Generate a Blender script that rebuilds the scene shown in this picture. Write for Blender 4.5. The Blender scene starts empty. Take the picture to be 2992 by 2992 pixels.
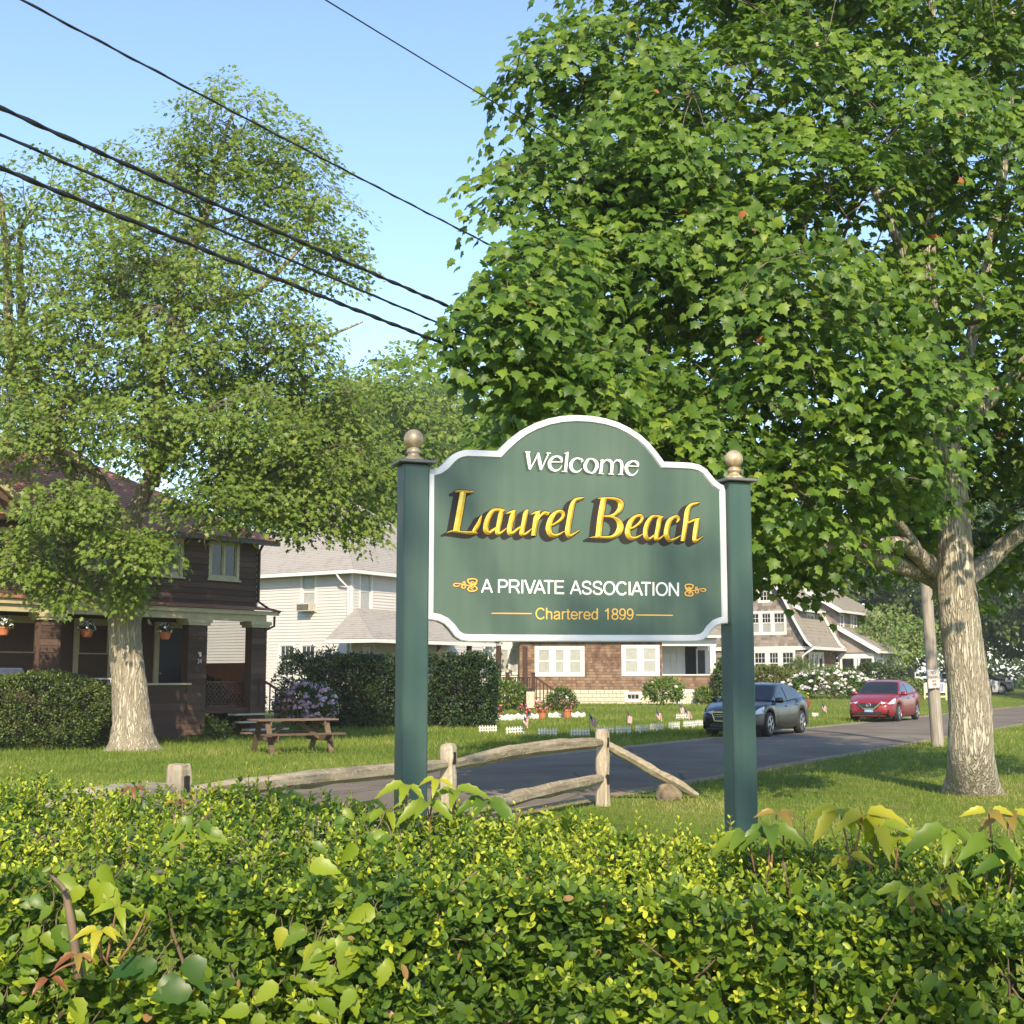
import bpy, bmesh, math, random
import numpy as np
from mathutils import Vector, Matrix
R = math.radians
rng = np.random.default_rng(7)
random.seed(7)
C = bpy.context.scene.collection
scene = bpy.context.scene

# ------------------------------------------------------------------ camera
FP, HOR, CAMH = 3900.0, 1983.0, 1.6          # focal length and horizon row in photograph pixels (2992 wide)
PIT = math.atan((HOR - 1496) / FP)
CP, SP = math.cos(PIT), math.sin(PIT)
cam_d = bpy.data.cameras.new('camera')
cam = bpy.data.objects.new('camera', cam_d); C.objects.link(cam)
cam.location = (0, 0, CAMH); cam.rotation_euler = (R(90) + PIT, 0, 0)
cam_d.sensor_width = 36; cam_d.lens = FP / 2992 * 36
cam_d.clip_start = 0.05; cam_d.clip_end = 5000
scene.camera = cam
# ------------------------------------------------------------------ sky, sun, exposure
SUN_EL, SUN_AZ = R(34), R(4)                 # sun behind the camera, a little to the right
world = bpy.data.worlds.new('World'); scene.world = world; world.use_nodes = True
wn = world.node_tree.nodes; wl = world.node_tree.links
sky = wn.new('ShaderNodeTexSky'); sky.sky_type = 'NISHITA'; sky.sun_disc = False
sky.sun_elevation = SUN_EL; sky.sun_rotation = math.pi - SUN_AZ
sky.air_density = 1.0; sky.dust_density = 0.55; sky.ozone_density = 1.9; sky.altitude = 10
wl.new(sky.outputs[0], wn['Background'].inputs[0]); wn['Background'].inputs[1].default_value = 0.15
sun_d = bpy.data.lights.new('sun', 'SUN'); sun_d.energy = 3.9; sun_d.angle = R(0.53); sun_d.color = (1.0, 0.84, 0.60)
sun = bpy.data.objects.new('sun', sun_d); C.objects.link(sun)
sdir = Vector((math.sin(SUN_AZ) * math.cos(SUN_EL), -math.cos(SUN_AZ) * math.cos(SUN_EL), math.sin(SUN_EL)))
sun.rotation_euler = sdir.to_track_quat('Z', 'Y').to_euler()
sun.location = sdir * 50
vs = scene.view_settings
vs.view_transform = 'Standard'; vs.look = 'None'; vs.gamma = 1; vs.use_curve_mapping = False
vs.exposure = 1.02
scene.cycles.max_bounces = 6; scene.cycles.diffuse_bounces = 3; scene.cycles.glossy_bounces = 3
scene.cycles.transmission_bounces = 4; scene.cycles.transparent_max_bounces = 8
scene.cycles.use_denoising = True

# ------------------------------------------------------------------ helpers: places
def ray(px, py):
    u = (px - 1496) / FP; v = -(py - 1496) / FP
    return Vector((u, CP - v * SP, SP + v * CP))
def at(px, py, Y):
    d = ray(px, py); return Vector((0, 0, CAMH)) + d * (Y / d.y)
def gnd(px, py, z=0.0):
    d = ray(px, py); return Vector((0, 0, CAMH)) + d * ((z - CAMH) / d.z)
RU = Vector((0.5, 0.8660254, 0)); RN = Vector((-0.8660254, 0.5, 0))   # along the road, across it
def road_pt(s, n, z=0.0):
    return RU * s + RN * n + Vector((0, 0, z))
def ss(t):
    t = np.clip(t, 0, 1); return t * t * (3 - 2 * t)
def terr(x, y):
    n = -0.8660254 * x + 0.5 * y
    return 0.30 * ss((n - 15) / 14) * ss((y - 38) / 28) + 0.38 * ss((y - 56) / 18) * ss((x - 11) / 6) * ss((n - 14.2) / 4)
def tz(x, y): return float(terr(np.float64(x), np.float64(y)))

# ------------------------------------------------------------------ helpers: objects
def link(o, parent=None):
    C.objects.link(o)
    if parent is not None: o.parent = parent
    return o
def tag(o, label=None, cat=None, group=None, kind=None):
    if label: o['label'] = label
    if cat: o['category'] = cat
    if group: o['group'] = group
    if kind: o['kind'] = kind
    return o
def empty(name, loc=(0, 0, 0), rz=0.0, label=None, cat=None, group=None):
    o = bpy.data.objects.new(name, None); C.objects.link(o); o.empty_display_size = 0.1
    o.location = loc; o.rotation_euler = (0, 0, rz)
    return tag(o, label, cat, group)
def copy_tree(o, parent=None):
    c = o.copy(); C.objects.link(c); c.parent = parent
    for ch in list(o.children): copy_tree(ch, c)
    return c

class MB:
    """collects faces; build() links them as one mesh object"""
    def __init__(s): s.v = []; s.f = []; s.m = []; s.cur = 0
    def add(s, vs_, fs):
        b = len(s.v); s.v.extend([tuple(p) for p in vs_])
        for f in fs: s.f.append(tuple(b + i for i in f)); s.m.append(s.cur)
    def box(s, x0, x1, y0, y1, z0, z1, M=None):
        p = [(x0, y0, z0), (x1, y0, z0), (x1, y1, z0), (x0, y1, z0), (x0, y0, z1), (x1, y0, z1), (x1, y1, z1), (x0, y1, z1)]
        if M is not None: p = [M @ Vector(q) for q in p]
        s.add(p, [(0, 3, 2, 1), (4, 5, 6, 7), (0, 1, 5, 4), (1, 2, 6, 5), (2, 3, 7, 6), (3, 0, 4, 7)]); return s
    def bbox(s, x0, x1, y0, y1, z0, z1, b=0.01, M=None):
        """box with its edges cut back"""
        p = []
        for (z, k) in ((z0, b), (z0 + b, 0), (z1 - b, 0), (z1, b)):
            p += [(x0 + b + k, y0 + k, z), (x1 - b - k, y0 + k, z), (x1 - k, y0 + b + k, z), (x1 - k, y1 - b - k, z),
                  (x1 - b - k, y1 - k, z), (x0 + b + k, y1 - k, z), (x0 + k, y1 - b - k, z), (x0 + k, y0 + b + k, z)]
        if M is not None: p = [M @ Vector(q) for q in p]
        f = [tuple(range(7, -1, -1)), tuple(range(24, 32))]
        for r in range(3):
            for i in range(8): j = (i + 1) % 8; f.append((r * 8 + i, r * 8 + j, r * 8 + 8 + j, r * 8 + 8 + i))
        s.add(p, f); return s
    def beam(s, a, b, w, h, up=(0, 0, 1)):
        a = Vector(a); b = Vector(b); d = (b - a).normalized(); up = Vector(up)
        sx = d.cross(up); sx = sx.normalized() if sx.length > 1e-4 else Vector((1, 0, 0)); uz = sx.cross(d)
        p = []
        for q in (a, b):
            for (i, j) in ((-1, -1), (1, -1), (1, 1), (-1, 1)): p.append(q + sx * (i * w / 2) + uz * (j * h / 2))
        s.add(p, [(0, 1, 2, 3), (7, 6, 5, 4), (0, 4, 5, 1), (1, 5, 6, 2), (2, 6, 7, 3), (3, 7, 4, 0)]); return s
    def tube(s, pts, rad, n=8, cap=True, rough=None):
        pts = [Vector(p) for p in pts]; k = len(pts)
        if not hasattr(rad, '__len__'): rad = [rad] * k
        t0 = (pts[1] - pts[0]).normalized()
        ref = Vector((1, 0, 0)) if abs(t0.x) < 0.8 else Vector((0, 1, 0))
        vs_ = []
        for i, p in enumerate(pts):
            t = (pts[min(i + 1, k - 1)] - pts[max(i - 1, 0)]).normalized()
            ref = (ref - t * ref.dot(t)).normalized(); bi = t.cross(ref)
            for j in range(n):
                a = 2 * math.pi * j / n; r = rad[i] * (rough(i, j) if rough else 1)
                vs_.append(p + (ref * math.cos(a) + bi * math.sin(a)) * r)
        fs = [(i * n + j, i * n + (j + 1) % n, (i + 1) * n + (j + 1) % n, (i + 1) * n + j) for i in range(k - 1) for j in range(n)]
        if cap: fs += [tuple(range(n - 1, -1, -1)), tuple((k - 1) * n + j for j in range(n))]
        s.add(vs_, fs); return s
    def lathe(s, prof, n=24, o=(0, 0, 0)):
        o = Vector(o); k = len(prof); vs_ = []
        for (r, z) in prof:
            for j in range(n): a = 2 * math.pi * j / n; vs_.append(o + Vector((r * math.cos(a), r * math.sin(a), z)))
        fs = [(i * n + j, i * n + (j + 1) % n, (i + 1) * n + (j + 1) % n, (i + 1) * n + j) for i in range(k - 1) for j in range(n)]
        fs += [tuple(range(n - 1, -1, -1)), tuple((k - 1) * n + j for j in range(n))]
        s.add(vs_, fs); return s
    def prism(s, pts, d):
        """closed outline (list of 3-d points) pushed along vector d"""
        n = len(pts); d = Vector(d); a = [Vector(p) for p in pts]
        s.add(a + [p + d for p in a], [tuple(range(n)), tuple(range(2 * n - 1, n - 1, -1))] +
              [(j, (j + 1) % n, n + (j + 1) % n, n + j)[::-1] for j in range(n)]); return s
    def quad(s, a, b, c, d): s.add([a, b, c, d], [(0, 1, 2, 3)]); return s
    def mesh(s, name, mats, smooth=False):
        me = bpy.data.meshes.new(name); me.from_pydata(s.v, [], s.f)
        if not isinstance(mats, (list, tuple)): mats = [mats]
        for m in mats: me.materials.append(m)
        if len(mats) > 1: me.polygons.foreach_set('material_index', s.m)
        if smooth: me.polygons.foreach_set('use_smooth', [True] * len(me.polygons))
        me.update(); return me
    def build(s, name, mats, parent=None, smooth=False, fix=True):
        me = s.mesh(name, mats, smooth)
        if fix:
            bm = bmesh.new(); bm.from_mesh(me); bmesh.ops.recalc_face_normals(bm, faces=bm.faces); bm.to_mesh(me); bm.free()
        return link(bpy.data.objects.new(name, me), parent)

def np_mesh(name, V, Fc, mat, attr=None, smooth=False, parent=None):
    """V (n,3), Fc (m,k) same-size faces; attr = per-vertex float stored as 'v'"""
    me = bpy.data.meshes.new(name); k = Fc.shape[1]
    me.vertices.add(len(V)); me.vertices.foreach_set('co', np.ascontiguousarray(V, dtype=np.float32).ravel())
    me.loops.add(Fc.size); me.loops.foreach_set('vertex_index', np.ascontiguousarray(Fc, dtype=np.int32).ravel())
    me.polygons.add(len(Fc)); me.polygons.foreach_set('loop_start', np.arange(0, Fc.size, k, dtype=np.int32))
    me.polygons.foreach_set('loop_total', np.full(len(Fc), k, dtype=np.int32))
    if smooth: me.polygons.foreach_set('use_smooth', np.ones(len(Fc), dtype=bool))
    if attr is not None:
        a = me.attributes.new('v', 'FLOAT', 'POINT'); a.data.foreach_set('value', np.ascontiguousarray(attr, dtype=np.float32))
    me.materials.append(mat); me.update(); me.validate()
    return link(bpy.data.objects.new(name, me), parent)

def nrm(a): return a / np.maximum(np.linalg.norm(a, axis=-1, keepdims=True), 1e-9)
def leaf_arrays(P, D, N, S, tmpl):
    """instances of a small leaf: P base, D tip direction, N face normal, S length; template in (along, side, up)"""
    tv, tf = tmpl; D = nrm(D); N = nrm(N - D * (N * D).sum(1, keepdims=True)); B = np.cross(N, D)
    V = P[:, None, :] + S[:, None, None] * (tv[None, :, 0:1] * D[:, None] + tv[None, :, 1:2] * B[:, None] + tv[None, :, 2:3] * N[:, None])
    n, k = len(P), len(tv)
    Fc = (np.arange(n)[:, None, None] * k + tf[None]).reshape(-1, tf.shape[1])
    return V.reshape(-1, 3), Fc
def leaves(name, P, D, N, S, val, tmpl, mat, parent=None):
    V, Fc = leaf_arrays(P, D, N, S, tmpl)
    return np_mesh(name, V, Fc, mat, np.repeat(val, len(tmpl[0])), parent=parent)

def fan(outline, centre=(0.45, 0, -0.04)):
    v = np.array([centre] + list(outline), dtype=np.float64); n = len(outline)
    f = np.array([(0, 1 + i, 1 + (i + 1) % n) for i in range(n)]); return v, f
def maple_tmpl():
    half = [(0.0, 0.0), (0.07, 0.20), (0.02, 0.40), (0.20, 0.36), (0.42, 0.58), (0.47, 0.34), (0.64, 0.34), (0.72, 0.17)]
    o = [(x, y, -0.26 * abs(y) - .06 * x) for x, y in half] + [(1.0, 0, -0.22)] + [(x, -y, -0.20 * abs(y) - .06 * x) for x, y in half[:0:-1]]
    return fan(o, (0.38, 0, 0.05))
MAPLE = maple_tmpl()
def star_tmpl():
    o = [(0, 0, 0), (0.05, 0.33, -0.05), (0.35, 0.2, 0), (0.5, 0.5, -0.06), (0.62, 0.17, 0), (1, 0, -0.08), (0.62, -0.17, 0), (0.5, -0.5, -0.06), (0.35, -0.2, 0), (0.05, -0.33, -0.05)]
    return fan(o, (0.4, 0, 0.03))
STAR = star_tmpl()
DIAM = (np.array([(0, 0, 0), (0.45, 0.34, -0.05), (1, 0, -0.06), (0.45, -0.34, -0.05)], dtype=np.float64), np.array([(0, 1, 2), (0, 2, 3)]))
def oval_tmpl(w=0.26, fold=0.07, droop=0.06):
    v = np.array([(0, 0, 0), (0.25, w * 0.85, fold), (0.25, 0, 0), (0.25, -w * 0.85, fold), (0.6, w, fold - droop * .4), (0.6, 0, -droop * .4), (0.6, -w, fold - droop * .4),
                  (0.86, w * .6, fold * .5 - droop), (0.86, -w * .6, fold * .5 - droop), (1, 0, -droop)], dtype=np.float64)
    f = np.array([(0, 2, 1), (0, 3, 2), (1, 2, 5), (1, 5, 4), (2, 3, 6), (2, 6, 5), (4, 5, 7), (5, 6, 8), (5, 9, 7), (5, 8, 9)]); return v, f
OVAL = oval_tmpl()

# ------------------------------------------------------------------ materials
def mat_new(name):
    m = bpy.data.materials.new(name); m.use_nodes = True
    nt = m.node_tree; return m, nt, nt.nodes, nt.links, nt.nodes['Principled BSDF']
def ramp(nt, stops, interp='LINEAR'):
    r = nt.nodes.new('ShaderNodeValToRGB'); e = r.color_ramp.elements; r.color_ramp.interpolation = interp
    while len(e) < len(stops): e.new(0.5)
    for el, (p, c) in zip(e, stops): el.position = p; el.color = (c[0], c[1], c[2], 1)
    return r
def tex(nt, kind, scale=5, detail=4, coord='Object', vec=None, **kw):
    t = nt.nodes.new('ShaderNodeTex' + kind)
    if 'Scale' in t.inputs: t.inputs['Scale'].default_value = scale
    if 'Detail' in t.inputs: t.inputs['Detail'].default_value = detail
    for k, v in kw.items(): t.inputs[k].default_value = v
    if vec is None:
        c = nt.nodes.new('ShaderNodeTexCoord'); nt.links.new(c.outputs[coord], t.inputs['Vector'])
    else: nt.links.new(vec, t.inputs['Vector'])
    return t
def mapping(nt, scale, coord='Object', rot=(0, 0, 0)):
    c = nt.nodes.new('ShaderNodeTexCoord'); m = nt.nodes.new('ShaderNodeMapping'); m.inputs['Scale'].default_value = scale
    m.inputs['Rotation'].default_value = rot
    nt.links.new(c.outputs[coord], m.inputs['Vector']); return m.outputs[0]
def bump(nt, height, strength=0.3, dist=0.01):
    b = nt.nodes.new('ShaderNodeBump'); b.inputs['Strength'].default_value = strength; b.inputs['Distance'].default_value = dist
    nt.links.new(height, b.inputs['Height']); nt.links.new(b.outputs[0], nt.nodes['Principled BSDF'].inputs['Normal']); return b
def mixc(nt, fac, a, b, mode='MIX'):
    m = nt.nodes.new('ShaderNodeMix'); m.data_type = 'RGBA'; m.blend_type = mode
    for sock, val in ((m.inputs[0], fac), (m.inputs[6], a), (m.inputs[7], b)):
        if hasattr(val, 'links'): nt.links.new(val, sock)
        elif isinstance(val, (int, float)): sock.default_value = val
        else: sock.default_value = (val[0], val[1], val[2], 1)
    return m.outputs[2]
def plain(name, col, rough=0.6, metal=0.0, noise=0.12, nscale=6, coat=0.0, spec=0.5, bumpy=0.0):
    m, nt, N, L, b = mat_new(name)
    t = tex(nt, 'Noise', nscale, 5)
    lo = tuple(c * (1 - noise) for c in col); hi = tuple(min(1, c * (1 + noise)) for c in col)
    r = ramp(nt, [(0.3, lo), (0.7, hi)]); L.new(t.outputs[0], r.inputs[0]); L.new(r.outputs[0], b.inputs['Base Color'])
    b.inputs['Roughness'].default_value = rough; b.inputs['Metallic'].default_value = metal
    b.inputs['Coat Weight'].default_value = coat; b.inputs['Specular IOR Level'].default_value = spec
    if bumpy: bump(nt, tex(nt, 'Noise', nscale * 5, 6).outputs[0], bumpy, 0.01)
    return m
def leafmat(name, stops, transl=0.35, rough=0.45, spec=0.35):
    m, nt, N, L, b = mat_new(name)
    a = N.new('ShaderNodeAttribute'); a.attribute_name = 'v'
    r = ramp(nt, stops); L.new(a.outputs['Fac'], r.inputs[0]); L.new(r.outputs[0], b.inputs['Base Color'])
    b.inputs['Roughness'].default_value = rough; b.inputs['Specular IOR Level'].default_value = spec
    t = N.new('ShaderNodeBsdfTranslucent'); mx = N.new('ShaderNodeMixShader'); mx.inputs[0].default_value = transl
    g = mixc(nt, 1.0, r.outputs[0], (1.25, 1.25, 0.55), 'MULTIPLY'); L.new(g, t.inputs['Color'])
    L.new(b.outputs[0], mx.inputs[1]); L.new(t.outputs[0], mx.inputs[2]); L.new(mx.outputs[0], N['Material Output'].inputs['Surface'])
    return m
def bark(name, dark, light, scale=(6, 6, 0.8), strength=0.9, crack=0.05):
    """pale bark with wavering upright fissures: the zero lines of stretched noise"""
    m, nt, N, L, b = mat_new(name)
    def fissure(sc, wdt):
        n = tex(nt, 'Noise', 1.0, 3, vec=mapping(nt, sc)); n.inputs['Distortion'].default_value = 0.6
        s1 = N.new('ShaderNodeMath'); s1.operation = 'SUBTRACT'; s1.inputs[1].default_value = 0.5; L.new(n.outputs[0], s1.inputs[0])
        s2 = N.new('ShaderNodeMath'); s2.operation = 'ABSOLUTE'; L.new(s1.outputs[0], s2.inputs[0])
        r_ = ramp(nt, [(0.0, (0, 0, 0)), (wdt, (1, 1, 1))]); L.new(s2.outputs[0], r_.inputs[0]); return r_.outputs[0]
    f1 = fissure(scale, crack); f2 = fissure(tuple(2.1 * c for c in scale), crack * 1.1)
    mn = N.new('ShaderNodeMath'); mn.operation = 'MULTIPLY'; L.new(f1, mn.inputs[0]); L.new(f2, mn.inputs[1])
    n2 = tex(nt, 'Noise', 3, 6, vec=mapping(nt, (1, 1, 0.6)))
    col = ramp(nt, [(0.3, tuple(0.72 * c for c in light)), (0.7, light)]); L.new(n2.outputs[0], col.inputs[0])
    L.new(mixc(nt, mn.outputs[0], dark, col.outputs[0]), b.inputs['Base Color'])
    ad = N.new('ShaderNodeMath'); ad.operation = 'MULTIPLY_ADD'; ad.inputs[1].default_value = 0.3
    n3 = tex(nt, 'Noise', 24, 6); L.new(n3.outputs[0], ad.inputs[0]); L.new(mn.outputs[0], ad.inputs[2])
    bump(nt, ad.outputs[0], strength, 0.025); b.inputs['Roughness'].default_value = 0.9; b.inputs['Specular IOR Level'].default_value = 0.15
    return m
def wood(name, c1, c2, rough=0.8, scale=(1.2, 14, 14), bumps=0.4, lichen=None):
    """weathered timber, grain along local x; varies from object to object"""
    m, nt, N, L, b = mat_new(name)
    v = mapping(nt, scale); t = tex(nt, 'Noise', 2.2, 6, vec=v)
    r = ramp(nt, [(0.3, c1), (0.72, c2)]); L.new(t.outputs[0], r.inputs[0])
    oi = N.new('ShaderNodeObjectInfo'); rr = ramp(nt, [(0, (0.72, 0.72, 0.72)), (1, (1.15, 1.15, 1.15))]); L.new(oi.outputs['Random'], rr.inputs[0])
    c = mixc(nt, 1.0, r.outputs[0], rr.outputs[0], 'MULTIPLY')
    if lichen:
        t2 = tex(nt, 'Noise', 22, 6); r2 = ramp(nt, [(0.55, (0, 0, 0)), (0.63, (1, 1, 1))]); L.new(t2.outputs[0], r2.inputs[0])
        c = mixc(nt, r2.outputs[0], c, lichen)
    L.new(c, b.inputs['Base Color']); b.inputs['Roughness'].default_value = rough; b.inputs['Specular IOR Level'].default_value = 0.25
    bump(nt, t.outputs[0], bumps, 0.01); return m
def shinglemat(name, stops, rough=0.85, stain=(0.12, 0.07, 0.04), stainfac=0.5, rnd='obj'):
    """one shingle differs from the next (object random or attribute v), with its own weather stains"""
    m, nt, N, L, b = mat_new(name)
    if rnd == 'obj': src = N.new('ShaderNodeObjectInfo').outputs['Random']
    else: a = N.new('ShaderNodeAttribute'); a.attribute_name = 'v'; src = a.outputs['Fac']
    r = ramp(nt, stops); L.new(src, r.inputs[0])
    t = tex(nt, 'Noise', 1.1, 5); r2 = ramp(nt, [(0.45, (0, 0, 0)), (0.68, (stainfac,) * 3)]); L.new(t.outputs[0], r2.inputs[0])
    c = mixc(nt, r2.outputs[0], r.outputs[0], stain)
    g = tex(nt, 'Noise', 3, 4, vec=mapping(nt, (30, 30, 4))); r3 = ramp(nt, [(0.3, (0.8, 0.8, 0.8)), (0.7, (1.1, 1.1, 1.1))]); L.new(g.outputs[0], r3.inputs[0])
    L.new(mixc(nt, 1.0, c, r3.outputs[0], 'MULTIPLY'), b.inputs['Base Color'])
    b.inputs['Roughness'].default_value = rough; b.inputs['Specular IOR Level'].default_value = 0.2
    bump(nt, g.outputs[0], 0.3, 0.004); return m
def roofmat(name, c1, c2, row=0.14, scale=1.0):
    m, nt, N, L, b = mat_new(name)
    a = N.new('ShaderNodeAttribute'); a.attribute_name = 'v'
    t = tex(nt, 'Noise', 3.5, 5); t2 = tex(nt, 'Voronoi', 3.2, coord='Object')
    f = mixc(nt, 0.5, t.outputs[0], t2.outputs['Color']); r = ramp(nt, [(0.3, c1), (0.7, c2)]); L.new(f, r.inputs[0])
    L.new(r.outputs[0], b.inputs['Base Color']); b.inputs['Roughness'].default_value = 0.92; b.inputs['Specular IOR Level'].default_value = 0.15
    bump(nt, tex(nt, 'Noise', 40, 4).outputs[0], 0.4, 0.01); return m
def glassmat(name, col=(0.012, 0.014, 0.016), rough=0.06):
    m, nt, N, L, b = mat_new(name)
    t = tex(nt, 'Noise', 1.7, 3); r = ramp(nt, [(0.35, col), (0.7, tuple(2.2 * c for c in col))]); L.new(t.outputs[0], r.inputs[0])
    L.new(r.outputs[0], b.inputs['Base Color']); b.inputs['Roughness'].default_value = rough; b.inputs['Specular IOR Level'].default_value = 0.7
    bump(nt, tex(nt, 'Noise', 2.5, 2).outputs[0], 0.06, 0.05); return m

M = {}
M['white'] = plain('white_paint', (0.60, 0.59, 0.57), 0.5, noise=0.05)
M['cream'] = plain('cream_paint', (0.46, 0.40, 0.24), 0.55, noise=0.10)
M['vinyl'] = plain('white_vinyl_siding', (0.50, 0.475, 0.45), 0.55, noise=0.04, nscale=1.3)
M['pane'] = glassmat('window_glass')
M['blind'] = plain('pale_blind', (0.30, 0.31, 0.29), 0.25, noise=0.10, spec=0.6)
M['dark'] = plain('dark_interior', (0.012, 0.011, 0.010), 0.9)
M['black'] = plain('black_plastic', (0.012, 0.012, 0.013), 0.5)
M['rubber'] = plain('tyre_rubber', (0.016, 0.016, 0.017), 0.8)
M['metal'] = plain('brushed_metal', (0.55, 0.55, 0.56), 0.32, metal=0.9)
M['chrome'] = plain('chrome', (0.75, 0.75, 0.76), 0.12, metal=1.0, noise=0.02)
M['terracotta'] = plain('terracotta', (0.42, 0.14, 0.06), 0.7)
M['concrete'] = plain('concrete', (0.42, 0.39, 0.33), 0.9, bumpy=0.3)

# ------------------------------------------------------------------ the ground and the road
def lawn_material():
    m, nt, N, L, b = mat_new('lawn')
    t1 = tex(nt, 'Noise', 0.35, 5); t2 = tex(nt, 'Noise', 9, 8); t3 = tex(nt, 'Noise', 1.6, 6)
    r1 = ramp(nt, [(0.3, (0.090, 0.140, 0.018)), (0.55, (0.130, 0.180, 0.028)), (0.75, (0.190, 0.210, 0.050))]); L.new(t1.outputs[0], r1.inputs[0])
    r2 = ramp(nt, [(0.25, (0.55, 0.6, 0.5)), (0.75, (1.3, 1.25, 1.2))]); L.new(t2.outputs[0], r2.inputs[0])
    c = mixc(nt, 1.0, r1.outputs[0], r2.outputs[0], 'MULTIPLY')
    r3 = ramp(nt, [(0.54, (0, 0, 0)), (0.72, (0.75, 0.75, 0.75))]); L.new(t3.outputs[0], r3.inputs[0])
    L.new(mixc(nt, r3.outputs[0], c, (0.19, 0.165, 0.06)), b.inputs['Base Color'])
    b.inputs['Roughness'].default_value = 0.9; b.inputs['Specular IOR Level'].default_value = 0.1
    bump(nt, t2.outputs[0], 0.8, 0.04); return m
M['lawn'] = lawn_material()
xs = np.concatenate([[-2500, -900, -400, -200], np.arange(-110, 111, 2.5), [200, 400, 900, 2500]])
ys = np.concatenate([[-600, -200, -60], np.arange(-30, 161, 2.5), [220, 400, 900, 2800]])
X, Y = np.meshgrid(xs, ys); Z = terr(X, Y)
nx, ny = len(xs), len(ys)
idx = np.arange(nx * ny).reshape(ny, nx)
Fg = np.stack([idx[:-1, :-1], idx[:-1, 1:], idx[1:, 1:], idx[1:, :-1]], -1).reshape(-1, 4)
lawn = np_mesh('lawn', np.stack([X, Y, Z], -1).reshape(-1, 3), Fg, M['lawn'], smooth=True)
tag(lawn, 'mown green lawn spreading on both sides of the road', 'lawn', kind='structure')

def asphalt():
    m, nt, N, L, b = mat_new('asphalt')
    t = tex(nt, 'Noise', 120, 3); t1 = tex(nt, 'Noise', 0.5, 6); t2 = tex(nt, 'Noise', 3, 6)
    r = ramp(nt, [(0.35, (0.128, 0.108, 0.086)), (0.7, (0.205, 0.175, 0.140))]); L.new(t1.outputs[0], r.inputs[0])
    r1 = ramp(nt, [(0.3, (0.82, 0.82, 0.82)), (0.7, (1.12, 1.12, 1.12))]); L.new(t.outputs[0], r1.inputs[0])
    c = mixc(nt, 1.0, r.outputs[0], r1.outputs[0], 'MULTIPLY')
    vo = tex(nt, 'Voronoi', 0.35); vo.feature = 'DISTANCE_TO_EDGE'
    r2 = ramp(nt, [(0.0, (1, 1, 1)), (0.012, (0, 0, 0))]); L.new(vo.outputs['Distance'], r2.inputs[0])
    mm = N.new('ShaderNodeMath'); mm.operation = 'MULTIPLY'; mm.inputs[1].default_value = 0.75; L.new(r2.outputs[0], mm.inputs[0])
    L.new(mixc(nt, mm.outputs[0], c, (0.05, 0.047, 0.044)), b.inputs['Base Color'])
    b.inputs['Roughness'].default_value = 0.92; b.inputs['Specular IOR Level'].default_value = 0.2; bump(nt, t.outputs[0], 0.5, 0.006); return m
M['asphalt'] = asphalt()
# a ragged strip along RU; its edges wander a little where the turf grows over
mb = MB(); S = np.arange(-120, 260, 0.8)
rows = []
for s_ in S:
    w1 = 0.10 * math.sin(s_ * 0.9) + 0.06 * math.sin(s_ * 2.7 + 1) + random.uniform(-.04, .04)
    w2 = 0.10 * math.sin(s_ * 0.7 + 2) + 0.06 * math.sin(s_ * 2.1) + random.uniform(-.04, .04)
    rows.append([road_pt(s_, 8.2 + w1, 0.004), road_pt(s_, 9.6, 0.03), road_pt(s_, 10.9, 0.045), road_pt(s_, 12.2, 0.03), road_pt(s_, 13.55 + w2, 0.004)])
for a, b_ in zip(rows[:-1], rows[1:]):
    for i in range(4): mb.quad(a[i], a[i + 1], b_[i + 1], b_[i])
road = mb.build('road', M['asphalt'], smooth=True); tag(road, 'narrow grey asphalt road crossing behind the sign', 'road', kind='structure')
# bare sandy soil along both road edges
M['soil'] = plain('bare_soil', (0.24, 0.18, 0.11), 0.95, noise=0.3, nscale=4, bumpy=0.6)
mb = MB()
for (n0, n1) in ((7.98, 8.35), (13.4, 13.85)):
    pr = None
    for s_ in S[::1]:
        a = road_pt(s_, n0 + random.uniform(-.06, .06), 0.006); b_ = road_pt(s_, n1 + random.uniform(-.06, .06), 0.012)
        if pr: mb.quad(pr[0], pr[1], b_, a)
        pr = (a, b_)
verge = mb.build('road_verge_soil', M['soil']); tag(verge, 'strips of bare sandy soil along the road edges', 'soil', kind='structure')

# ------------------------------------------------------------------ the welcome sign
M['sign_green'] = plain('sign_green_paint', (0.052, 0.095, 0.068), 0.42, noise=0.06, nscale=2, spec=0.5)
M['post_green'] = plain('post_green_vinyl', (0.026, 0.068, 0.056), 0.36, noise=0.05, nscale=2, spec=0.5)
def weathered(m, amt=.16):
    # rain streaks and dust: faint upright marks over the paint
    nt = m.node_tree; b = nt.nodes['Principled BSDF']; src = b.inputs['Base Color'].links[0].from_socket
    t = tex(nt, 'Noise', 1.0, 6, vec=mapping(nt, (26, 26, 1.1))); t2 = tex(nt, 'Noise', 3.5, 5)
    mm = nt.nodes.new('ShaderNodeMath'); mm.operation = 'MULTIPLY'; nt.links.new(t.outputs[0], mm.inputs[0]); nt.links.new(t2.outputs[0], mm.inputs[1])
    r = ramp(nt, [(.16, (0, 0, 0)), (.45, (amt,) * 3)]); nt.links.new(mm.outputs[0], r.inputs[0])
    nt.links.new(mixc(nt, r.outputs[0], src, (.30, .31, .27)), b.inputs['Base Color'])
    rr_ = ramp(nt, [(.2, (.36,) * 3), (.7, (.58,) * 3)]); nt.links.new(t2.outputs[0], rr_.inputs[0]); nt.links.new(rr_.outputs[0], b.inputs['Roughness'])
weathered(M['sign_green'], .09); weathered(M['post_green'], .08)
M['sign_white'] = plain('sign_white_trim', (0.60, 0.61, 0.62), 0.35, noise=0.03)
M['letter_white'] = plain('white_vinyl_letters', (0.74, 0.74, 0.72), 0.5, noise=0.02)
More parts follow.
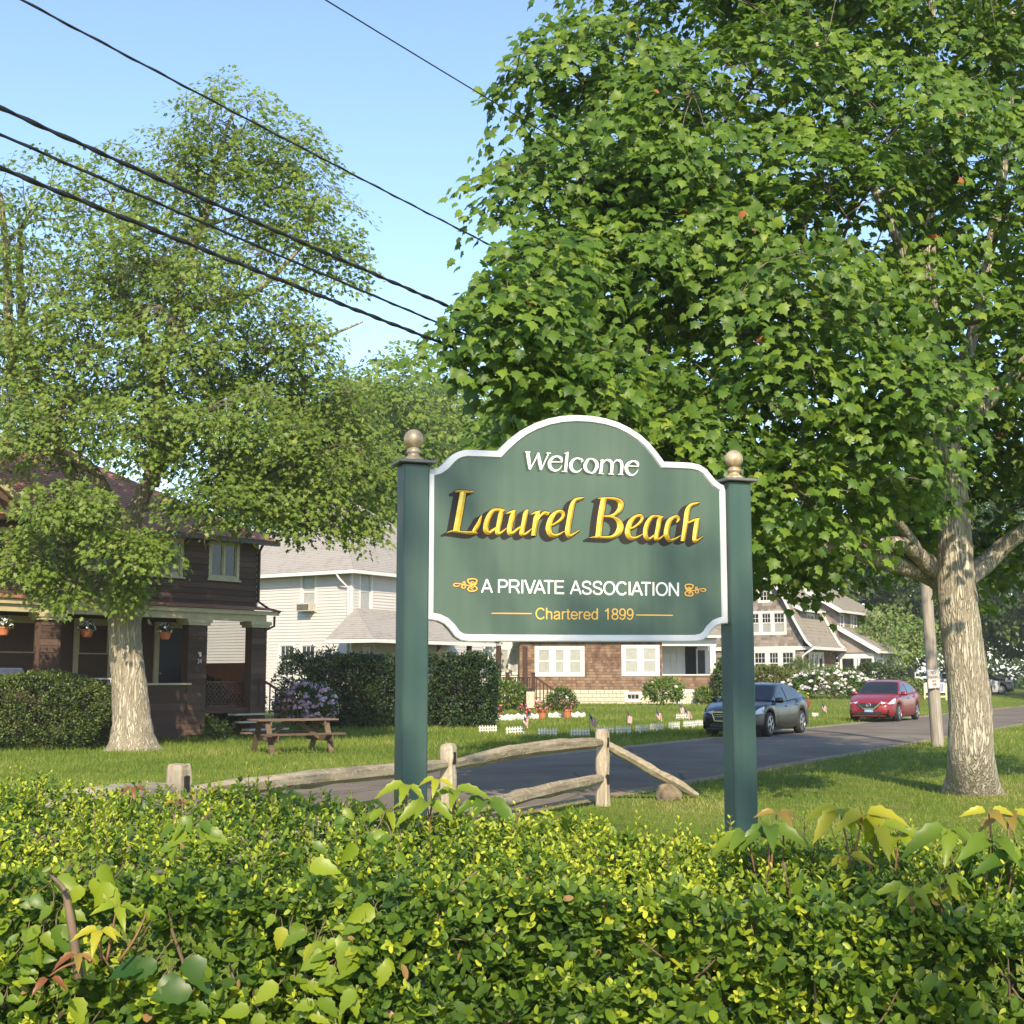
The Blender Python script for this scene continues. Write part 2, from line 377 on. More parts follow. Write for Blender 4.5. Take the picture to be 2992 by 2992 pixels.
M['letter_yellow'] = plain('ochre_letters', (0.72, 0.42, 0.08), 0.5, noise=0.04)
M['letter_edge'] = plain('brown_letter_edge', (0.085, 0.045, 0.02), 0.6, noise=0.05)
M['letter_black'] = plain('charcoal_block_shade', (0.026, 0.024, 0.024), 0.8, noise=0.25, nscale=120, spec=0.2)
M['letter_dkgreen'] = plain('dark_green_shade', (0.028, 0.055, 0.034), 0.5, noise=0.05)
def gold():
    m, nt, N, L, b = mat_new('gold_leaf')
    t = tex(nt, 'Noise', 45, 5); r = ramp(nt, [(0.3, (0.86, 0.52, 0.05)), (0.7, (1.0, 0.72, 0.14))]); L.new(t.outputs[0], r.inputs[0])
    L.new(r.outputs[0], b.inputs['Base Color']); b.inputs['Metallic'].default_value = 0.5; b.inputs['Roughness'].default_value = 0.26
    bump(nt, t.outputs[0], 0.12, 0.002); return m
M['gold'] = gold()
def finialmat():
    m, nt, N, L, b = mat_new('weathered_gold_finial')
    t = tex(nt, 'Noise', 14, 6, vec=mapping(nt, (3, 3, 1.2))); r = ramp(nt, [(0.35, (0.34, 0.25, 0.15)), (0.6, (0.50, 0.39, 0.25)), (0.8, (0.58, 0.49, 0.38))]); L.new(t.outputs[0], r.inputs[0])
    L.new(r.outputs[0], b.inputs['Base Color']); b.inputs['Metallic'].default_value = 0.35; b.inputs['Roughness'].default_value = 0.38
    bump(nt, t.outputs[0], 0.25, 0.004); return m
M['finial'] = finialmat()
M['cap'] = plain('grey_post_cap', (0.13, 0.125, 0.12), 0.45, noise=0.08)

SY0 = 5.03                                        # distance of the panel's left edge
pl = at(1247, 1700, SY0); pr_ = at(2124, 1700, SY0 * 1.087)
E1 = Vector((pr_.x - pl.x, pr_.y - pl.y, 0)); PW = E1.length; E1.normalize(); EN = Vector((E1.y, -E1.x, 0))   # EN faces the viewer
SROT = math.atan2(E1.y, E1.x)
A4 = 0.1016
O_s = Vector((pl.x, pl.y, 0)) + E1 * (PW / 2)     # middle of the panel face, on the ground
sign = empty('welcome_sign', O_s, SROT, 'dark green welcome sign with gold Laurel Beach lettering between two square posts', 'sign')
def PL(px, py, off=0.0):
    """photograph pixel -> (s, z) on the panel face (s from its middle)"""
    d = ray(px, py); o = Vector((0, 0, CAMH)); p0 = O_s + EN * off
    t = (p0 - o).dot(EN) / d.dot(EN); q = o + d * t
    return ((q - O_s).dot(E1), q.z)
# local frame of the sign: x along the panel, -y towards the viewer, z up
z2 = lambda x, y: PL(1100 + x / 1.61, 1150 + y / 1.61)
outer = [(237, 357), (268, 355), (292, 348), (318, 330), (345, 300), (370, 280), (395, 270), (425, 265), (500, 268), (572, 271), (600, 242), (640, 205), (690, 168), (745, 140), (805, 119), (870, 106), (940, 102),
         (1010, 106), (1075, 117), (1135, 135), (1190, 162), (1245, 198), (1285, 235), (1320, 278), (1352, 321), (1420, 323), (1485, 327), (1522, 337), (1552, 357), (1575, 385), (1597, 412), (1620, 428), (1641, 433),
         (1655, 1082), (1622, 1084), (1596, 1094), (1575, 1115), (1557, 1143), (1535, 1160), (1505, 1167), (1460, 1168), (940, 1168), (430, 1167), (398, 1162), (370, 1144), (345, 1110), (320, 1085), (290, 1071), (260, 1066), (237, 1064)]
OUT = [z2(*p) for p in outer]
OUT[0] = (-PW / 2, OUT[0][1]); OUT[-1] = (-PW / 2, OUT[-1][1])
i_r = outer.index((1641, 433)); OUT[i_r] = (PW / 2, OUT[i_r][1]); OUT[i_r + 1] = (PW / 2, OUT[i_r + 1][1])
def inset(poly, d):
    n = len(poly); out = []
    for i in range(n):
        p0 = Vector(poly[i - 1]); p1 = Vector(poly[i]); p2 = Vector(poly[(i + 1) % n])
        a = (p1 - p0).normalized(); b = (p2 - p1).normalized()
        n1 = Vector((a.y, -a.x)); n2 = Vector((b.y, -b.x)); m = (n1 + n2).normalized(); k = d / max(0.45, m.dot(n1))
        out.append((p1.x + m.x * k, p1.y + m.y * k))
    return out
IN1 = inset(OUT, 0.0045); IN2 = inset(OUT, 0.0235); IN3 = inset(OUT, 0.0275)
T = 0.034
def ring(mb, a, ya, b, yb):
    n = len(a); mb.add([(p[0], ya, p[1]) for p in a] + [(p[0], yb, p[1]) for p in b], [(i, (i + 1) % n, n + (i + 1) % n, n + i) for i in range(n)])
mb = MB(); mb.add([(p[0], 0.0, p[1]) for p in IN3], [tuple(range(len(IN3)))]); ring(mb, IN3, 0, IN3, T * .7); mb.add([(p[0], T * .7, p[1]) for p in IN3], [tuple(range(len(IN3) - 1, -1, -1))])
panel = mb.build('panel', M['sign_green'], sign)
mb = MB(); ring(mb, OUT, T, OUT, -0.003); ring(mb, OUT, -0.003, IN1, -0.007); ring(mb, IN1, -0.007, IN2, -0.007); ring(mb, IN2, -0.007, IN3, 0.0); ring(mb, OUT, T, IN3, T)
mb.build('border', M['sign_white'], panel)

def crom(pts, k=7, closed=False):
    P = [np.array(p, float) for p in pts]; n = len(P); out = []
    if n == 2: return [tuple(P[0] + (P[1] - P[0]) * t) for t in np.linspace(0, 1, 3)]
    for i in range(n if closed else n - 1):
        if closed: a, b, c, d = P[i - 1], P[i], P[(i + 1) % n], P[(i + 2) % n]
        else: a, b, c, d = P[max(i - 1, 0)], P[i], P[i + 1], P[min(i + 2, n - 1)]
        for j in range(k):
            t = j / k; out.append(tuple(0.5 * (2 * b + (c - a) * t + (2 * a - 5 * b + 4 * c - d) * t * t + (3 * b - a - 3 * c + d) * t ** 3)))
    out.append(out[0] if closed else tuple(P[-1])); return out
def stroke(mb, pts, org, sc, ridge=0.0, lift=0.0, grow=0.0, off=(0, 0), closed=False, base=None):
    """a pen stroke: points (x, y, half width) in enlarged photograph pixels, laid on the panel; ridge > 0 gives it a raised spine"""
    q = crom(pts, 7, closed); L_, R_, Mid = [], [], []
    xy = [(x + off[0], y + off[1]) for (x, y, w) in q]
    for i, (x, y, w) in enumerate(q):
        a = xy[max(i - 1, 0)]; b = xy[min(i + 1, len(xy) - 1)]
        if closed and i in (0, len(xy) - 1): a, b = xy[-2], xy[1]
        dx, dy = b[0] - a[0], b[1] - a[1]; l = math.hypot(dx, dy) or 1; nx_, ny_ = -dy / l, dx / l
        w = max(w, 1.2) + grow; X0, Y0 = xy[i]
        f = lambda X_, Y_: PL(org[0] + X_ / sc, org[1] + Y_ / sc)
        L_.append(f(X0 + nx_ * w, Y0 + ny_ * w)); R_.append(f(X0 - nx_ * w, Y0 - ny_ * w)); Mid.append(f(X0, Y0))
    n = len(q); yb = -lift
    V = [(p[0], yb, p[1]) for p in L_] + [(p[0], yb - ridge * min(1, (abs(q[i][2]) / 26)), p[1]) for i, p in enumerate(Mid)] + [(p[0], yb, p[1]) for p in R_]
    Fs = []
    for i in range(n - 1): Fs += [(i, i + 1, n + i + 1, n + i), (n + i, n + i + 1, 2 * n + i + 1, 2 * n + i)]
    if ridge > 0: Fs += [(0, n, 2 * n), (n - 1, 3 * n - 1, 2 * n - 1)]
    mb.add(V, Fs)
ZA = ((1280, 1400), 4.391); ZB = ((1680, 1400), 4.391)
GOLD = [
 ('L', ZA, [[(320, 168, 38), (292, 330, 41), (258, 520, 41), (230, 668, 41)], [(215, 166, 6), (255, 157, 13), (340, 160, 15), (420, 166, 13), (452, 160, 8)],
   [(110, 689, 3), (180, 670, 13), (300, 682, 17), (400, 690, 22), (470, 690, 20), (505, 700, 6)], [(440, 690, 14), (478, 640, 30), (512, 580, 26), (540, 510, 16), (556, 470, 10)]]),
 ('a', ZA, [[(845, 400, 12), (775, 392, 16), (700, 412, 26), (645, 490, 33), (612, 590, 33), (614, 662, 34), (652, 692, 22), (705, 655, 18), (760, 612, 8)],
   [(858, 402, 4), (812, 425, 28), (790, 520, 32), (772, 610, 30), (757, 685, 30), (775, 706, 18), (825, 676, 14), (880, 625, 3)]]),
 ('u', ZA, [[(868, 446, 4), (925, 425, 13), (985, 400, 8)], [(978, 408, 14), (955, 470, 34), (930, 560, 33), (912, 650, 33), (918, 702, 26), (965, 688, 20), (1020, 640, 17), (1075, 602, 7)],
   [(1148, 402, 16), (1122, 440, 30), (1097, 560, 30), (1080, 640, 30), (1068, 700, 30), (1092, 716, 18), (1142, 690, 15), (1200, 634, 3)]]),
 ('r', ZA, [[(1186, 457, 4), (1245, 432, 14), (1306, 408, 7)], [(1296, 418, 12), (1262, 490, 34), (1240, 600, 32), (1222, 728, 30)], [(1262, 545, 6), (1310, 478, 14), (1358, 438, 22), (1398, 442, 24), (1424, 428, 9)]]),
 ('e', ZA, [[(1415, 598, 8), (1480, 582, 13), (1560, 532, 19), (1604, 472, 22), (1588, 422, 22), (1530, 420, 20), (1465, 478, 31), (1424, 570, 35), (1417, 655, 37), (1452, 718, 30), (1525, 722, 19), (1620, 668, 4)]]),
 ('l', ZA, [[(1872, 236, 4), (1825, 252, 19), (1755, 275, 24), (1715, 350, 33), (1692, 470, 34), (1670, 590, 34), (1660, 680, 35), (1678, 732, 24), (1732, 708, 15), (1812, 656, 4)]]),
 ('B', ZB, [[(368, 248, 36), (346, 370, 38), (321, 520, 38), (297, 738, 38)], [(288, 248, 6), (420, 245, 12), (520, 258, 19), (582, 306, 36), (576, 382, 34), (518, 446, 22), (450, 472, 13), (365, 476, 9)],
   [(375, 480, 9), (480, 490, 13), (550, 535, 30), (578, 612, 41), (548, 692, 37), (478, 742, 23), (380, 750, 16), (280, 746, 14), (180, 752, 4)]]),
 ('e', ZB, [[(662, 640, 8), (740, 626, 13), (818, 572, 18), (860, 512, 20), (846, 472, 20), (790, 476, 19), (722, 532, 30), (682, 620, 34), (674, 700, 35), (712, 756, 27), (782, 754, 17), (872, 704, 4)]]),
 ('a', ZB, [[(1118, 486, 12), (1050, 476, 15), (982, 492, 24), (928, 570, 31), (902, 660, 31), (907, 742, 30), (948, 770, 18), (1000, 735, 15), (1060, 690, 7)],
   [(1136, 484, 4), (1084, 518, 28), (1066, 610, 30), (1048, 700, 30), (1036, 764, 27), (1062, 776, 16), (1110, 746, 13), (1145, 708, 3)]]),
 ('c', ZB, [[(1300, 560, 6), (1326, 520, 18), (1310, 486, 20), (1265, 490, 20), (1208, 542, 33), (1177, 640, 34), (1172, 720, 34), (1208, 784, 25), (1272, 774, 17), (1356, 724, 4)]]),
 ('h', ZB, [[(1594, 302, 4), (1550, 316, 17), (1484, 336, 23), (1442, 400, 31), (1426, 500, 32), (1406, 640, 30), (1380, 798, 28)], [(1400, 562, 6), (1455, 558, 12), (1525, 528, 16), (1592, 505, 8)],
   [(1588, 510, 8), (1563, 548, 29), (1550, 620, 32), (1536, 720, 32), (1530, 790, 26), (1562, 790, 16), (1640, 734, 3)]]),
]
for k, (ch, (org, sc), strokes) in enumerate(GOLD):
    mb = MB()
    for j, st in enumerate(strokes): stroke(mb, st, org, sc, ridge=0.0095, lift=0.0024 + 0.0004 * j)
    g = mb.build('gold_letter', M['gold'], panel); g['label'] = f'carved gilded letter {ch}'
    mb = MB()
    for i in range(8):
        t = i / 7
        for j, st in enumerate(strokes): stroke(mb, st, org, sc, lift=0.0021 - 0.0002 * i - 0.00005 * (j % 3), grow=9 if i in (0, 7) else 7, off=(-78 * t, 42 * t))
    mb.build('block_shade', M['letter_black'], panel)
ZW = ((1500, 1290), 4.83)
WEL = [
 ('W', [[(196, 150, 22), (214, 270, 24), (230, 395, 15)], [(230, 396, 9), (290, 285, 10), (350, 162, 11)], [(349, 160, 10), (366, 280, 24), (386, 402, 14)], [(386, 404, 9), (440, 285, 9), (494, 168, 9)], [(162, 148, 7), (236, 152, 7)], [(462, 165, 7), (526, 168, 7)]]),
 ('e', [[(524, 290, 6), (682, 290, 6)], [(684, 294, 8), (668, 238, 19), (610, 211, 11), (545, 236, 18), (506, 302, 24), (520, 370, 22), (580, 412, 14), (640, 394, 9), (684, 340, 3)]]),
 ('l', [[(718, 172, 5), (772, 152, 8)], [(758, 154, 17), (745, 280, 20), (731, 418, 20)], [(678, 421, 6), (757, 428, 6)]]),
 ('c', [[(952, 296, 5), (968, 262, 14), (900, 238, 10), (838, 266, 18), (806, 332, 24), (826, 400, 21), (880, 430, 13), (930, 414, 8), (966, 378, 3)]]),
 ('o', [[(1096, 244, 9), (1162, 285, 21), (1176, 350, 24), (1138, 424, 17), (1092, 443, 9), (1026, 404, 21), (1008, 336, 24), (1046, 264, 17)]]),
 ('m', [[(1222, 268, 5), (1268, 258, 6)], [(1248, 262, 16), (1240, 350, 20), (1226, 448, 20)], [(1196, 452, 6), (1272, 456, 6)], [(1258, 308, 6), (1305, 264, 11), (1362, 276, 19), (1387, 330, 20), (1378, 456, 20)], [(1336, 459, 6), (1411, 463, 6)],
   [(1402, 312, 6), (1450, 268, 11), (1505, 280, 19), (1527, 340, 20), (1515, 462, 20)], [(1470, 465, 6), (1546, 470, 6)]]),
 ('e', [[(1608, 346, 6), (1758, 352, 6)], [(1758, 355, 8), (1745, 304, 19), (1690, 277, 11), (1625, 305, 18), (1589, 362, 24), (1605, 432, 22), (1660, 475, 14), (1715, 455, 9), (1758, 400, 3)]]),
]
for ch, strokes in WEL:
    mb = MB()
    for j, st in enumerate(strokes): stroke(mb, st, *ZW, lift=0.0030 + 0.0002 * j, closed=(ch == 'o'))
    o = mb.build('white_letter', M['letter_white'], panel, fix=False); o['label'] = f'raised white letter {ch}'
    mb = MB()
    for i, tt in enumerate((0, .35, .7, 1)):
        for j, st in enumerate(strokes): stroke(mb, st, *ZW, lift=0.0016 - 0.0003 * i - 0.00004 * j, off=(-33 * tt, 23 * tt), grow=1, closed=(ch == 'o'))
    mb.build('green_shade', M['letter_dkgreen'], panel, fix=False)

# plain sans capitals and numerals, drawn as strokes in a box one cap height tall (x, y up)
def arc_(cx, cy, rx, ry, a0, a1, n=9): return [(cx + rx * math.cos(R(a)), cy + ry * math.sin(R(a))) for a in np.linspace(a0, a1, n)]
SANS = {
 'A': (0.72, [[(0.03, 0), (0.36, 1)], [(0.36, 1), (0.69, 0)], [(0.15, 0.32), (0.57, 0.32)]]),
 'P': (0.70, [[(0.10, 0), (0.10, 1)], [(0.10, 0.945), (0.38, 0.945)] + arc_(0.40, 0.70, 0.22, 0.245, 80, -80) + [(0.38, 0.455), (0.10, 0.455)]]),
 'R': (0.76, [[(0.10, 0), (0.10, 1)], [(0.10, 0.945), (0.42, 0.945)] + arc_(0.43, 0.71, 0.23, 0.235, 80, -80) + [(0.42, 0.475), (0.10, 0.475)], [(0.40, 0.46), (0.52, 0.36), (0.70, 0.0)]]),
 'I': (0.28, [[(0.14, 0), (0.14, 1)]]), 'V': (0.70, [[(0.03, 1), (0.35, 0)], [(0.35, 0), (0.67, 1)]]),
 'T': (0.66, [[(0.02, 0.945), (0.64, 0.945)], [(0.33, 0), (0.33, 0.95)]]),
 'E': (0.70, [[(0.10, 0), (0.10, 1)], [(0.10, 0.945), (0.64, 0.945)], [(0.10, 0.52), (0.60, 0.52)], [(0.10, 0.055), (0.66, 0.055)]]),
 'S': (0.70, [[(0.08, 0.30), (0.14, 0.13), (0.34, 0.045), (0.54, 0.10), (0.61, 0.26), (0.52, 0.42), (0.33, 0.50), (0.15, 0.59), (0.10, 0.74), (0.18, 0.90), (0.35, 0.955), (0.52, 0.90), (0.59, 0.74)]]),
 'O': (0.80, [arc_(0.40, 0.5, 0.335, 0.455, 90, 450, 17)]), 'C': (0.76, [arc_(0.41, 0.5, 0.33, 0.455, 38, 322, 15)]),
 'N': (0.76, [[(0.10, 0), (0.10, 1)], [(0.10, 0.97), (0.64, 0.03)], [(0.64, 0), (0.64, 1)]]), ' ': (0.34, []),
 'h': (0.58, [[(0.09, 0), (0.09, 1)], [(0.09, 0.45), (0.15, 0.61), (0.29, 0.67), (0.42, 0.60), (0.45, 0.45), (0.45, 0)]]),
 'a': (0.58, [[(0.09, 0.52), (0.14, 0.64), (0.28, 0.68), (0.41, 0.62), (0.44, 0.48), (0.44, 0.14), (0.50, 0.01)], [(0.44, 0.40), (0.24, 0.35), (0.11, 0.29), (0.07, 0.17), (0.14, 0.06), (0.27, 0.05), (0.40, 0.13), (0.44, 0.26)]]),
 'r': (0.36, [[(0.09, 0), (0.09, 0.72)], [(0.09, 0.42), (0.14, 0.59), (0.23, 0.66), (0.34, 0.64)]]),
 't': (0.31, [[(0.14, 0.9), (0.14, 0.17), (0.18, 0.06), (0.29, 0.055)], [(0.02, 0.67), (0.29, 0.67)]]),
 'e': (0.58, [[(0.08, 0.37), (0.49, 0.37), (0.45, 0.57), (0.29, 0.68), (0.14, 0.60), (0.075, 0.38), (0.12, 0.14), (0.29, 0.045), (0.43, 0.10), (0.49, 0.21)]]),
 'd': (0.58, [[(0.46, 0), (0.46, 1)], [(0.46, 0.45), (0.40, 0.60), (0.27, 0.68), (0.13, 0.60), (0.075, 0.37), (0.12, 0.13), (0.26, 0.045), (0.40, 0.13), (0.46, 0.28)]]),
 '1': (0.56, [[(0.33, 0), (0.33, 1)], [(0.33, 0.95), (0.24, 0.82), (0.10, 0.74)]]),
 '8': (0.56, [arc_(0.28, 0.735, 0.18, 0.22, 90, 450, 13), arc_(0.28, 0.27, 0.21, 0.225, 90, 450, 13)]),
 '9': (0.56, [arc_(0.27, 0.67, 0.195, 0.285, 0, 360, 15), [(0.465, 0.70), (0.47, 0.48), (0.42, 0.20), (0.28, 0.05), (0.15, 0.09), (0.08, 0.22)]]),
}
KERN = {('V', 'A'): -0.09, ('A', 'T'): -0.10, ('P', 'R'): 0.0, ('I', 'A'): -0.03, ('A', ' '): -0.03}
def sans_line(body, p0, p1, cap, half, mat, name):
    wd = 0; xs_ = []
    for i, ch in enumerate(body):
        if i: wd += KERN.get((body[i - 1], ch), 0)
        xs_.append(wd); wd += SANS[ch][0]
    k = math.hypot(p1[0] - p0[0], p1[1] - p0[1]) / wd; sl = (p1[1] - p0[1]) / (p1[0] - p0[0])
    for ch, x0 in zip(body, xs_):
        if ch == ' ': continue
        mb = MB()
        for j, st in enumerate(SANS[ch][1]):
            pts = [(p0[0] + (x0 + x) * k, p0[1] + (x0 + x) * k * sl - y * cap, half) for (x, y) in st]
            stroke(mb, pts, (0, 0), 1, lift=0.0016 + 0.0001 * j, closed=False)
        o = mb.build(name, mat, panel, fix=False); o['label'] = (f'letter {ch}' if ch.isalpha() else f'numeral {ch}')
sans_line('A PRIVATE ASSOCIATION', (1406, 1731.5), (1986, 1742), 39.5, 2.75, M['letter_white'], 'white_letter')
sans_line('Chartered 1899', (1563, 1809.5), (1852, 1811.5), 33.5, 1.9, M['letter_yellow'], 'yellow_letter')
for (x0, y0, x1, y1) in ((1436, 1792, 1553, 1793), (1858, 1797, 1966, 1798)):
    mb = MB(); stroke(mb, [(x0, y0, 1.5), ((x0 + x1) / 2, (y0 + y1) / 2, 1.9), (x1, y1, 1.5)], (0, 0), 1, lift=0.0016); mb.build('yellow_rule', M['letter_yellow'], panel, fix=False)
SW = [[(178, 208, 5), (160, 222, 5), (120, 222, 6), (103, 205, 7), (125, 188, 6), (180, 192, 6), (240, 205, 6), (300, 215, 7), (345, 205, 7), (392, 186, 6)],
      [(215, 188, 5), (225, 170, 6), (245, 172, 6), (240, 192, 7), (215, 210, 7), (202, 232, 7), (225, 247, 6), (250, 235, 6), (240, 215, 5)],
      [(352, 172, 5), (328, 168, 6), (318, 186, 7), (345, 190, 7), (388, 165, 8), (380, 138, 8), (330, 130, 8), (282, 142, 9), (284, 172, 8), (330, 205, 8), (380, 232, 8), (392, 258, 8), (360, 280, 8), (310, 282, 8), (280, 262, 8), (296, 236, 7), (340, 214, 7), (384, 200, 5)],
      [(352, 240, 5), (330, 236, 6), (318, 252, 6), (345, 262, 5)]]
for side in (0, 1):
    for gr, mt, lf in ((6, 'letter_edge', 0.0012), (0, 'letter_yellow', 0.0018)):
        mb = MB()
        for j, st in enumerate(SW):
            pts = [(x, y, w) for x, y, w in st] if side == 0 else [(1256 + (400 - x) * 0.885, 45 + 26 + (y - 205) * 0.93 + 205 - 8, w * .9) for x, y, w in st]
            stroke(mb, pts, (1300, 1660) if side == 0 else (1700, 1660), 4.2, lift=lf + 0.0001 * j, grow=gr)
        o = mb.build('scroll_ornament' if gr == 0 else 'ornament_edge', M[mt], panel, fix=False)
# posts with cap and ball finial
def sign_post(s_c, ztop, name_l):
    mb = MB(); h = A4 / 2; yc = -0.036 + h
    mb.bbox(s_c - h, s_c + h, -0.036, -0.036 + A4, -0.3, ztop, 0.006)
    p = mb.build('post', M['post_green'], sign); p['label'] = name_l
    mb = MB(); c = 0.072
    mb.bbox(s_c - c, s_c + c, yc - c, yc + c, ztop - 0.001, ztop + 0.011, 0.003)
    q = 0.062
    mb.add([(s_c - q, yc - q, ztop + .0105), (s_c + q, yc - q, ztop + .0105), (s_c + q, yc + q, ztop + .0105), (s_c - q, yc + q, ztop + .0105), (s_c - .04, yc - .04, ztop + .017), (s_c + .04, yc - .04, ztop + .017), (s_c + .04, yc + .04, ztop + .017), (s_c - .04, yc + .04, ztop + .017)],
           [(0, 1, 5, 4), (1, 2, 6, 5), (2, 3, 7, 6), (3, 0, 4, 7), (4, 5, 6, 7)])
    mb.build('post_cap', M['cap'], p)
    prof = [(0.040, 0.0), (0.040, 0.004), (0.036, 0.009), (0.026, 0.016), (0.022, 0.021), (0.021, 0.026), (0.0255, 0.029), (0.027, 0.035), (0.025, 0.042), (0.020, 0.047), (0.018, 0.050)]
    r = 0.0385; zc = 0.050 + r * 0.86
    for a in np.linspace(-60, 90, 16): prof.append((max(0.0008, r * math.cos(R(a))), zc + r * math.sin(R(a))))
    mb = MB(); mb.lathe(prof, 28, (s_c, yc, ztop + 0.016)); mb.build('ball_finial', M['finial'], p, smooth=True)
sL = PL(1208, 1700, 0.036)[0]; sR = PL(2166, 1700, 0.036)[0]
sL = -PW / 2 - A4 / 2 - 0.001; sR = PW / 2 + A4 / 2 + 0.001
zL = PL(1208, 1352, 0.036)[1]; zR = PL(2166, 1406, 0.036)[1]
sign_post(sL, zL, 'green square post beside the picnic table side'); sign_post(sR, zR, 'green square post on the tree side')

# ------------------------------------------------------------------ trees
M['bark_pale'] = bark('pale_bark', (0.27, 0.235, 0.18), (0.53, 0.485, 0.39), (10, 10, 1.3), 1.0, 0.065)
M['bark_grey'] = bark('grey_bark', (0.25, 0.215, 0.16), (0.51, 0.46, 0.36), (8, 8, 1.1), 1.0, 0.07)
M['twig'] = plain('twig_bark', (0.115, 0.092, 0.070), 0.9, noise=0.3, nscale=3)
M['leaf_maple'] = leafmat('maple_leaves', [(0.0, (0.045, 0.105, 0.016)), (0.45, (0.108, 0.195, 0.024)), (0.8, (0.190, 0.285, 0.034)), (0.985, (0.27, 0.34, 0.05)), (0.99, (0.36, 0.13, 0.05)), (1.0, (0.42, 0.16, 0.06))], transl=.45)
M['leaf_open'] = leafmat('sycamore_leaves', [(0.0, (0.075, 0.130, 0.024)), (0.45, (0.150, 0.230, 0.038)), (0.85, (0.225, 0.305, 0.055)), (1.0, (0.31, 0.34, 0.08))], transl=.48)
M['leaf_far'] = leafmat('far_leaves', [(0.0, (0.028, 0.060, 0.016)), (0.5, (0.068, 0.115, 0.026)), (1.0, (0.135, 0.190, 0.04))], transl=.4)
M['leaf_yellow'] = leafmat('yellow_green_leaves', [(0.0, (0.06, 0.11, 0.018)), (0.5, (0.125, 0.185, 0.025)), (1.0, (0.22, 0.26, 0.035))])
M['leaf_light'] = leafmat('pale_green_leaves', [(0.0, (0.07, 0.13, 0.025)), (0.5, (0.14, 0.21, 0.04)), (1.0, (0.22, 0.28, 0.06))])

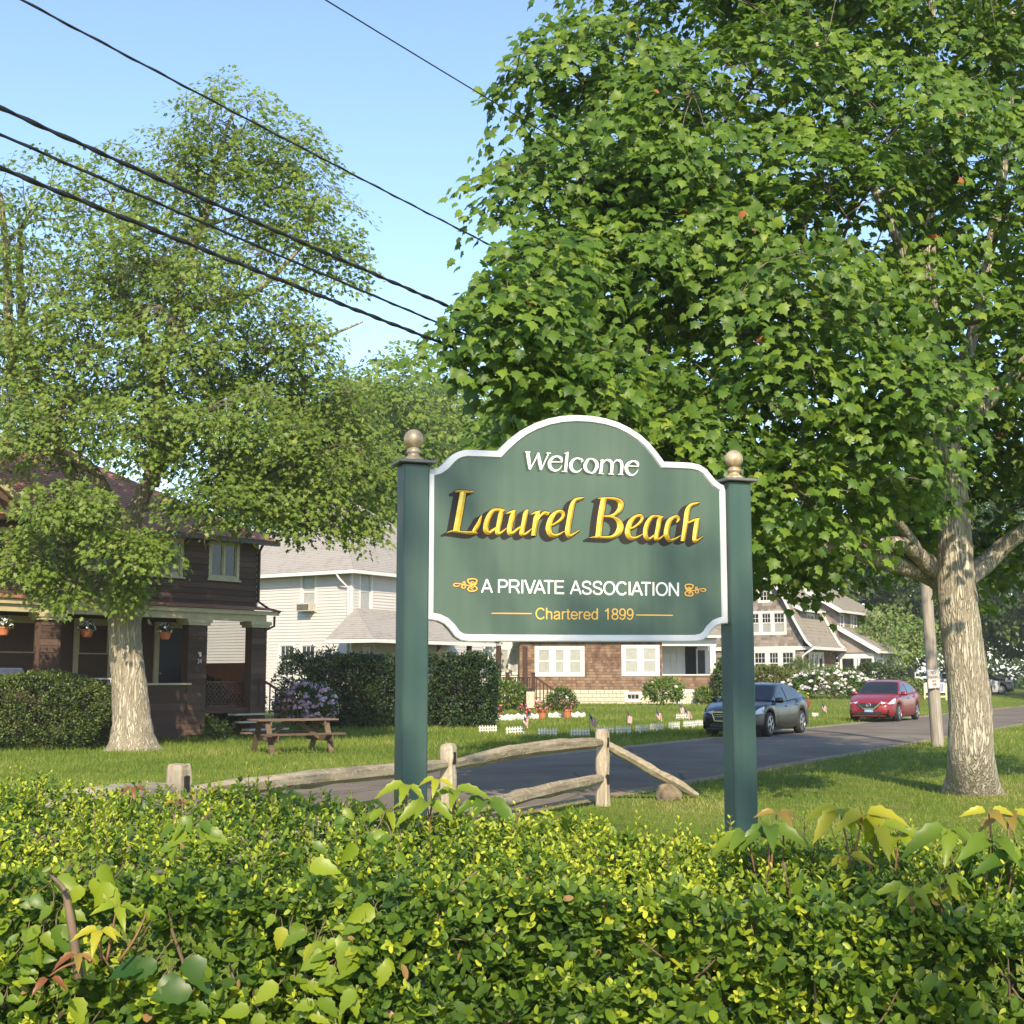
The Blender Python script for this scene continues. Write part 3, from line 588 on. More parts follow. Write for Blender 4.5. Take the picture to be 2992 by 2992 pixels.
def curve_pts(a, b, sag=0.0, wob=0.0, n=8, r=random):
    a = Vector(a); b = Vector(b); L = (b - a).length
    o1 = Vector((r.uniform(-1, 1), r.uniform(-1, 1), r.uniform(-1, 1))) * wob * L
    out = []
    for i in range(n + 1):
        t = i / n; p = a.lerp(b, t); p += o1 * math.sin(math.pi * t); p.z += sag * L * math.sin(math.pi * t); out.append(p)
    return out
def barkrough(seed, amt):
    r = random.Random(seed); tab = {}
    def f(i, j):
        if (i, j) not in tab: tab[(i, j)] = 1 + r.uniform(-amt, amt)
        return tab[(i, j)]
    return f
def tree(name, label, trunk_pts, trunk_r, limbs, blobs, leaf, leaf_size, leaf_mat, barkm, per=24, csize=0.55, flat=0.45, group=None, seed=1, twigs=True,
         trunk_n=22, flare=True, gap=0.0, shell=0.55, vbase=0.45, vspread=0.22, up=0.75, bad=0.0, cutoff=None):
    """limbs: list of (points, radii).  blobs: (centre, radii, clusters): volumes that hold sprays of leaves"""
    r = np.random.default_rng(seed); rr = random.Random(seed)
    base = Vector(trunk_pts[0]); root = empty(name, base, 0, label, 'tree', group)
    L0 = lambda p: Vector(p) - base
    tp = [L0(p) for p in crom([tuple(p) for p in trunk_pts], 6)]
    rad = list(np.interp(np.linspace(0, len(trunk_r) - 1, len(tp)), range(len(trunk_r)), trunk_r))
    mb = MB(); rf = barkrough(seed, 0.035)
    def rough(i, j):
        k = rf(i, j)
        if flare:
            h = tp[i].z; k *= 1 + 0.46 * math.exp(-max(h, 0) / 0.20) * (0.65 + 0.35 * math.cos(j * 2 * math.pi / trunk_n * 5 + seed))
        return k
    tp[0] = tp[0] + Vector((0, 0, -0.25)) if False else tp[0]
    tp = [tp[0] - Vector((0, 0, 0.3))] + tp; rad = [rad[0] * 1.25] + rad
    mb.tube(tp, rad, trunk_n, rough=rough); mb.build('trunk', barkm, root, smooth=True)
    skel = [(Vector(p), q) for p, q in zip(tp, rad)]
    for k, (pts, rads) in enumerate(limbs):
        q = [L0(p) for p in crom([tuple(p) for p in pts], 6)]; rd = list(np.interp(np.linspace(0, len(rads) - 1, len(q)), range(len(rads)), rads))
        mb = MB(); mb.tube(q, rd, 12, rough=barkrough(seed + k + 1, 0.05)); mb.build('branch', barkm, root, smooth=True)
        skel += list(zip(q, rd))
    SKP = np.array([tuple(p) for p, _ in skel])
    P, D, N, S, Vv = [], [], [], [], []; tw = MB()
    hi = SKP[:, 2] > 0.3 * SKP[:, 2].max()
    for (c, rd, n) in blobs:
        c = L0(c); rd = Vector(rd)
        bt0 = 0.0
        # a bough from the nearest limb into the middle of this volume
        j = int(np.argmin(((SKP - np.array(c) + np.array([0, 0, rd.z * .5])) ** 2).sum(1) + 4 * (~hi)))
        bough = curve_pts(SKP[j], c, 0.06, 0.08, 8, rr); b0 = min(skel[j][1] * 0.6, 0.035 + 0.012 * (Vector(SKP[j]) - c).length)
        tw.tube(bough, list(np.linspace(b0, 0.018, 9)), 6, cap=False)
        nodes = np.array([tuple(p) for p in bough[3:]])
        subs = []
        for k in range(max(4, n // 9)):
            d = r.normal(size=3); d /= np.linalg.norm(d); e = np.array(c) + d * np.array(rd) * (0.55 + 0.35 * r.random())
            i = r.integers(len(nodes)); q = curve_pts(nodes[i], e, 0.08, 0.10, 5, rr)
            if twigs: tw.tube(q, list(np.linspace(0.017, 0.007, 6)), 4, cap=False)
            subs += [tuple(p) for p in q[2:]]
        nodes = np.vstack([nodes, np.array(subs)])
        d = r.normal(size=(n, 3)); d /= np.linalg.norm(d, axis=1, keepdims=True)
        rho = shell + (1 - shell) * r.random(n) ** 0.6
        inner = r.random(n) < 0.22; rho[inner] *= r.random(inner.sum())
        cc = np.array(c) + d * rho[:, None] * np.array(rd)
        if gap > 0:
            s = 2.2 / (0.5 * (rd.x + rd.z)); nz = np.sin(cc[:, 0] * s * 1.7 + seed) * np.sin(cc[:, 1] * s * 1.3 + 2) + np.sin(cc[:, 2] * s * 2.1 + cc[:, 0] * s)
            keep = nz > -1.6 + 1.5 * gap; cc = cc[keep]; d = d[keep]
        if cutoff is not None:
            keep = cutoff(cc + np.array(base)); cc = cc[keep]; d = d[keep]
        for i, p in enumerate(cc):
            dist = ((nodes - p) ** 2).sum(1); q = nodes[int(np.argmin(dist))]
            if twigs:
                m = (q + p) / 2 + np.array([0, 0, 0.06]); tw.tube([q, m, p], [0.008, 0.006, 0.0035], 3, cap=False)
            k = max(3, int(per * (0.6 + 0.8 * r.random()))); out = nrm((p - q)[None])[0]
            # a spray: leaves on a tilted, domed disc, hanging outwards over one another
            nc = nrm((np.array([0, -0.35, up]) + 0.55 * d[i] * np.array([1, 1, .4]) + r.normal(size=3) * 0.22)[None])[0]
            ea = nrm(np.cross(nc, np.array([0.31, 0.87, 0.2]))[None])[0]; eb = np.cross(nc, ea); cs_ = csize * (0.65 + 0.7 * r.random())
            a = r.random(k) * 2 * np.pi; rad_ = cs_ * np.sqrt(r.random(k))
            rdir = ea * np.cos(a)[:, None] + eb * np.sin(a)[:, None]
            off = rdir * rad_[:, None] + nc * ((r.random(k) - .5) * cs_ * flat - 0.45 * rad_ ** 2 / cs_)[:, None]
            pp = p + off
            dd = nrm(rdir * 0.8 + out * 0.35 + r.normal(size=(k, 3)) * 0.3 + np.array([0, -0.1, -0.5]))
            nn = nrm(nc + rdir * (0.35 * rad_ / cs_)[:, None] + np.array([0, -0.25, 0]) + r.normal(size=(k, 3)) * 0.30)
            P.append(pp); D.append(dd); N.append(nn); S.append(leaf_size * (0.5 + 0.75 * r.random(k)))
            v = vbase + r.normal() * 0.13 + r.normal(size=k) * vspread * .8
            v = np.clip(v, 0.02, 0.97)
            if bad > 0: v[r.random(k) < bad] = 1.0
            Vv.append(v)
    tw.build('twigs', M['twig'], root, fix=False)['kind'] = 'stuff'
    f = leaves('crown', np.vstack(P), np.vstack(D), np.vstack(N), np.concatenate(S), np.concatenate(Vv), leaf, leaf_mat, root); f['kind'] = 'stuff'
    return root

# the big maple beside the sign; its trunk stands 18.6 m away
TY = 18.6
def tpt(px, py, Y=TY): return tuple(at(px, py, Y))
tb = gnd(2843, 2318)
TY = tb.y
blobs = []
def bl(px, py, Y, rx, rz, n, ry=None): blobs.append((at(px, py, Y), (rx, ry or rx, rz), int(n * (.56 if Y < 19 else .72))))
bl(1720, 250, 16.8, 1.35, 1.0, 62); bl(1640, 560, 16.4, 1.25, 0.9, 62); bl(1770, 800, 16.0, 1.2, 0.85, 60); bl(1490, 940, 13.2, 0.62, 0.42, 34); bl(1620, 1060, 13.5, 0.7, 0.42, 36); bl(1600, 780, 13.7, 0.7, 0.45, 34)
bl(1850, 60, 17.2, 1.5, 1.1, 60); bl(1960, 420, 16.0, 1.4, 1.0, 70); bl(2050, 760, 15.4, 1.3, 0.8, 66); bl(1750, 1120, 16.0, 1.3, 0.75, 62); bl(1620, 1190, 17.0, 1.0, 0.6, 40)
bl(2300, 130, 16.6, 1.6, 1.1, 66); bl(2380, 560, 15.6, 1.35, 0.95, 66); bl(2330, 900, 14.6, 1.15, 0.75, 66); bl(2050, 1230, 15.0, 1.25, 0.65, 66); bl(1850, 1330, 16.2, 1.2, 0.6, 45)
bl(2650, 320, 15.8, 1.3, 1.0, 54); bl(2960, 560, 16.2, 1.3, 0.9, 50); bl(2880, 80, 17.0, 1.5, 1.1, 50); bl(2540, 1180, 14.8, 1.0, 0.62, 56); bl(2300, 1420, 15.4, 1.2, 0.6, 58); bl(2700, 830, 15.9, 0.9, 0.6, 30)
bl(3130, 900, 15.8, 1.0, 0.8, 50); bl(2960, 1150, 20.5, 1.3, 0.8, 60); bl(2600, 1400, 16.2, 0.8, 0.4, 20); bl(2340, 1610, 20.4, 1.3, 0.45, 34); bl(2240, 1560, 19.6, 1.1, 0.5, 30)
bl(2060, 500, 20.0, 2.0, 1.5, 70); bl(2060, 1000, 20.5, 2.0, 1.2, 70); bl(2500, 800, 20.5, 2.0, 1.4, 70); bl(2450, 1350, 20.6, 2.0, 0.9, 70); bl(2800, 1350, 21.5, 1.8, 1.1, 60); bl(2900, 900, 21, 2.0, 1.4, 60); bl(1760, 700, 19.5, 1.6, 1.4, 50); bl(1700, 1250, 19.5, 1.5, 0.8, 46)
bl(2600, -40, 17.5, 1.6, 1.1, 90); bl(2450, -60, 20, 2.0, 1.2, 80); bl(2900, -150, 19.5, 2.0, 1.3, 80); bl(2150, -80, 19, 1.8, 1.1, 70); bl(3050, 250, 19.5, 1.8, 1.3, 70); bl(2700, 500, 20.5, 1.8, 1.3, 60); bl(2350, -350, 18, 2.2, 1.5, 70); bl(2800, -500, 19, 2.2, 1.6, 60); bl(3300, -100, 18, 2.2, 1.8, 60); bl(3400, 500, 18, 2.2, 1.6, 60); bl(3400, 1000, 18, 2.0, 1.4, 60); bl(3420, 1290, 17.8, 1.5, 0.8, 50); bl(2000, -250, 18, 1.7, 1.2, 50)
bl(3150, 1250, 20.5, 2.0, 1.0, 50); bl(2650, 1560, 22.0, 1.6, 0.5, 36); bl(2950, 1600, 22.0, 1.6, 0.6, 40)
limbs = [
 ([tpt(2790, 1715), tpt(2720, 1680, TY - .1), tpt(2600, 1640, TY - .5), tpt(2500, 1612, TY - .9), tpt(2390, 1600, TY - 1.2)], [.17, .155, .14, .12, .07]),
 ([tpt(2785, 1690), tpt(2710, 1645, TY - .4), tpt(2645, 1592, TY - .8), tpt(2560, 1585, TY - 1.2), tpt(2500, 1545, TY - 1.6), tpt(2440, 1505, TY - 2), tpt(2300, 1430, TY - 2.6)], [.15, .13, .10, .09, .075, .06, .04]),
 ([tpt(2700, 1640, TY - .45), tpt(2650, 1560, TY - .7), tpt(2600, 1500, TY - 1.2), tpt(2520, 1400, TY - 1.8), tpt(2330, 1250, TY - 2.6)], [.085, .075, .065, .05, .03]),
 ([tpt(2820, 1690), tpt(2880, 1645, TY - .2), tpt(2940, 1590, TY - .3), tpt(3010, 1540, TY - .5), tpt(3180, 1430, TY - .8)], [.16, .14, .12, .10, .06]),
 ([tpt(2745, 1200), tpt(2660, 1100, TY - .8), tpt(2560, 1030, TY - 1.8), tpt(2330, 880, TY - 3.2)], [.10, .08, .06, .03]),
 ([tpt(2765, 1290), tpt(2560, 1010, TY + .2), tpt(2300, 760, TY - .8), tpt(2050, 560, TY - 1.6), tpt(1750, 350, TY - 2)], [.12, .09, .075, .055, .025]),
 ([tpt(2770, 1330), tpt(2480, 1160, TY + .6), tpt(2200, 960, TY + .2), tpt(1950, 760, TY - .6), tpt(1650, 480, TY - 1.4)], [.12, .09, .07, .05, .025]),
 ([tpt(2770, 1370), tpt(2500, 1260, TY - .6), tpt(2250, 1180, TY - 1.4), tpt(1950, 1130, TY - 2.2), tpt(1700, 1080, TY - 2.4)], [.11, .08, .065, .045, .025]),
 ([tpt(2780, 1180), tpt(2860, 900, TY - .6), tpt(2940, 420, TY - 1.0), tpt(2960, 30, TY - 1.2)], [.11, .085, .065, .035]),
 ([tpt(2715, 900), tpt(2560, 560, TY - .6), tpt(2420, 250, TY - 1), tpt(2300, -250, TY - .8)], [.09, .07, .05, .025]),
 ([tpt(2790, 1280), tpt(3050, 1000, TY), tpt(3350, 700, TY), tpt(3450, 450, TY)], [.11, .08, .06, .03]),
]
maple = tree('maple_tree', 'tall broad maple with pale forked trunk standing beside the sign', [tuple(tb), tpt(2838, 2200), tpt(2834, 2050), tpt(2815, 1900), tpt(2801, 1790), tpt(2792, 1690), tpt(2788, 1520), tpt(2772, 1340), tpt(2725, 1010), tpt(2712, 700), tpt(2716, 300), tpt(2730, -250)],
     [.345, .30, .285, .275, .275, .26, .215, .19, .12, .10, .075, .035], limbs, blobs, MAPLE, 0.142, M['leaf_maple'], M['bark_pale'], per=50, csize=0.60, flat=0.26, gap=.15, seed=3, vbase=0.42, bad=0.0014)

# the open, spreading tree on the lawn before the brown house
tb2 = gnd(384, 2192); TY2 = tb2.y
def t2(px, py, Y=None): return tuple(at(px, py, TY2 + (Y or 0)))
blobs = []
def b2(px, py, dY, rx, rz, n, ry=None): blobs.append((at(px, py, TY2 + dY), (rx, ry or rx, rz * (1.55 if py < 1450 else 1.15)), int(n * (1.75 if py > 700 else 1.15))))
b2(690, 400, .5, 1.9, .95, 84); b2(540, 470, .2, 1.3, .7, 50); b2(830, 480, .6, 1.4, .75, 60); b2(900, 640, .2, 1.4, .75, 66); b2(700, 640, .8, 1.8, .8, 70); b2(980, 760, 0, 0.85, 0.5, 20); b2(560, 560, -.5, 1.6, .9, 46); b2(330, 560, 0, 1.5, .75, 46); b2(100, 620, .3, 1.6, 1.1, 60); b2(90, 900, 0, 1.7, 1.1, 64); b2(-150, 800, 0, 2, 1.8, 60)
b2(430, 760, -1.0, 1.9, .8, 62); b2(690, 860, -.8, 1.9, .85, 66); b2(860, 990, -.4, 1.2, .6, 40); b2(540, 1000, -1.5, 1.7, .65, 56); b2(250, 1020, -1.2, 1.7, .8, 56); b2(760, 1100, .8, 1.6, .7, 50)
b2(120, 1230, -1.5, 1.8, .75, 66); b2(400, 1250, -2.0, 1.5, .6, 56); b2(680, 1240, -1.8, 1.6, .7, 62); b2(940, 1180, 0, 1.4, .75, 56); b2(900, 1340, -1.2, 1.5, .6, 60); b2(1080, 1380, .2, .9, .5, 36)
b2(640, 1440, -1.8, 1.4, .45, 52); b2(880, 1500, -.6, 1.5, .4, 44); b2(1040, 1520, .3, 0.8, .35, 20); b2(200, 1470, -2.2, 1.2, .45, 46); b2(380, 1600, -2.0, 1.1, .35, 40); b2(90, 1620, -1.5, 1.0, .5, 34); b2(360, 1700, -1.0, .5, .4, 14); b2(170, 1720, -1.4, .6, .3, 12)
b2(700, 1330, .6, 1.7, .6, 50); b2(1000, 1280, 1.2, 1.2, .6, 40); b2(520, 1130, .8, 1.8, .6, 46); b2(820, 1420, .8, 1.5, .5, 44); b2(40, 1080, -.8, 1.4, .8, 46); b2(300, 820, -.6, 1.6, .7, 50)
b2(-200, 1200, 0, 2.2, 1.6, 60); b2(-300, 1500, 0, 1.6, .8, 40); b2(500, 800, 2.5, 2.2, 1.3, 60); b2(250, 1150, 2.6, 2.2, 1.0, 50)
limbs = [
 ([t2(372, 1560), t2(420, 1440), t2(480, 1350, -.2), t2(560, 1280, -.6), t2(700, 1210, -1)], [.26, .19, .15, .11, .06]),
 ([t2(440, 1420), t2(466, 1250), t2(462, 1130), t2(447, 1060), t2(410, 960, -.3), t2(360, 860, -.5), t2(320, 620, 0)], [.21, .20, .18, .15, .12, .09, .04]),
 ([t2(455, 1080), t2(540, 930, .2), t2(640, 880, 0), t2(760, 840, -.3), t2(900, 700, -.2)], [.14, .12, .10, .08, .03]),
 ([t2(460, 1110), t2(540, 800, .5), t2(610, 600, .4), t2(640, 450, .3), t2(680, 330, .3)], [.13, .11, .09, .07, .03]),
 ([t2(350, 1560), t2(290, 1400, -.3), t2(200, 1320, -.5), t2(100, 1285, -.7), t2(-60, 1270, -.8)], [.18, .14, .12, .10, .07]),
 ([t2(340, 1590), t2(210, 1350, .8), t2(100, 1100, 1), t2(60, 850, 1), t2(60, 650, .8)], [.17, .14, .12, .10, .05]),
 ([t2(240, 1440, .5), t2(80, 1180, .5), t2(30, 1000, .3), t2(20, 760, .2), t2(0, 560, 0)], [.14, .13, .12, .10, .05]),
 ([t2(420, 1480), t2(600, 1480, -.6), t2(760, 1420, -1), t2(930, 1440, -.8)], [.11, .08, .06, .03]),
 ([t2(600, 1400, -.5), t2(640, 1470, -1), t2(610, 1540, -1.3)], [.05, .06, .03]),
 ([t2(480, 1300, .3), t2(700, 1120, .8), t2(900, 1010, .4), t2(1060, 940, .2)], [.09, .07, .05, .02]),
]
tree('spreading_tree', 'open spreading tree with massive furrowed trunk on the lawn before the brown house', [tuple(tb2), t2(385, 2110), t2(377, 1995), t2(365, 1870), t2(362, 1750), t2(362, 1640), t2(375, 1540)],
     [.50, .43, .385, .365, .375, .36, .28], limbs, blobs, STAR, 0.128, M['leaf_open'], M['bark_grey'], per=30, csize=0.48, flat=0.35, seed=5, gap=0.15, vbase=0.5, trunk_n=26)
# bare broken snag hanging in its crown
mb = MB(); o = at(640, 1560, TY2 - 1.2)
for a, b_ in (((0, 0, .6), (-.25, 0, .25)), ((-.25, 0, .25), (-.7, -.1, 0)), ((-.25, 0, .25), (-.3, .1, -.35)), ((-.5, -.05, .1), (-.75, 0, .22)), ((-.3, .05, -.1), (.1, 0, -.25)), ((0, 0, .6), (.5, .1, .8)), ((0, 0, .6), (-.2, 0, 1.0))):
    mb.tube(curve_pts(o + Vector(a), o + Vector(b_), .05, .12, 5), [.03, .026, .022, .018, .014, .01], 5)
tag(mb.build('dead_branch', M['bark_pale'], smooth=True), 'bare pale dead branch hanging in the spreading tree before the brown house', 'branch')

# trees further off
def far_tree(name, label, px, Y, h, w, n, mat, leafsize=0.26, seed=1, low=0.25, per=30, gap=.1, barkm='bark_grey', cs=0.9, tmpl=DIAM, vbase=.45):
    x = (px - 1496) / FP * Y; z0 = tz(x, Y); r = np.random.default_rng(seed); bls = []
    for k in range(n):
        t = (k + .5) / n; zz = h * (low + (0.92 - low) * t); ww = w * (0.55 + 0.6 * math.sin(math.pi * min(1, 0.18 + 0.8 * t))) * .62
        a = k * 2.399 + seed; q = ww * .62
        bls.append((Vector((x + math.cos(a) * q, Y + math.sin(a) * q * .8, z0 + zz)), (ww * .62, ww * .62, h * .13), 34))
    b0 = Vector((x, Y, z0))
    lm = [([tuple(b0 + Vector((0, 0, h * .3))), tuple(b0 + Vector((math.cos(a) * w * .2, math.sin(a) * w * .2, h * .5))), tuple(b0 + Vector((math.cos(a) * w * .35, math.sin(a) * w * .35, h * .72)))], [.02 * h * .7, .012 * h, .006 * h]) for a in (0.4, 2.4, 4.4)]
    return tree(name, label, [tuple(b0), tuple(b0 + Vector((.1, 0, h * .25))), tuple(b0 + Vector((0, .1, h * .5))), tuple(b0 + Vector((.1, 0, h * .85)))], [.022 * h, .019 * h, .013 * h, .004 * h], lm, bls, tmpl, leafsize, M[mat], M[barkm],
                per=per, csize=cs, flat=.5, seed=seed, trunk_n=10, flare=False, gap=gap, vbase=vbase, twigs=False)
GT = 'trees behind the houses'
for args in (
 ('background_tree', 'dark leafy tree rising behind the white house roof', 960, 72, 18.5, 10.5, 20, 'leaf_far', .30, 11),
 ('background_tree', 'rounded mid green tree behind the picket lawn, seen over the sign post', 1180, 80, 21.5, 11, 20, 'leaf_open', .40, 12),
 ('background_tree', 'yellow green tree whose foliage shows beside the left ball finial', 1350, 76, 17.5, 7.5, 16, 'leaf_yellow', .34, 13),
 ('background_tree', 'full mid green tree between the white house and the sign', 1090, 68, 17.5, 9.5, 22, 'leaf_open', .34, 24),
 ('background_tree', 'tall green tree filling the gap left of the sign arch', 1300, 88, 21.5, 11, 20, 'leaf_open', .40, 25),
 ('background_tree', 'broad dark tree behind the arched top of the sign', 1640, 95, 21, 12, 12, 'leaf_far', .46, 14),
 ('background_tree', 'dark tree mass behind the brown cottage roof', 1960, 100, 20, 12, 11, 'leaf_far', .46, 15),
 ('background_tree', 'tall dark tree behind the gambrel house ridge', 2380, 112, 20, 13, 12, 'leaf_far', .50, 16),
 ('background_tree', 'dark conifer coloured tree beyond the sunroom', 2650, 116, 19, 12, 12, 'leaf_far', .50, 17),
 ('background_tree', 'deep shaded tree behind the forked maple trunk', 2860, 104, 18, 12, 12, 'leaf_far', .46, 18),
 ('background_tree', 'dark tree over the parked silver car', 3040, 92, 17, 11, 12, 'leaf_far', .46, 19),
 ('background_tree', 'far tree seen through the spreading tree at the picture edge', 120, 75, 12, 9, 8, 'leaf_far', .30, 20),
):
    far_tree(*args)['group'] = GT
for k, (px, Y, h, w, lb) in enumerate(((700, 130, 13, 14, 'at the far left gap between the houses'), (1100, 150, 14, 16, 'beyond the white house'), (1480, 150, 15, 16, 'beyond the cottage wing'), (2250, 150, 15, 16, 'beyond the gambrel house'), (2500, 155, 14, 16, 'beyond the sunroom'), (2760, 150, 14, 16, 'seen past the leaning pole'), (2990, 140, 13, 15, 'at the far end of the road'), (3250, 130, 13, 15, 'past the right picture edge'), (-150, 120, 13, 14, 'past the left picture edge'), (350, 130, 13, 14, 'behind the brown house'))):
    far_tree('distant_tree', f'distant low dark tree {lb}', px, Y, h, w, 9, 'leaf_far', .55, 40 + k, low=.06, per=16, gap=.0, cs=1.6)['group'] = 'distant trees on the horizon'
far_tree('ornamental_tree', 'low pale green ornamental tree with bare grey limbs beside the sunroom', 2590, 88, 5.6, 6.2, 9, 'leaf_light', .24, 23, low=.45, per=20, gap=.25, barkm='bark_pale', cs=.6)

# ------------------------------------------------------------------ the clipped hedge in front
M['leaf_privet'] = leafmat('privet_leaves', [(0.0, (0.028, 0.068, 0.014)), (0.4, (0.078, 0.145, 0.020)), (0.7, (0.190, 0.270, 0.024)), (0.86, (0.36, 0.42, 0.030)), (0.985, (0.48, 0.50, 0.06)), (1.0, (0.32, 0.19, 0.09))], transl=0.32, rough=0.42, spec=0.3)
M['hedge_wood'] = plain('hedge_wood', (0.135, 0.095, 0.062), 0.85, noise=0.3, nscale=14)
def hf(x): return 3.08 - 0.24 * x + 0.03 * np.sin(x * 5.1) + 0.02 * np.sin(x * 11.3 + 1)           # front plane
def hd(x): return np.interp(x, [-3.2, -1.2, 0.0, 0.7, 3.2], [1.55, 1.45, 1.15, 0.85, 0.75])          # depth
def ht(x, q): return 1.135 + 0.012 * np.sin(x * 7 + 1) + 0.012 * np.sin(x * 17 + q * 5) + np.interp(x, [-3, -1, .3, 3], [.10, .085, .03, .02]) * q
hedge = empty('clipped_hedge', (0, 3.5, 0), 0, 'clipped green privet hedge along the bottom of the view in front of the sign', 'hedge')
HO = np.array([0, 3.5, 0])
r = np.random.default_rng(21)
def hedge_points(n, zone):
    x = r.uniform(-2.9, 2.9, n)
    if zone == 'top':
        q = r.random(n) ** 0.9; y = hf(x) + 0.02 + q * hd(x); z = ht(x, q); edge = np.clip(1 - q * hd(x) / 0.14, 0, 1); z -= 0.07 * edge ** 2
        nv = np.stack([0 * x, -0.9 * edge, 1 - .3 * edge], -1)
    elif zone == 'front':
        z = 1.13 - 0.78 * r.random(n) ** 1.1; y = hf(x) + 0.015 * np.sin(z * 19 + x * 7) + 0.02 * np.sin(x * 13 + z * 9); nv = np.stack([0 * x, -1 + 0 * x, 0.25 + 0 * x], -1)
    elif zone == 'back':
        z = r.uniform(0.2, 1.1, n); y = hf(x) + hd(x); nv = np.stack([0 * x, 1 + 0 * x, 0.2 + 0 * x], -1)
    else:
        q = r.random(n); y = hf(x) + 0.05 + q * (hd(x) - .1); z = r.uniform(0.25, 1.08, n); nv = r.normal(size=(n, 3))
    p = np.stack([x, y, z], -1)
    dep = {'top': 0.10, 'front': 0.14, 'back': 0.1, 'in': 0.0}[zone] * r.random(n) ** 1.6
    return p - nrm(nv) * dep[:, None], nrm(nv), dep
P, D, N, S, V = [], [], [], [], []
stem = MB()
for zone, n in (('top', 8600), ('front', 9000), ('back', 900), ('in', 2600)):
    p, nv, dep = hedge_points(n, zone)
    # patches of thin growth where the wood shows through the front
    if zone == 'front':
        hole = (np.sin(p[:, 0] * 6.3 + 1.2) + np.sin(p[:, 0] * 2.9 + p[:, 2] * 11) + np.sin(p[:, 2] * 17 + p[:, 0] * 3)) > (1.3 + 0.0 * p[:, 0])
        keep = ~(hole & (p[:, 2] < 1.02) & (r.random(n) < 0.8)); p, nv, dep = p[keep], nv[keep], dep[keep]
    n = len(p); ax = nrm(nv * (0.9 if zone != 'in' else .3) + np.array([0, 0, 0.75]) + r.normal(size=(n, 3)) * 0.55)
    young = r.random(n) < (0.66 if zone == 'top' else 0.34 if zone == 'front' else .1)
    big = np.clip(r.normal(1.0, .22, n), .6, 1.6) * np.where(zone == 'top', 0.80, 1.0)
    sp0 = np.arctan2(ax[:, 1], ax[:, 0]) + r.random(n) * 6
    pairs = 4
    for k in range(pairs):
        t = k / (pairs - 1); a = sp0 + k * np.pi / 2
        e = nrm(np.cross(ax, np.array([0.3, 0.5, 0.8]))); f = np.cross(ax, e)
        rd = e * np.cos(a)[:, None] + f * np.sin(a)[:, None]
        base = p + ax * ((t - .6) * 0.055 * big)[:, None]
        for sg in (-1, 1):
            lift = 0.35 + 1.0 * t
            d = nrm(rd * sg + ax * lift + r.normal(size=(n, 3)) * 0.25); nn = nrm(ax * 1.1 - rd * sg * 0.5 + np.array([0, -0.25, .25]) + r.normal(size=(n, 3)) * .3)
            ok = r.random(n) < (.95 if k > 0 else .8)
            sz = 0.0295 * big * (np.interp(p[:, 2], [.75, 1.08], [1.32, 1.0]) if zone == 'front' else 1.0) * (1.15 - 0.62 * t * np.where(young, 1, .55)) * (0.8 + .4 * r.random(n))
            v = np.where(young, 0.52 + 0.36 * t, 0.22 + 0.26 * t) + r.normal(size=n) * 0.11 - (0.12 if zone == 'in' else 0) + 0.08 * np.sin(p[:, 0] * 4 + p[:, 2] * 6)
            v = np.clip(v, .02, .95); v[r.random(n) < 0.006] = 1.0
            P.append(base[ok]); D.append(d[ok]); N.append(nn[ok]); S.append(sz[ok]); V.append(v[ok])
# young shoots that have outgrown the shears
for i in range(130):
    x = r.uniform(-2.4, 2.2); q = r.random(); b0 = np.array([x, hf(x) + .05 + q * (hd(x) - .1), ht(x, q) - .04]); hgt = r.uniform(.05, .13); tip = b0 + np.array([r.normal() * .02, r.normal() * .02, hgt])
    stem.tube([Vector(b0 - HO), Vector(tip - HO)], [.0018, .001], 4, cap=False)
    for k in range(6):
        t = (k + 1) / 6; a = k * 1.57 + r.random(); 
        for sg in (-1, 1):
            d_ = np.array([math.cos(a) * sg, math.sin(a) * sg, .6 + .8 * t]); P.append((b0 + (tip - b0) * t)[None]); D.append(nrm(d_[None])); N.append(nrm(np.array([[-d_[0] * .5, -d_[1] * .5 - .3, 1.0]]))); S.append(np.array([.026 * (1.15 - .6 * t)])); V.append(np.array([min(.95, .55 + .33 * t + r.normal() * .05)]))
P = np.vstack(P); D = np.vstack(D); N = np.vstack(N); S = np.concatenate(S); V = np.concatenate(V)
# the 300 leaves that show largest stand as leaves of their own
u_ = P[:, 0] / P[:, 1]; vis = (np.abs(u_) < 0.37) & (P[:, 2] > CAMH - P[:, 1] * 0.25) & (P[:, 1] < hf(P[:, 0]) + 0.03) & (N[:, 1] < -0.1) & (V > .2)
score = np.where(vis, S / P[:, 1], 0); pick = np.argsort(-score)[:300]
fo = np.ones(len(P), bool); fo[pick] = False
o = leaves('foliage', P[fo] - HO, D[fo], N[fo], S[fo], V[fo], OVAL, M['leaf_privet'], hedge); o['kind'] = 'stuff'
def leaf_meshes(tmpl, mat, vals, name='leaf'):
    out = []
    for v in vals:
        me = bpy.data.meshes.new(name); me.from_pydata([tuple(q) for q in tmpl[0]], [], [tuple(f) for f in tmpl[1]])
        a = me.attributes.new('v', 'FLOAT', 'POINT'); a.data.foreach_set('value', np.full(len(tmpl[0]), v, np.float32)); me.materials.append(mat)
        me.polygons.foreach_set('use_smooth', [True] * len(me.polygons)); out.append(me)
    return out
def place_leaf(me, p, d, n, s, parent, org, name='leaf'):
    d = Vector(d).normalized(); n = Vector(n); n = (n - d * n.dot(d)).normalized(); b = n.cross(d)
    o = bpy.data.objects.new(name, me); C.objects.link(o); o.parent = parent
    Mx = Matrix(((d.x, b.x, n.x, 0), (d.y, b.y, n.y, 0), (d.z, b.z, n.z, 0), (0, 0, 0, 1)))
    o.matrix_local = Matrix.Translation(Vector(p) - Vector(org)) @ Mx @ Matrix.Scale(s, 4); return o
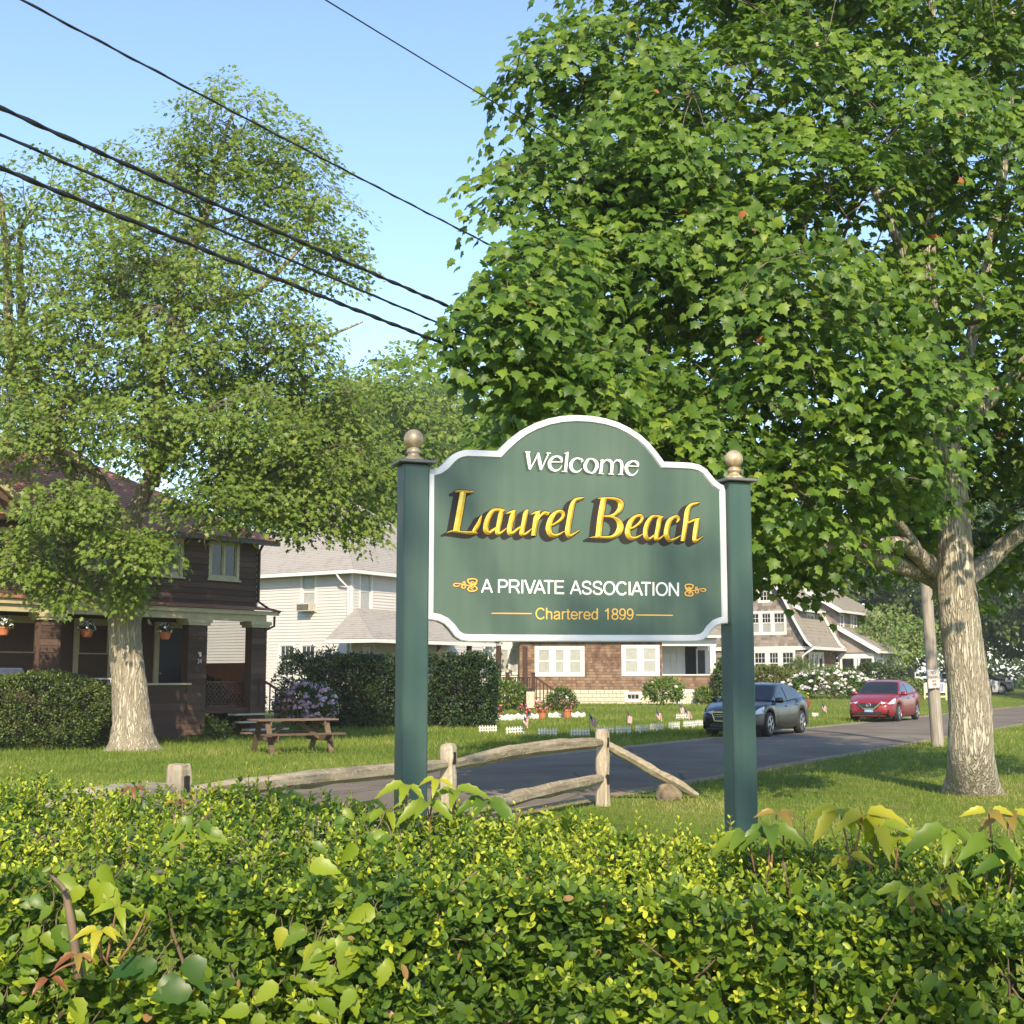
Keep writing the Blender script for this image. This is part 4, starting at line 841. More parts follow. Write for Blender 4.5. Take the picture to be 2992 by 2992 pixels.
LM = leaf_meshes(OVAL, M['leaf_privet'], np.linspace(.15, .95, 9))
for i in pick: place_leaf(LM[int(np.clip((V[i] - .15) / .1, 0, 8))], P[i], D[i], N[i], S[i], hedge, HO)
# wood inside
for i in range(150):
    x = r.uniform(-2.7, 2.7); y = hf(x) + r.uniform(.06, .9); z0 = r.uniform(0, .5)
    q = [Vector((x, y, z0)) - Vector(HO)]; d = Vector((r.normal() * .25, -.25 + r.normal() * .3, 1)).normalized()
    L_ = r.uniform(.4, .85)
    for k in range(6): d = (d + Vector(r.normal(size=3)) * .16).normalized(); q.append(q[-1] + d * L_ / 6)
    for a in q:
        lim = ht(x, .5) - .05
        if a.z > lim: a.z = lim - 0.01 * random.random()
        yl = float(hf(a.x)) + .035 - HO[1]
        if a.y < yl: a.y = yl
    stem.tube(q, list(np.linspace(r.uniform(.007, .015), .003, 7)), 6, cap=False)
for i in range(200):
    x = r.uniform(-2.6, 2.6); z = r.uniform(.6, 1.1); y = hf(x) + r.uniform(.0, .10)
    a = Vector((x, y, z)) - Vector(HO); d = Vector((r.normal() * .7, -.35 + r.normal() * .25, r.normal() * .5 + .35)).normalized() * r.uniform(.04, .12)
    stem.tube([a - d, a, a + d * .4 + Vector((0, 0, .01))], [.0032, .0026, .0014], 4, cap=False)
for (px, py, px2, py2, rr_) in ((230, 2860, 190, 2600, .012), (190, 2600, 150, 2560, .006), (1660, 2760, 1590, 2930, .006), (2290, 2520, 2330, 2700, .004)):
    a = at(px, py, 3.25) - Vector(HO); b_ = at(px2, py2, 3.3) - Vector(HO); q = curve_pts(a, b_, 0, .06, 6); stem.tube(q, list(np.linspace(rr_, rr_ * .7, 7)), 7)
stem.build('branches', M['hedge_wood'], hedge, smooth=True, fix=False)['kind'] = 'stuff'

# ------------------------------------------------------------------ creepers growing out of the hedge
def serrated(w=0.27, n=7, droop=0.22, fold=0.06):
    up, lo = [], []
    for i in range(1, n):
        t = i / n; ww = w * math.sin(math.pi * t ** 0.62) ** .9 * (1.0 if i % 2 else 0.84); z = -droop * t * t
        up.append((t - (0.02 if i % 2 == 0 else 0), ww, z + fold * ww / w)); lo.append((t - (0.02 if i % 2 == 0 else 0), -ww, z + fold * ww / w))
    mid = [(i / n, 0, -droop * (i / n) ** 2) for i in range(n + 1)]
    v = mid + up + lo; f = []; U = n + 1; Lw = U + n - 1
    f.append((0, 1, U)); f.append((0, Lw, 1))
    for i in range(1, n - 1):
        f += [(i, i + 1, U + i), (i, U + i, U + i - 1), (i, Lw + i - 1, Lw + i), (i, Lw + i, i + 1)]
    f += [(n - 1, n, U + n - 2), (n - 1, Lw + n - 2, n)]
    return np.array(v, float), np.array(f)
SERR = serrated(.21, 9, .50, .12); BROAD = serrated(0.34, 9, 0.30, 0.10)
M['leaf_creeper'] = leafmat('creeper_leaves', [(0.0, (0.030, 0.085, 0.018)), (0.35, (0.10, 0.18, 0.018)), (0.6, (0.23, 0.30, 0.020)), (0.8, (0.40, 0.38, 0.03)), (0.92, (0.26, 0.17, 0.05)), (1.0, (0.23, 0.09, 0.04))], transl=0.4, rough=0.4, spec=0.4)
def veined(m):
    nt = m.node_tree; t = tex(nt, 'Noise', 6, 3, coord='Object'); bump(nt, t.outputs[0], 0.25, 0.05); return m
#
M['creeper_stem'] = plain('creeper_stem', (0.17, 0.085, 0.045), 0.6, noise=0.25, nscale=20)
CM = leaf_meshes(SERR, M['leaf_creeper'], np.linspace(0, 1, 11)); BM_ = leaf_meshes(BROAD, M['leaf_creeper'], np.linspace(0, 1, 11))
def creeper(label, px, py, Y, fans, rot0=0, seed=1, name='creeper'):
    """fans: (dx, dz, leaflet length, colour value, heading, count): each fan is a palmate leaf of drooping leaflets on a red stalk"""
    rr = random.Random(seed); top = at(px, py, Y); z0 = 1.0; org = Vector((top.x, top.y, z0))
    root = empty(name, org, 0, label, 'creeper', 'creepers growing through the hedge')
    sm = MB()
    for (dx, dz, ln, val, head, cnt) in fans:
        c = top + Vector((dx, rr.uniform(-.05, .05), dz)); sm.tube([p - org for p in curve_pts(org + Vector((dx * .4, 0, -.05)), c, 0, .06, 6, rr)], [.0038, .0036, .0032, .003, .0026, .0024, .002], 6)
        for k in range(cnt):
            a = head + (k - (cnt - 1) / 2) * (4.6 / max(cnt, 3)) + rr.uniform(-.15, .15)
            d = Vector((math.sin(a), -math.cos(a) * .7 - .15, rr.uniform(-.55, .10))); n = Vector((d.x * .55, d.y * .45 - .75, .9)) + Vector((rr.uniform(-.25, .25), rr.uniform(-.25, .25), 0))
            l = .84 * ln * (1.0 - 0.13 * abs(k - (cnt - 1) / 2)) * rr.uniform(.85, 1.1); vv = min(10, max(0, int(round((val + rr.uniform(-.08, .08)) * 10))))
            place_leaf(CM[vv], c + d * .008, d, n, l, root, org, 'leaflet')
    sm.build('stalk', M['creeper_stem'], root, smooth=True); return root
creeper('lime green creeper fan drooping at the foot of the left sign post', 1250, 2320, 4.05, [(0, -.02, .15, .5, 0, 5), (-.06, .03, .11, .62, -.6, 4), (.08, .01, .12, .55, .7, 4), (.17, -.02, .16, .3, .9, 5), (.03, .05, .08, .7, 0, 3), (-.12, -.05, .11, .5, -1.2, 4)], seed=1)
creeper('yellow creeper with drooping five part leaves left of the far right vine', 2466, 2368, 3.25, [(0, 0, .13, .68, 0, 5), (.05, -.01, .15, .74, 1.0, 4), (.0, -.10, .07, .72, 0, 4), (.12, -.05, .10, .55, 1.0, 4), (.07, -.03, .12, .65, 1.6, 3)], seed=2)
creeper('bright green creeper fan just right of the right sign post', 2238, 2410, 3.4, [(0, 0, .13, .38, -.1, 5), (-.05, -.02, .13, .45, -1.0, 4), (.05, -.01, .10, .55, .9, 4), (.03, .03, .07, .9, .3, 3)], seed=3)
creeper('large creeper spilling over the hedge at the right picture edge', 2880, 2420, 3.05, [(0, -.02, .14, .42, -.8, 5), (-.08, .0, .13, .48, -1.2, 5), (.06, .03, .10, .82, .3, 4), (.05, -.06, .13, .25, -.9, 5), (.10, -.12, .12, .28, -.6, 4), (.0, .04, .07, .9, 0, 3)], seed=4)
creeper('yellow green creeper fan low on the hedge top near its right end', 2690, 2610, 2.95, [(0, 0, .095, .62, 0, 5), (.04, .01, .10, .68, .8, 4), (-.04, .02, .09, .5, -.9, 4), (.06, .04, .08, .45, .4, 4)], seed=5)
creeper('dark green creeper leaves beside the weathered fence post stub', 830, 2320, 4.55, [(0, 0, .14, .3, .3, 5), (-.10, -.03, .12, .35, -.8, 5), (.10, -.04, .13, .25, .8, 4), (.02, -.08, .11, .3, 0, 5), (-.18, -.03, .10, .5, -1, 4)], seed=6)
creeper('small creeper with fine leaflets between the fence stub and the left sign post', 1010, 2345, 4.5, [(0, 0, .09, .35, .4, 4), (.08, .01, .08, .4, .8, 4), (-.07, -.03, .09, .3, -.5, 4), (.16, -.02, .07, .55, 1, 3), (.2, .0, .05, .9, 0, 3)], seed=7)
creeper('yellowing creeper with reddish tips at the far left of the hedge top', 330, 2370, 4.5, [(0, 0, .10, .66, 0, 5), (-.16, -.02, .10, .6, -.8, 5), (.14, -.05, .09, .72, .8, 4), (-.28, .02, .09, .5, -.3, 5), (.06, .08, .06, .95, .2, 3), (.2, .03, .06, .95, .5, 3), (-.05, -.1, .09, .9, 0, 5), (-.4, -.02, .10, .4, 0, 5)], seed=8)
creeper('dull green creeper at the far left edge on top of the hedge', 90, 2400, 4.3, [(0, 0, .11, .3, 0, 5), (-.12, .02, .11, .4, -.8, 5), (.12, -.04, .10, .45, .7, 4), (.02, -.08, .1, .25, 0, 5)], seed=9)
creeper('olive and russet creeper strand on the lower left face of the hedge', 300, 2710, 3.2, [(.03, .05, .075, .55, .5, 5), (0, 0, .075, .87, 0, 5), (-.06, -.06, .065, .93, -.2, 4), (-.12, -.11, .06, 1.0, -.2, 3), (.1, .04, .05, .48, .7, 4)], seed=10)
# broad soft vine leaves on the hedge face
def vine(label, spots, seed):
    rr = random.Random(seed); org = at(spots[0][0], spots[0][1], 3.1); org.z = 0.9; root = empty('broadleaf_vine', org, 0, label, 'vine', 'broad leaved vines on the hedge face')
    sm = MB(); pts = []
    for (px, py, ln, val, a) in spots:
        p = at(px, py, 3.0); yy = float(hf(p.x)) - .03; p = at(px, py, yy); pts.append(p)
        d = Vector((math.sin(a), -.25, -math.cos(a) * .7)); n = Vector((rr.uniform(-.7, .7), -.8, .6 + rr.uniform(-.4, .5)))
        place_leaf(BM_[min(10, int(val * 10 + rr.random()))], p, d, n, ln * rr.uniform(.85, 1.1), root, org, 'leaf')
    for a in pts: sm.tube([p - org for p in curve_pts(a, a + Vector((rr.uniform(-.03, .03), .07, rr.uniform(0, .05))), 0, .08, 4, rr)], .0014, 5)
    sm.build('stem', M['hedge_wood'], root, smooth=True)['kind'] = 'stuff'
rr = random.Random(4)
def spots(cx, cy, sx, sy, n, l0, l1, v0, v1): return [(cx + rr.gauss(0, sx), cy + rr.gauss(0, sy), rr.uniform(l0, l1), rr.uniform(v0, v1), rr.uniform(-1.6, 1.6)) for _ in range(n)]
vine('lime green broad leaved vine climbing the middle of the hedge face', spots(960, 2740, 80, 105, 38, .035, .075, .30, .62), 1)
vine('pale broad leaves trailing low on the hedge below the vine clump', spots(830, 2900, 150, 50, 14, .035, .065, .30, .58), 2)
vine('bright broad leaves at the lower left corner of the hedge', spots(70, 2780, 60, 120, 26, .035, .075, .25, .58), 3)
vine('loose lime leaves near the upper left face of the hedge', spots(230, 2580, 60, 35, 7, .05, .075, .48, .62), 4)
vine('few large dark leaves hanging in the gap of the hedge face', spots(470, 2840, 45, 30, 5, .07, .095, .05, .15), 5)
vine('soft green leaves standing on the hedge top left of the sign', spots(540, 2425, 60, 22, 10, .035, .06, .3, .5), 6)
vine('soft green leaves on the hedge top below the left sign post', spots(1060, 2440, 50, 30, 9, .035, .06, .3, .5), 7)

# ------------------------------------------------------------------ houses
M['dark_shingle'] = shinglemat('dark_brown_shingles', [(0, (0.070, 0.045, 0.036)), (0.5, (0.098, 0.064, 0.050)), (1, (0.130, 0.085, 0.066))], stainfac=.3)
M['roof_red'] = roofmat('red_brown_roof', (0.22, 0.105, 0.070), (0.36, 0.185, 0.125))
M['roof_grey'] = roofmat('grey_roof', (0.22, 0.205, 0.19), (0.31, 0.29, 0.27))
M['roof_tan'] = roofmat('tan_roof', (0.17, 0.15, 0.125), (0.25, 0.225, 0.185))
M['cedar'] = shinglemat('weathered_cedar', [(0, (0.13, 0.085, 0.060)), (0.35, (0.18, 0.125, 0.090)), (0.6, (0.21, 0.125, 0.075)), (0.8, (0.23, 0.17, 0.13)), (1, (0.28, 0.17, 0.10))], stain=(0.075, 0.035, 0.022), stainfac=.8)
M['cedar_v'] = shinglemat('weathered_cedar_courses', [(0, (0.13, 0.085, 0.060)), (0.35, (0.18, 0.125, 0.090)), (0.6, (0.21, 0.125, 0.075)), (0.8, (0.23, 0.17, 0.13)), (1, (0.28, 0.17, 0.10))], stain=(0.075, 0.035, 0.022), stainfac=.8, rnd='v')
M['cedar_grey'] = shinglemat('silvered_cedar', [(0, (0.16, 0.135, 0.118)), (0.5, (0.25, 0.215, 0.19)), (1, (0.32, 0.28, 0.25))], stain=(0.12, 0.075, 0.05), stainfac=.5)
M['cedar_grey_v'] = shinglemat('silvered_cedar_courses', [(0, (0.16, 0.135, 0.118)), (0.5, (0.25, 0.215, 0.19)), (1, (0.32, 0.28, 0.25))], stain=(0.12, 0.075, 0.05), stainfac=.5, rnd='v')
M['brown_wood'] = wood('brown_stained_wood', (0.055, 0.032, 0.024), (0.10, 0.06, 0.042))
M['gutter_brown'] = plain('brown_gutter', (0.05, 0.028, 0.02), 0.4)
M['screen'] = plain('dark_porch_screen', (0.016, 0.013, 0.011), 0.45, spec=.5)
M['lattice'] = plain('brown_lattice', (0.085, 0.045, 0.03), 0.7)
M['stone_block'] = plain('pale_foundation_block', (0.48, 0.43, 0.34), 0.9, noise=0.15, bumpy=.3)

def board(mb, x0, x1, z0, z1, y, t=0.018, lap=0.012):
    """one lapped board: thick at its lower edge, tucked in at the top; outside is -y"""
    mb.add([(x0, y, z0), (x1, y, z0), (x1, y - t, z0), (x0, y - t, z0), (x0, y, z1 + lap), (x1, y, z1 + lap), (x1, y - t * .25, z1 + lap), (x0, y - t * .25, z1 + lap)],
           [(0, 1, 2, 3), (4, 7, 6, 5), (3, 2, 6, 7), (0, 3, 7, 4), (1, 5, 6, 2), (0, 4, 5, 1)])
def spans(x0, x1, z0, z1, holes):
    out = [(x0, x1)]
    for (a, b, c, d) in holes:
        if min(d, z1) - max(c, z0) < 0.4 * (z1 - z0): continue
        nw = []
        for (p, q) in out:
            if b <= p or a >= q: nw.append((p, q))
            else:
                if a > p + .02: nw.append((p, a))
                if b < q - .02: nw.append((b, q))
        out = nw
    return out
def clad(parent, x0, x1, z0, z1, y, step, mat, name='board', holes=(), t=0.018, M4=None, limit=None, slope=None):
    """courses of boards, each board an object of its own"""
    z = z0
    while z < z1 - 0.03:
        zt = min(z + step, z1)
        a0, a1 = (x0, x1) if slope is None else slope(z, zt)
        for (a, b) in spans(a0, a1, z, zt, holes):
            mb = MB(); board(mb, a, b, z, zt, y, t, min(.012, step * .1)); o = mb.build(name, mat, parent)
            if M4 is not None: o.matrix_local = M4
        z += step
def shingles(parent, x0, x1, z0, z1, y, step, mat, mat_v, holes=(), w0=.12, w1=.26, t=0.016, single=300, seed=1, M4=None, slope=None):
    """courses split into shingles of uneven width; the first `single` are objects, the rest one part"""
    r = random.Random(seed); rest = MB(); vals = []; n = 0; z = z0
    lib = {}
    while z < z1 - 0.02:
        zt = min(z + step, z1); a0, a1 = (x0, x1) if slope is None else slope(z, zt)
        for (a, b) in spans(a0, a1, z, zt, holes):
            x = a
            while x < b - 0.01:
                w = r.uniform(w0, w1); e = min(x + w, b); dz = r.uniform(-.012, .008)
                if e - x < .03: break
                if n < single:
                    ww = round((e - x - .006) / .02) * .02
                    key = max(.02, ww)
                    if key not in lib:
                        m1 = MB(); board(m1, 0, key, 0, step, 0, t, .015); lib[key] = m1.mesh('shingle', mat)
                    o = bpy.data.objects.new('shingle', lib[key]); C.objects.link(o); o.parent = parent
                    Mx = Matrix.Translation((x + .003, y - r.uniform(0, .004), z + dz)); o.matrix_local = (M4 @ Mx) if M4 is not None else Mx; n += 1
                else:
                    k = len(rest.v); board(rest, x + .003, e - .003, z + dz, zt, y - r.uniform(0, .004), t, .015); vals += [r.random()] * (len(rest.v) - k)
                x = e
        z += step
    if rest.v:
        me = rest.mesh('shingle_courses', mat_v); a = me.attributes.new('v', 'FLOAT', 'POINT'); a.data.foreach_set('value', np.array(vals, np.float32))
        o = link(bpy.data.objects.new('shingle_courses', me), parent); o['kind'] = 'stuff'
        if M4 is not None: o.matrix_local = M4
def window(parent, x0, x1, z0, z1, y, trim, frame=.09, cols=1, rows=2, lites=None, pane='pane', sill=True, proud=.03, M4=None, mull=.07, sash=.035, recess=.045, hood=None):
    """window > sash, pane: casing proud of the wall, panes set back; cols sashes side by side, rows panes high"""
    W = MB()
    for (a, b, c, d) in ((x0 - frame, x0, z0 - frame, z1 + frame), (x1, x1 + frame, z0 - frame, z1 + frame), (x0, x1, z1, z1 + frame), (x0, x1, z0 - frame, z0)): W.box(a, b, y - proud, y + .03, c, d)
    if sill: W.box(x0 - frame - .05, x1 + frame + .05, y - proud - .045, y - proud + .002, z0 - frame - .035, z0 - frame + .012)
    if hood: W.box(x0 - frame - .04, x1 + frame + .04, y - proud - .03, y - proud + .002, z1 + frame - .02, z1 + frame + .03)
    cw = (x1 - x0) / cols
    for i in range(1, cols): W.box(x0 + i * cw - mull / 2, x0 + i * cw + mull / 2, y - proud + .006, y + .03, z0, z1)
    w = W.build('window', M[trim], parent)
    if M4 is not None: w.matrix_local = M4
    for i in range(cols):
        a = x0 + i * cw + (mull / 2 if i else 0); b = x0 + (i + 1) * cw - (mull / 2 if i < cols - 1 else 0)
        s = MB(); rh = (z1 - z0) / rows
        for k in range(rows):
            c = z0 + k * rh; d = c + rh; yy = y + .004 + (.012 if k < rows - 1 else 0)
            for q in ((a, a + sash, c, d), (b - sash, b, c, d), (a + sash, b - sash, d - sash, d), (a + sash, b - sash, c, c + sash)): s.box(q[0], q[1], yy, yy + .03, q[2], q[3])
            pn = MB(); pn.box(a + sash * .6, b - sash * .6, yy + recess * .5, yy + recess * .5 + .006, c + sash * .6, d - sash * .6)
            pm = pane[k] if isinstance(pane, (list, tuple)) else pane
            pn.build('pane', M[pm], w)
            lt = None if lites is None else (lites[k] if isinstance(lites, list) else lites)
            if lt:
                nx_, nz_ = lt
                for j in range(1, nx_): xx = a + sash + (b - a - 2 * sash) * j / nx_; s.box(xx - .011, xx + .011, yy + .004, yy + .022, c + sash, d - sash)
                for j in range(1, nz_): zz = c + sash + (d - c - 2 * sash) * j / nz_; s.box(a + sash, b - sash, yy + .006, yy + .020, zz - .011, zz + .011)
        s.build('sash', M[trim], w)
    return w
def roof_courses(parent, quad, mat, step=0.16, t=0.014, name='roof'):
    """lapped courses between an eave edge (a, b) and a top edge (d, c)"""
    a, b, c, d = [Vector(q) for q in quad]; n = max(2, int(((d - a).length + (c - b).length) / 2 / step)); mb = MB()
    nv = (b - a).cross(d - a).normalized()
    if nv.z < 0: nv = -nv
    for i in range(n):
        t0, t1 = i / n, (i + 1.12) / n if i < n - 1 else 1.0
        p = [a.lerp(d, t0), b.lerp(c, t0), b.lerp(c, t1), a.lerp(d, t1)]
        mb.add([p[0] + nv * t, p[1] + nv * t, p[2] + nv * .002, p[3] + nv * .002, p[0], p[1]], [(0, 1, 2, 3), (4, 5, 1, 0)])
    return mb.build(name, M[mat], parent, fix=False)
def slab(parent, quad, th, mat, name):
    a = [Vector(q) for q in quad]; nv = (a[1] - a[0]).cross(a[3] - a[0]).normalized()
    if nv.z < 0: nv = -nv
    mb = MB(); mb.prism([p - nv * .003 for p in a], -nv * th); return mb.build(name, M[mat], parent)

# ---------- the dark shingled house with a deep porch, on the left
HD = 38.0
e1 = Vector((.635, .772, 0)).normalized(); e2 = Vector((-e1.y, e1.x, 0))
A = at(768, 1983, HD); A.z = 0
hA = empty('shingled_house', A, math.atan2(e1.y, e1.x), 'dark brown shingled house with cream trimmed porch behind the spreading tree', 'house')
def loc(px, py, org, ex, y=0.0):
    """photograph pixel -> local (x, z) on the plane y of a house"""
    ey = Vector((-ex.y, ex.x, 0)); d = ray(px, py); o = Vector((0, 0, CAMH)); p0 = org + ey * y; nn = ey
    t = (p0 - o).dot(nn) / d.dot(nn); q = o + d * t; return ((q - org).dot(ex), q.z - org.z)
LA = lambda px, py, y=0.0: loc(px, py, A, e1, y)
xL = -14.5; UY = 0.45                                    # upper wall stands behind the porch fascia
zE = LA(768, 1585, UY)[1]                                # upper eave
xw = LA(750, 1700, UY)[0]                                # right end of the upper wall
z_beam0 = LA(760, 1816)[1]; z_beam1 = LA(760, 1797)[1]; z_fas = LA(800, 1786)[1]; z_sk = LA(750, 1773, UY)[1]
mb = MB(); mb.box(xL, xw - .02, UY + .06, UY + 8.5, z_beam0 + .25, zE); mb.build('wall', M['dark_shingle'], hA)
mb = MB(); mb.box(xL, xw - .02, UY + 2.2, UY + 8.5, -.2, z_beam0 + .3); mb.build('inner_wall', M['dark_shingle'], hA)
mb = MB(); mb.box(xL, .2, .12, UY + 2.2, .66, .80); mb.build('porch_floor', M['brown_wood'], hA)
mb = MB(); mb.box(xL, xw + .1, .25, UY + 2.2, z_beam0 + .16, z_beam0 + .22); mb.build('porch_ceiling', M['cream'], hA)
wins = []
for (p0, p1, q0, q1) in ((616, 691, 1594, 1682), (440, 527, 1583, 1670), (246, 330, 1572, 1652)):
    xa, zb = LA(p0, q1, UY); xb, zt = LA(p1, q0, UY); wins.append((xa, xb, zb, zt))
bay = (LA(0, 1640, UY)[0] - 1.2, LA(176, 1640, UY)[0], LA(90, 1648, UY)[1], LA(90, 1562, UY)[1]); 
holes = [(a - .09, b + .09, c - .09, d + .09) for a, b, c, d in wins + [bay]]
clad(hA, xL, xw, z_sk - .05, zE - .02, UY, .165, M['dark_shingle'], 'shingle_course', holes, t=.034)
for w_ in wins: window(hA, *w_, UY, 'cream', .10, 2, 1, pane='pane', hood=True, mull=.06)
window(hA, *bay, UY, 'cream', .11, 4, 1, pane='pane', mull=.10)
# cream fascia and beam, little shingled skirt roof
mb = MB(); mb.box(xL, LA(815, 1793)[0], -.02, .04, z_beam1, z_fas - .012); mb.build('fascia', M['cream'], hA)
mb = MB(); mb.box(xL, LA(775, 1810)[0] + .1, .06, .28, z_beam0, z_beam1 + .05); mb.build('porch_beam', M['cream'], hA)
roof_courses(hA, [(xL, -.08, z_fas), (LA(822, 1786)[0], -.08, z_fas), (xw + .05, UY, z_sk), (xL, UY, z_sk)], 'roof_red', .14, name='skirt_roof')
# columns of shingles with cream capitals
for (p0, p1) in ((735, 779), (550, 605), (118, 176)):
    xa = LA(p0, 1900, .06)[0]; xb = LA(p1, 1900, .06)[0]
    xa = max(xa, xb - .62) if p0 < 200 else xa
    mb = MB(); mb.box(xa + .015, xb - .015, .075, .36, .1, z_beam0 - .15); col = mb.build('porch_column', M['dark_shingle'], hA)
    z = .1
    while z < z_beam0 - .2:
        m2 = MB(); zt = min(z + .165, z_beam0 - .16); board(m2, xa, xb, z, zt, .075, .02)
        m2.build('shingle_course', M['dark_shingle'], col); z += .165
    m2 = MB(); m2.box(xa - .05, xb + .05, .0, .45, z_beam0 - .17, z_beam0 - .10); m2.box(xa - .10, xb + .10, -.03, .48, z_beam0 - .10, z_beam0 - .002); m2.build('capital', M['cream'], col)
# low porch wall with cap
zc = LA(169, 1997)[1]; xg = LA(560, 1990)[0]
clad(hA, xL, xg, -.1, zc - .05, .10, .175, M['dark_shingle'], 'shingle_course', t=.022)
mb = MB(); mb.box(xL, xg + .02, .03, .36, zc - .05, zc); mb.build('wall_cap', M['cream'], hA)
mb = MB(); mb.box(xL, xg, .125, .30, -.2, zc - .06); mb.build('porch_wall', M['dark_shingle'], hA)
# porch windows and door in the inner wall
IY = UY + 2.2
for (p0, p1) in ((-10, 105), (224, 318)):
    xa, zb = LA(p0, 2000, IY); xb, zt = LA(p1, 1815, IY); zt = min(zt, z_beam0 - .12); zb = max(zb, 1.25)
    window(hA, xa, xb, zb, zt, IY - .005, 'cream', .15, 1, 2, pane='pane', sill=True)
xa = LA(462, 1900, IY)[0]; xb = LA(532, 1900, IY)[0]
D_ = MB()
for q in ((xa - .16, xa, .8, 3.05), (xb, xb + .16, .8, 3.05), (xa - .16, xb + .16, 3.05, 3.22)): D_.box(q[0], q[1], IY - .06, IY + .01, q[2], q[3])
dr = D_.build('door', M['cream'], hA)
mb = MB(); mb.box(xa, xb, IY - .03, IY - .005, .8, 3.05); mb.build('screen', M['screen'], dr)
mb = MB(); mb.tube([(xa + .06, IY - .07, 1.75), (xa + .06, IY - .03, 1.75)], .022, 8); mb.build('handle', M['metal'], dr)
# translucent brown screen and lattice at the porch end, step rail
mb = MB(); xa = LA(604, 1950, .5)[0]; xb = LA(733, 1950, .5)[0]
mb = MB(); za, zb = LA(660, 1988, .5)[1], LA(660, 1990, .5)[1]
mb.box(xa, xb, .48, .52, zb - .06, zb); mb.box(xa, xb, .48, .52, .8, .88); lt = mb.build('lattice_panel', M['lattice'], hA)
for i in range(26):
    for sg in (-1, 1):
        x = xa + (i - 6) * .14; m2 = MB(); z0, z1 = .88, zb - .06; L_ = z1 - z0
        x0_, x1_ = (x, x + L_) if sg > 0 else (x + L_, x)
        pts = []
        for t in (0, 1):
            pass
        lo = max(0, ((xa - x0_) / (x1_ - x0_)) if sg > 0 else ((xb - x0_) / (x1_ - x0_))); hi_ = min(1, ((xb - x0_) / (x1_ - x0_)) if sg > 0 else ((xa - x0_) / (x1_ - x0_)))
        if hi_ - lo < .05: continue
        m2.beam((x0_ + (x1_ - x0_) * lo, .495 if sg > 0 else .505, z0 + L_ * lo), (x0_ + (x1_ - x0_) * hi_, .495 if sg > 0 else .505, z0 + L_ * hi_), .03, .008, up=(0, 1, 0)); m2.build('lattice_slat', M['lattice'], lt)
mb = MB(); mb.box(-.06, -.03, .40, 2.62, .85, 2.05); mb.build('privacy_screen', plain('rust_brown_shade', (0.23, 0.10, 0.055), .8), hA)
def meshscreen():
    m, nt, N, L, b = mat_new('insect_screen'); b.inputs['Base Color'].default_value = (.10, .075, .065, 1); b.inputs['Roughness'].default_value = .8
    t = N.new('ShaderNodeBsdfTransparent'); mx = N.new('ShaderNodeMixShader'); mx.inputs[0].default_value = .45; L.new(t.outputs[0], mx.inputs[1]); L.new(b.outputs[0], mx.inputs[2]); L.new(mx.outputs[0], N['Material Output'].inputs['Surface']); return m
mb = MB(); mb.quad((-.02, .40, 2.05), (-.02, 2.62, 2.05), (-.02, 2.62, z_beam0 + .1), (-.02, .40, z_beam0 + .1)); mb.build('insect_screen', meshscreen(), hA)
xs0 = LA(765, 1990, -.1)[0]
mb = MB(); mb.beam((xs0 - .1, -.1, 1.62), (xs0 + .55, -1.0, .95), .05, .06); rl = mb.build('stair_rail', M['brown_wood'], hA)
for i in range(8):
    t = i / 7; m2 = MB(); m2.beam((xs0 - .1 + .65 * t, -.1 - .9 * t, .8 - .6 * t), (xs0 - .1 + .65 * t, -.1 - .9 * t, 1.6 - .67 * t), .03, .03, up=(0, 1, 0)); m2.build('baluster', M['brown_wood'], rl)
for i in range(3): m2 = MB(); m2.box(xs0 - 1.1, xs0 + .3, -.35 - .3 * i, -.02 - .3 * i, .6 - .2 * i, .645 - .2 * i); m2.build('step', M['concrete'], hA)
# house number 34 and white ornament on the column
xn, zn = LA(582, 1930, .05); 
def strokes3(parent, glyphs, x, z, h, y, mat, w, name='numeral'):
    for ch in glyphs:
        mb = MB()
        for st in DIG[ch]:
            q = crom([(a, b, 0) for a, b in st], 4) if len(st) > 2 else [(a, b, 0) for a, b in st]
            for p0, p1 in zip(q[:-1], q[1:]): mb.beam((x + p0[0] * h, y, z + p0[1] * h), (x + p1[0] * h, y, z + p1[1] * h), w, .006, up=(0, 1, 0))
        mb.build(name, mat, parent, fix=False); x += .72 * h
DIG = {'3': [[(.05, .9), (.3, 1), (.5, .8), (.35, .55), (.2, .52), (.42, .45), (.52, .22), (.3, 0), (.05, .1)]], '4': [[(.4, 0), (.4, 1)], [(.4, 1), (.02, .32)], [(.02, .32), (.55, .32)]]}
strokes3(hA, '34', xn - .06, zn - .07, .11, .045, M['white'], .02)
mb = MB(); mb.lathe([(.0, 0), (.03, .01), (.035, .05), (.02, .08), (.0, .09)], 10, (xn + .02, .03, zn + .10)); mb.box(xn - .04, xn + .05, .03, .05, zn + .17, zn + .23); mb.build('porch_ornament', M['white'], hA)
# gutter pipe down the corner
mb = MB(); mb.tube([(xw + .12, UY - .12, zE - .05), (xw + .03, UY - .06, zE - .28), (xw + .03, UY - .06, z_sk + .15), (xw + .30, UY - .2, z_sk - .06), (LA(815, 1790)[0], -.06, z_fas - .02)], .04, 8); mb.build('downpipe', M['gutter_brown'], hA, smooth=True)
xg2 = LA(802, 1800)[0]
mb = MB(); mb.tube([(xg2, .0, z_beam1 - .02), (xg2, .0, z_beam1 - .3), (xg2 - .28, .06, z_beam1 - .42)], .035, 8); mb.build('downpipe', M['gutter_brown'], hA, smooth=True)
mb = MB(); mb.box(xw - .02, xw + .04, UY - .02, UY + .05, z_sk, zE); mb.build('corner_board', M['white'], hA)
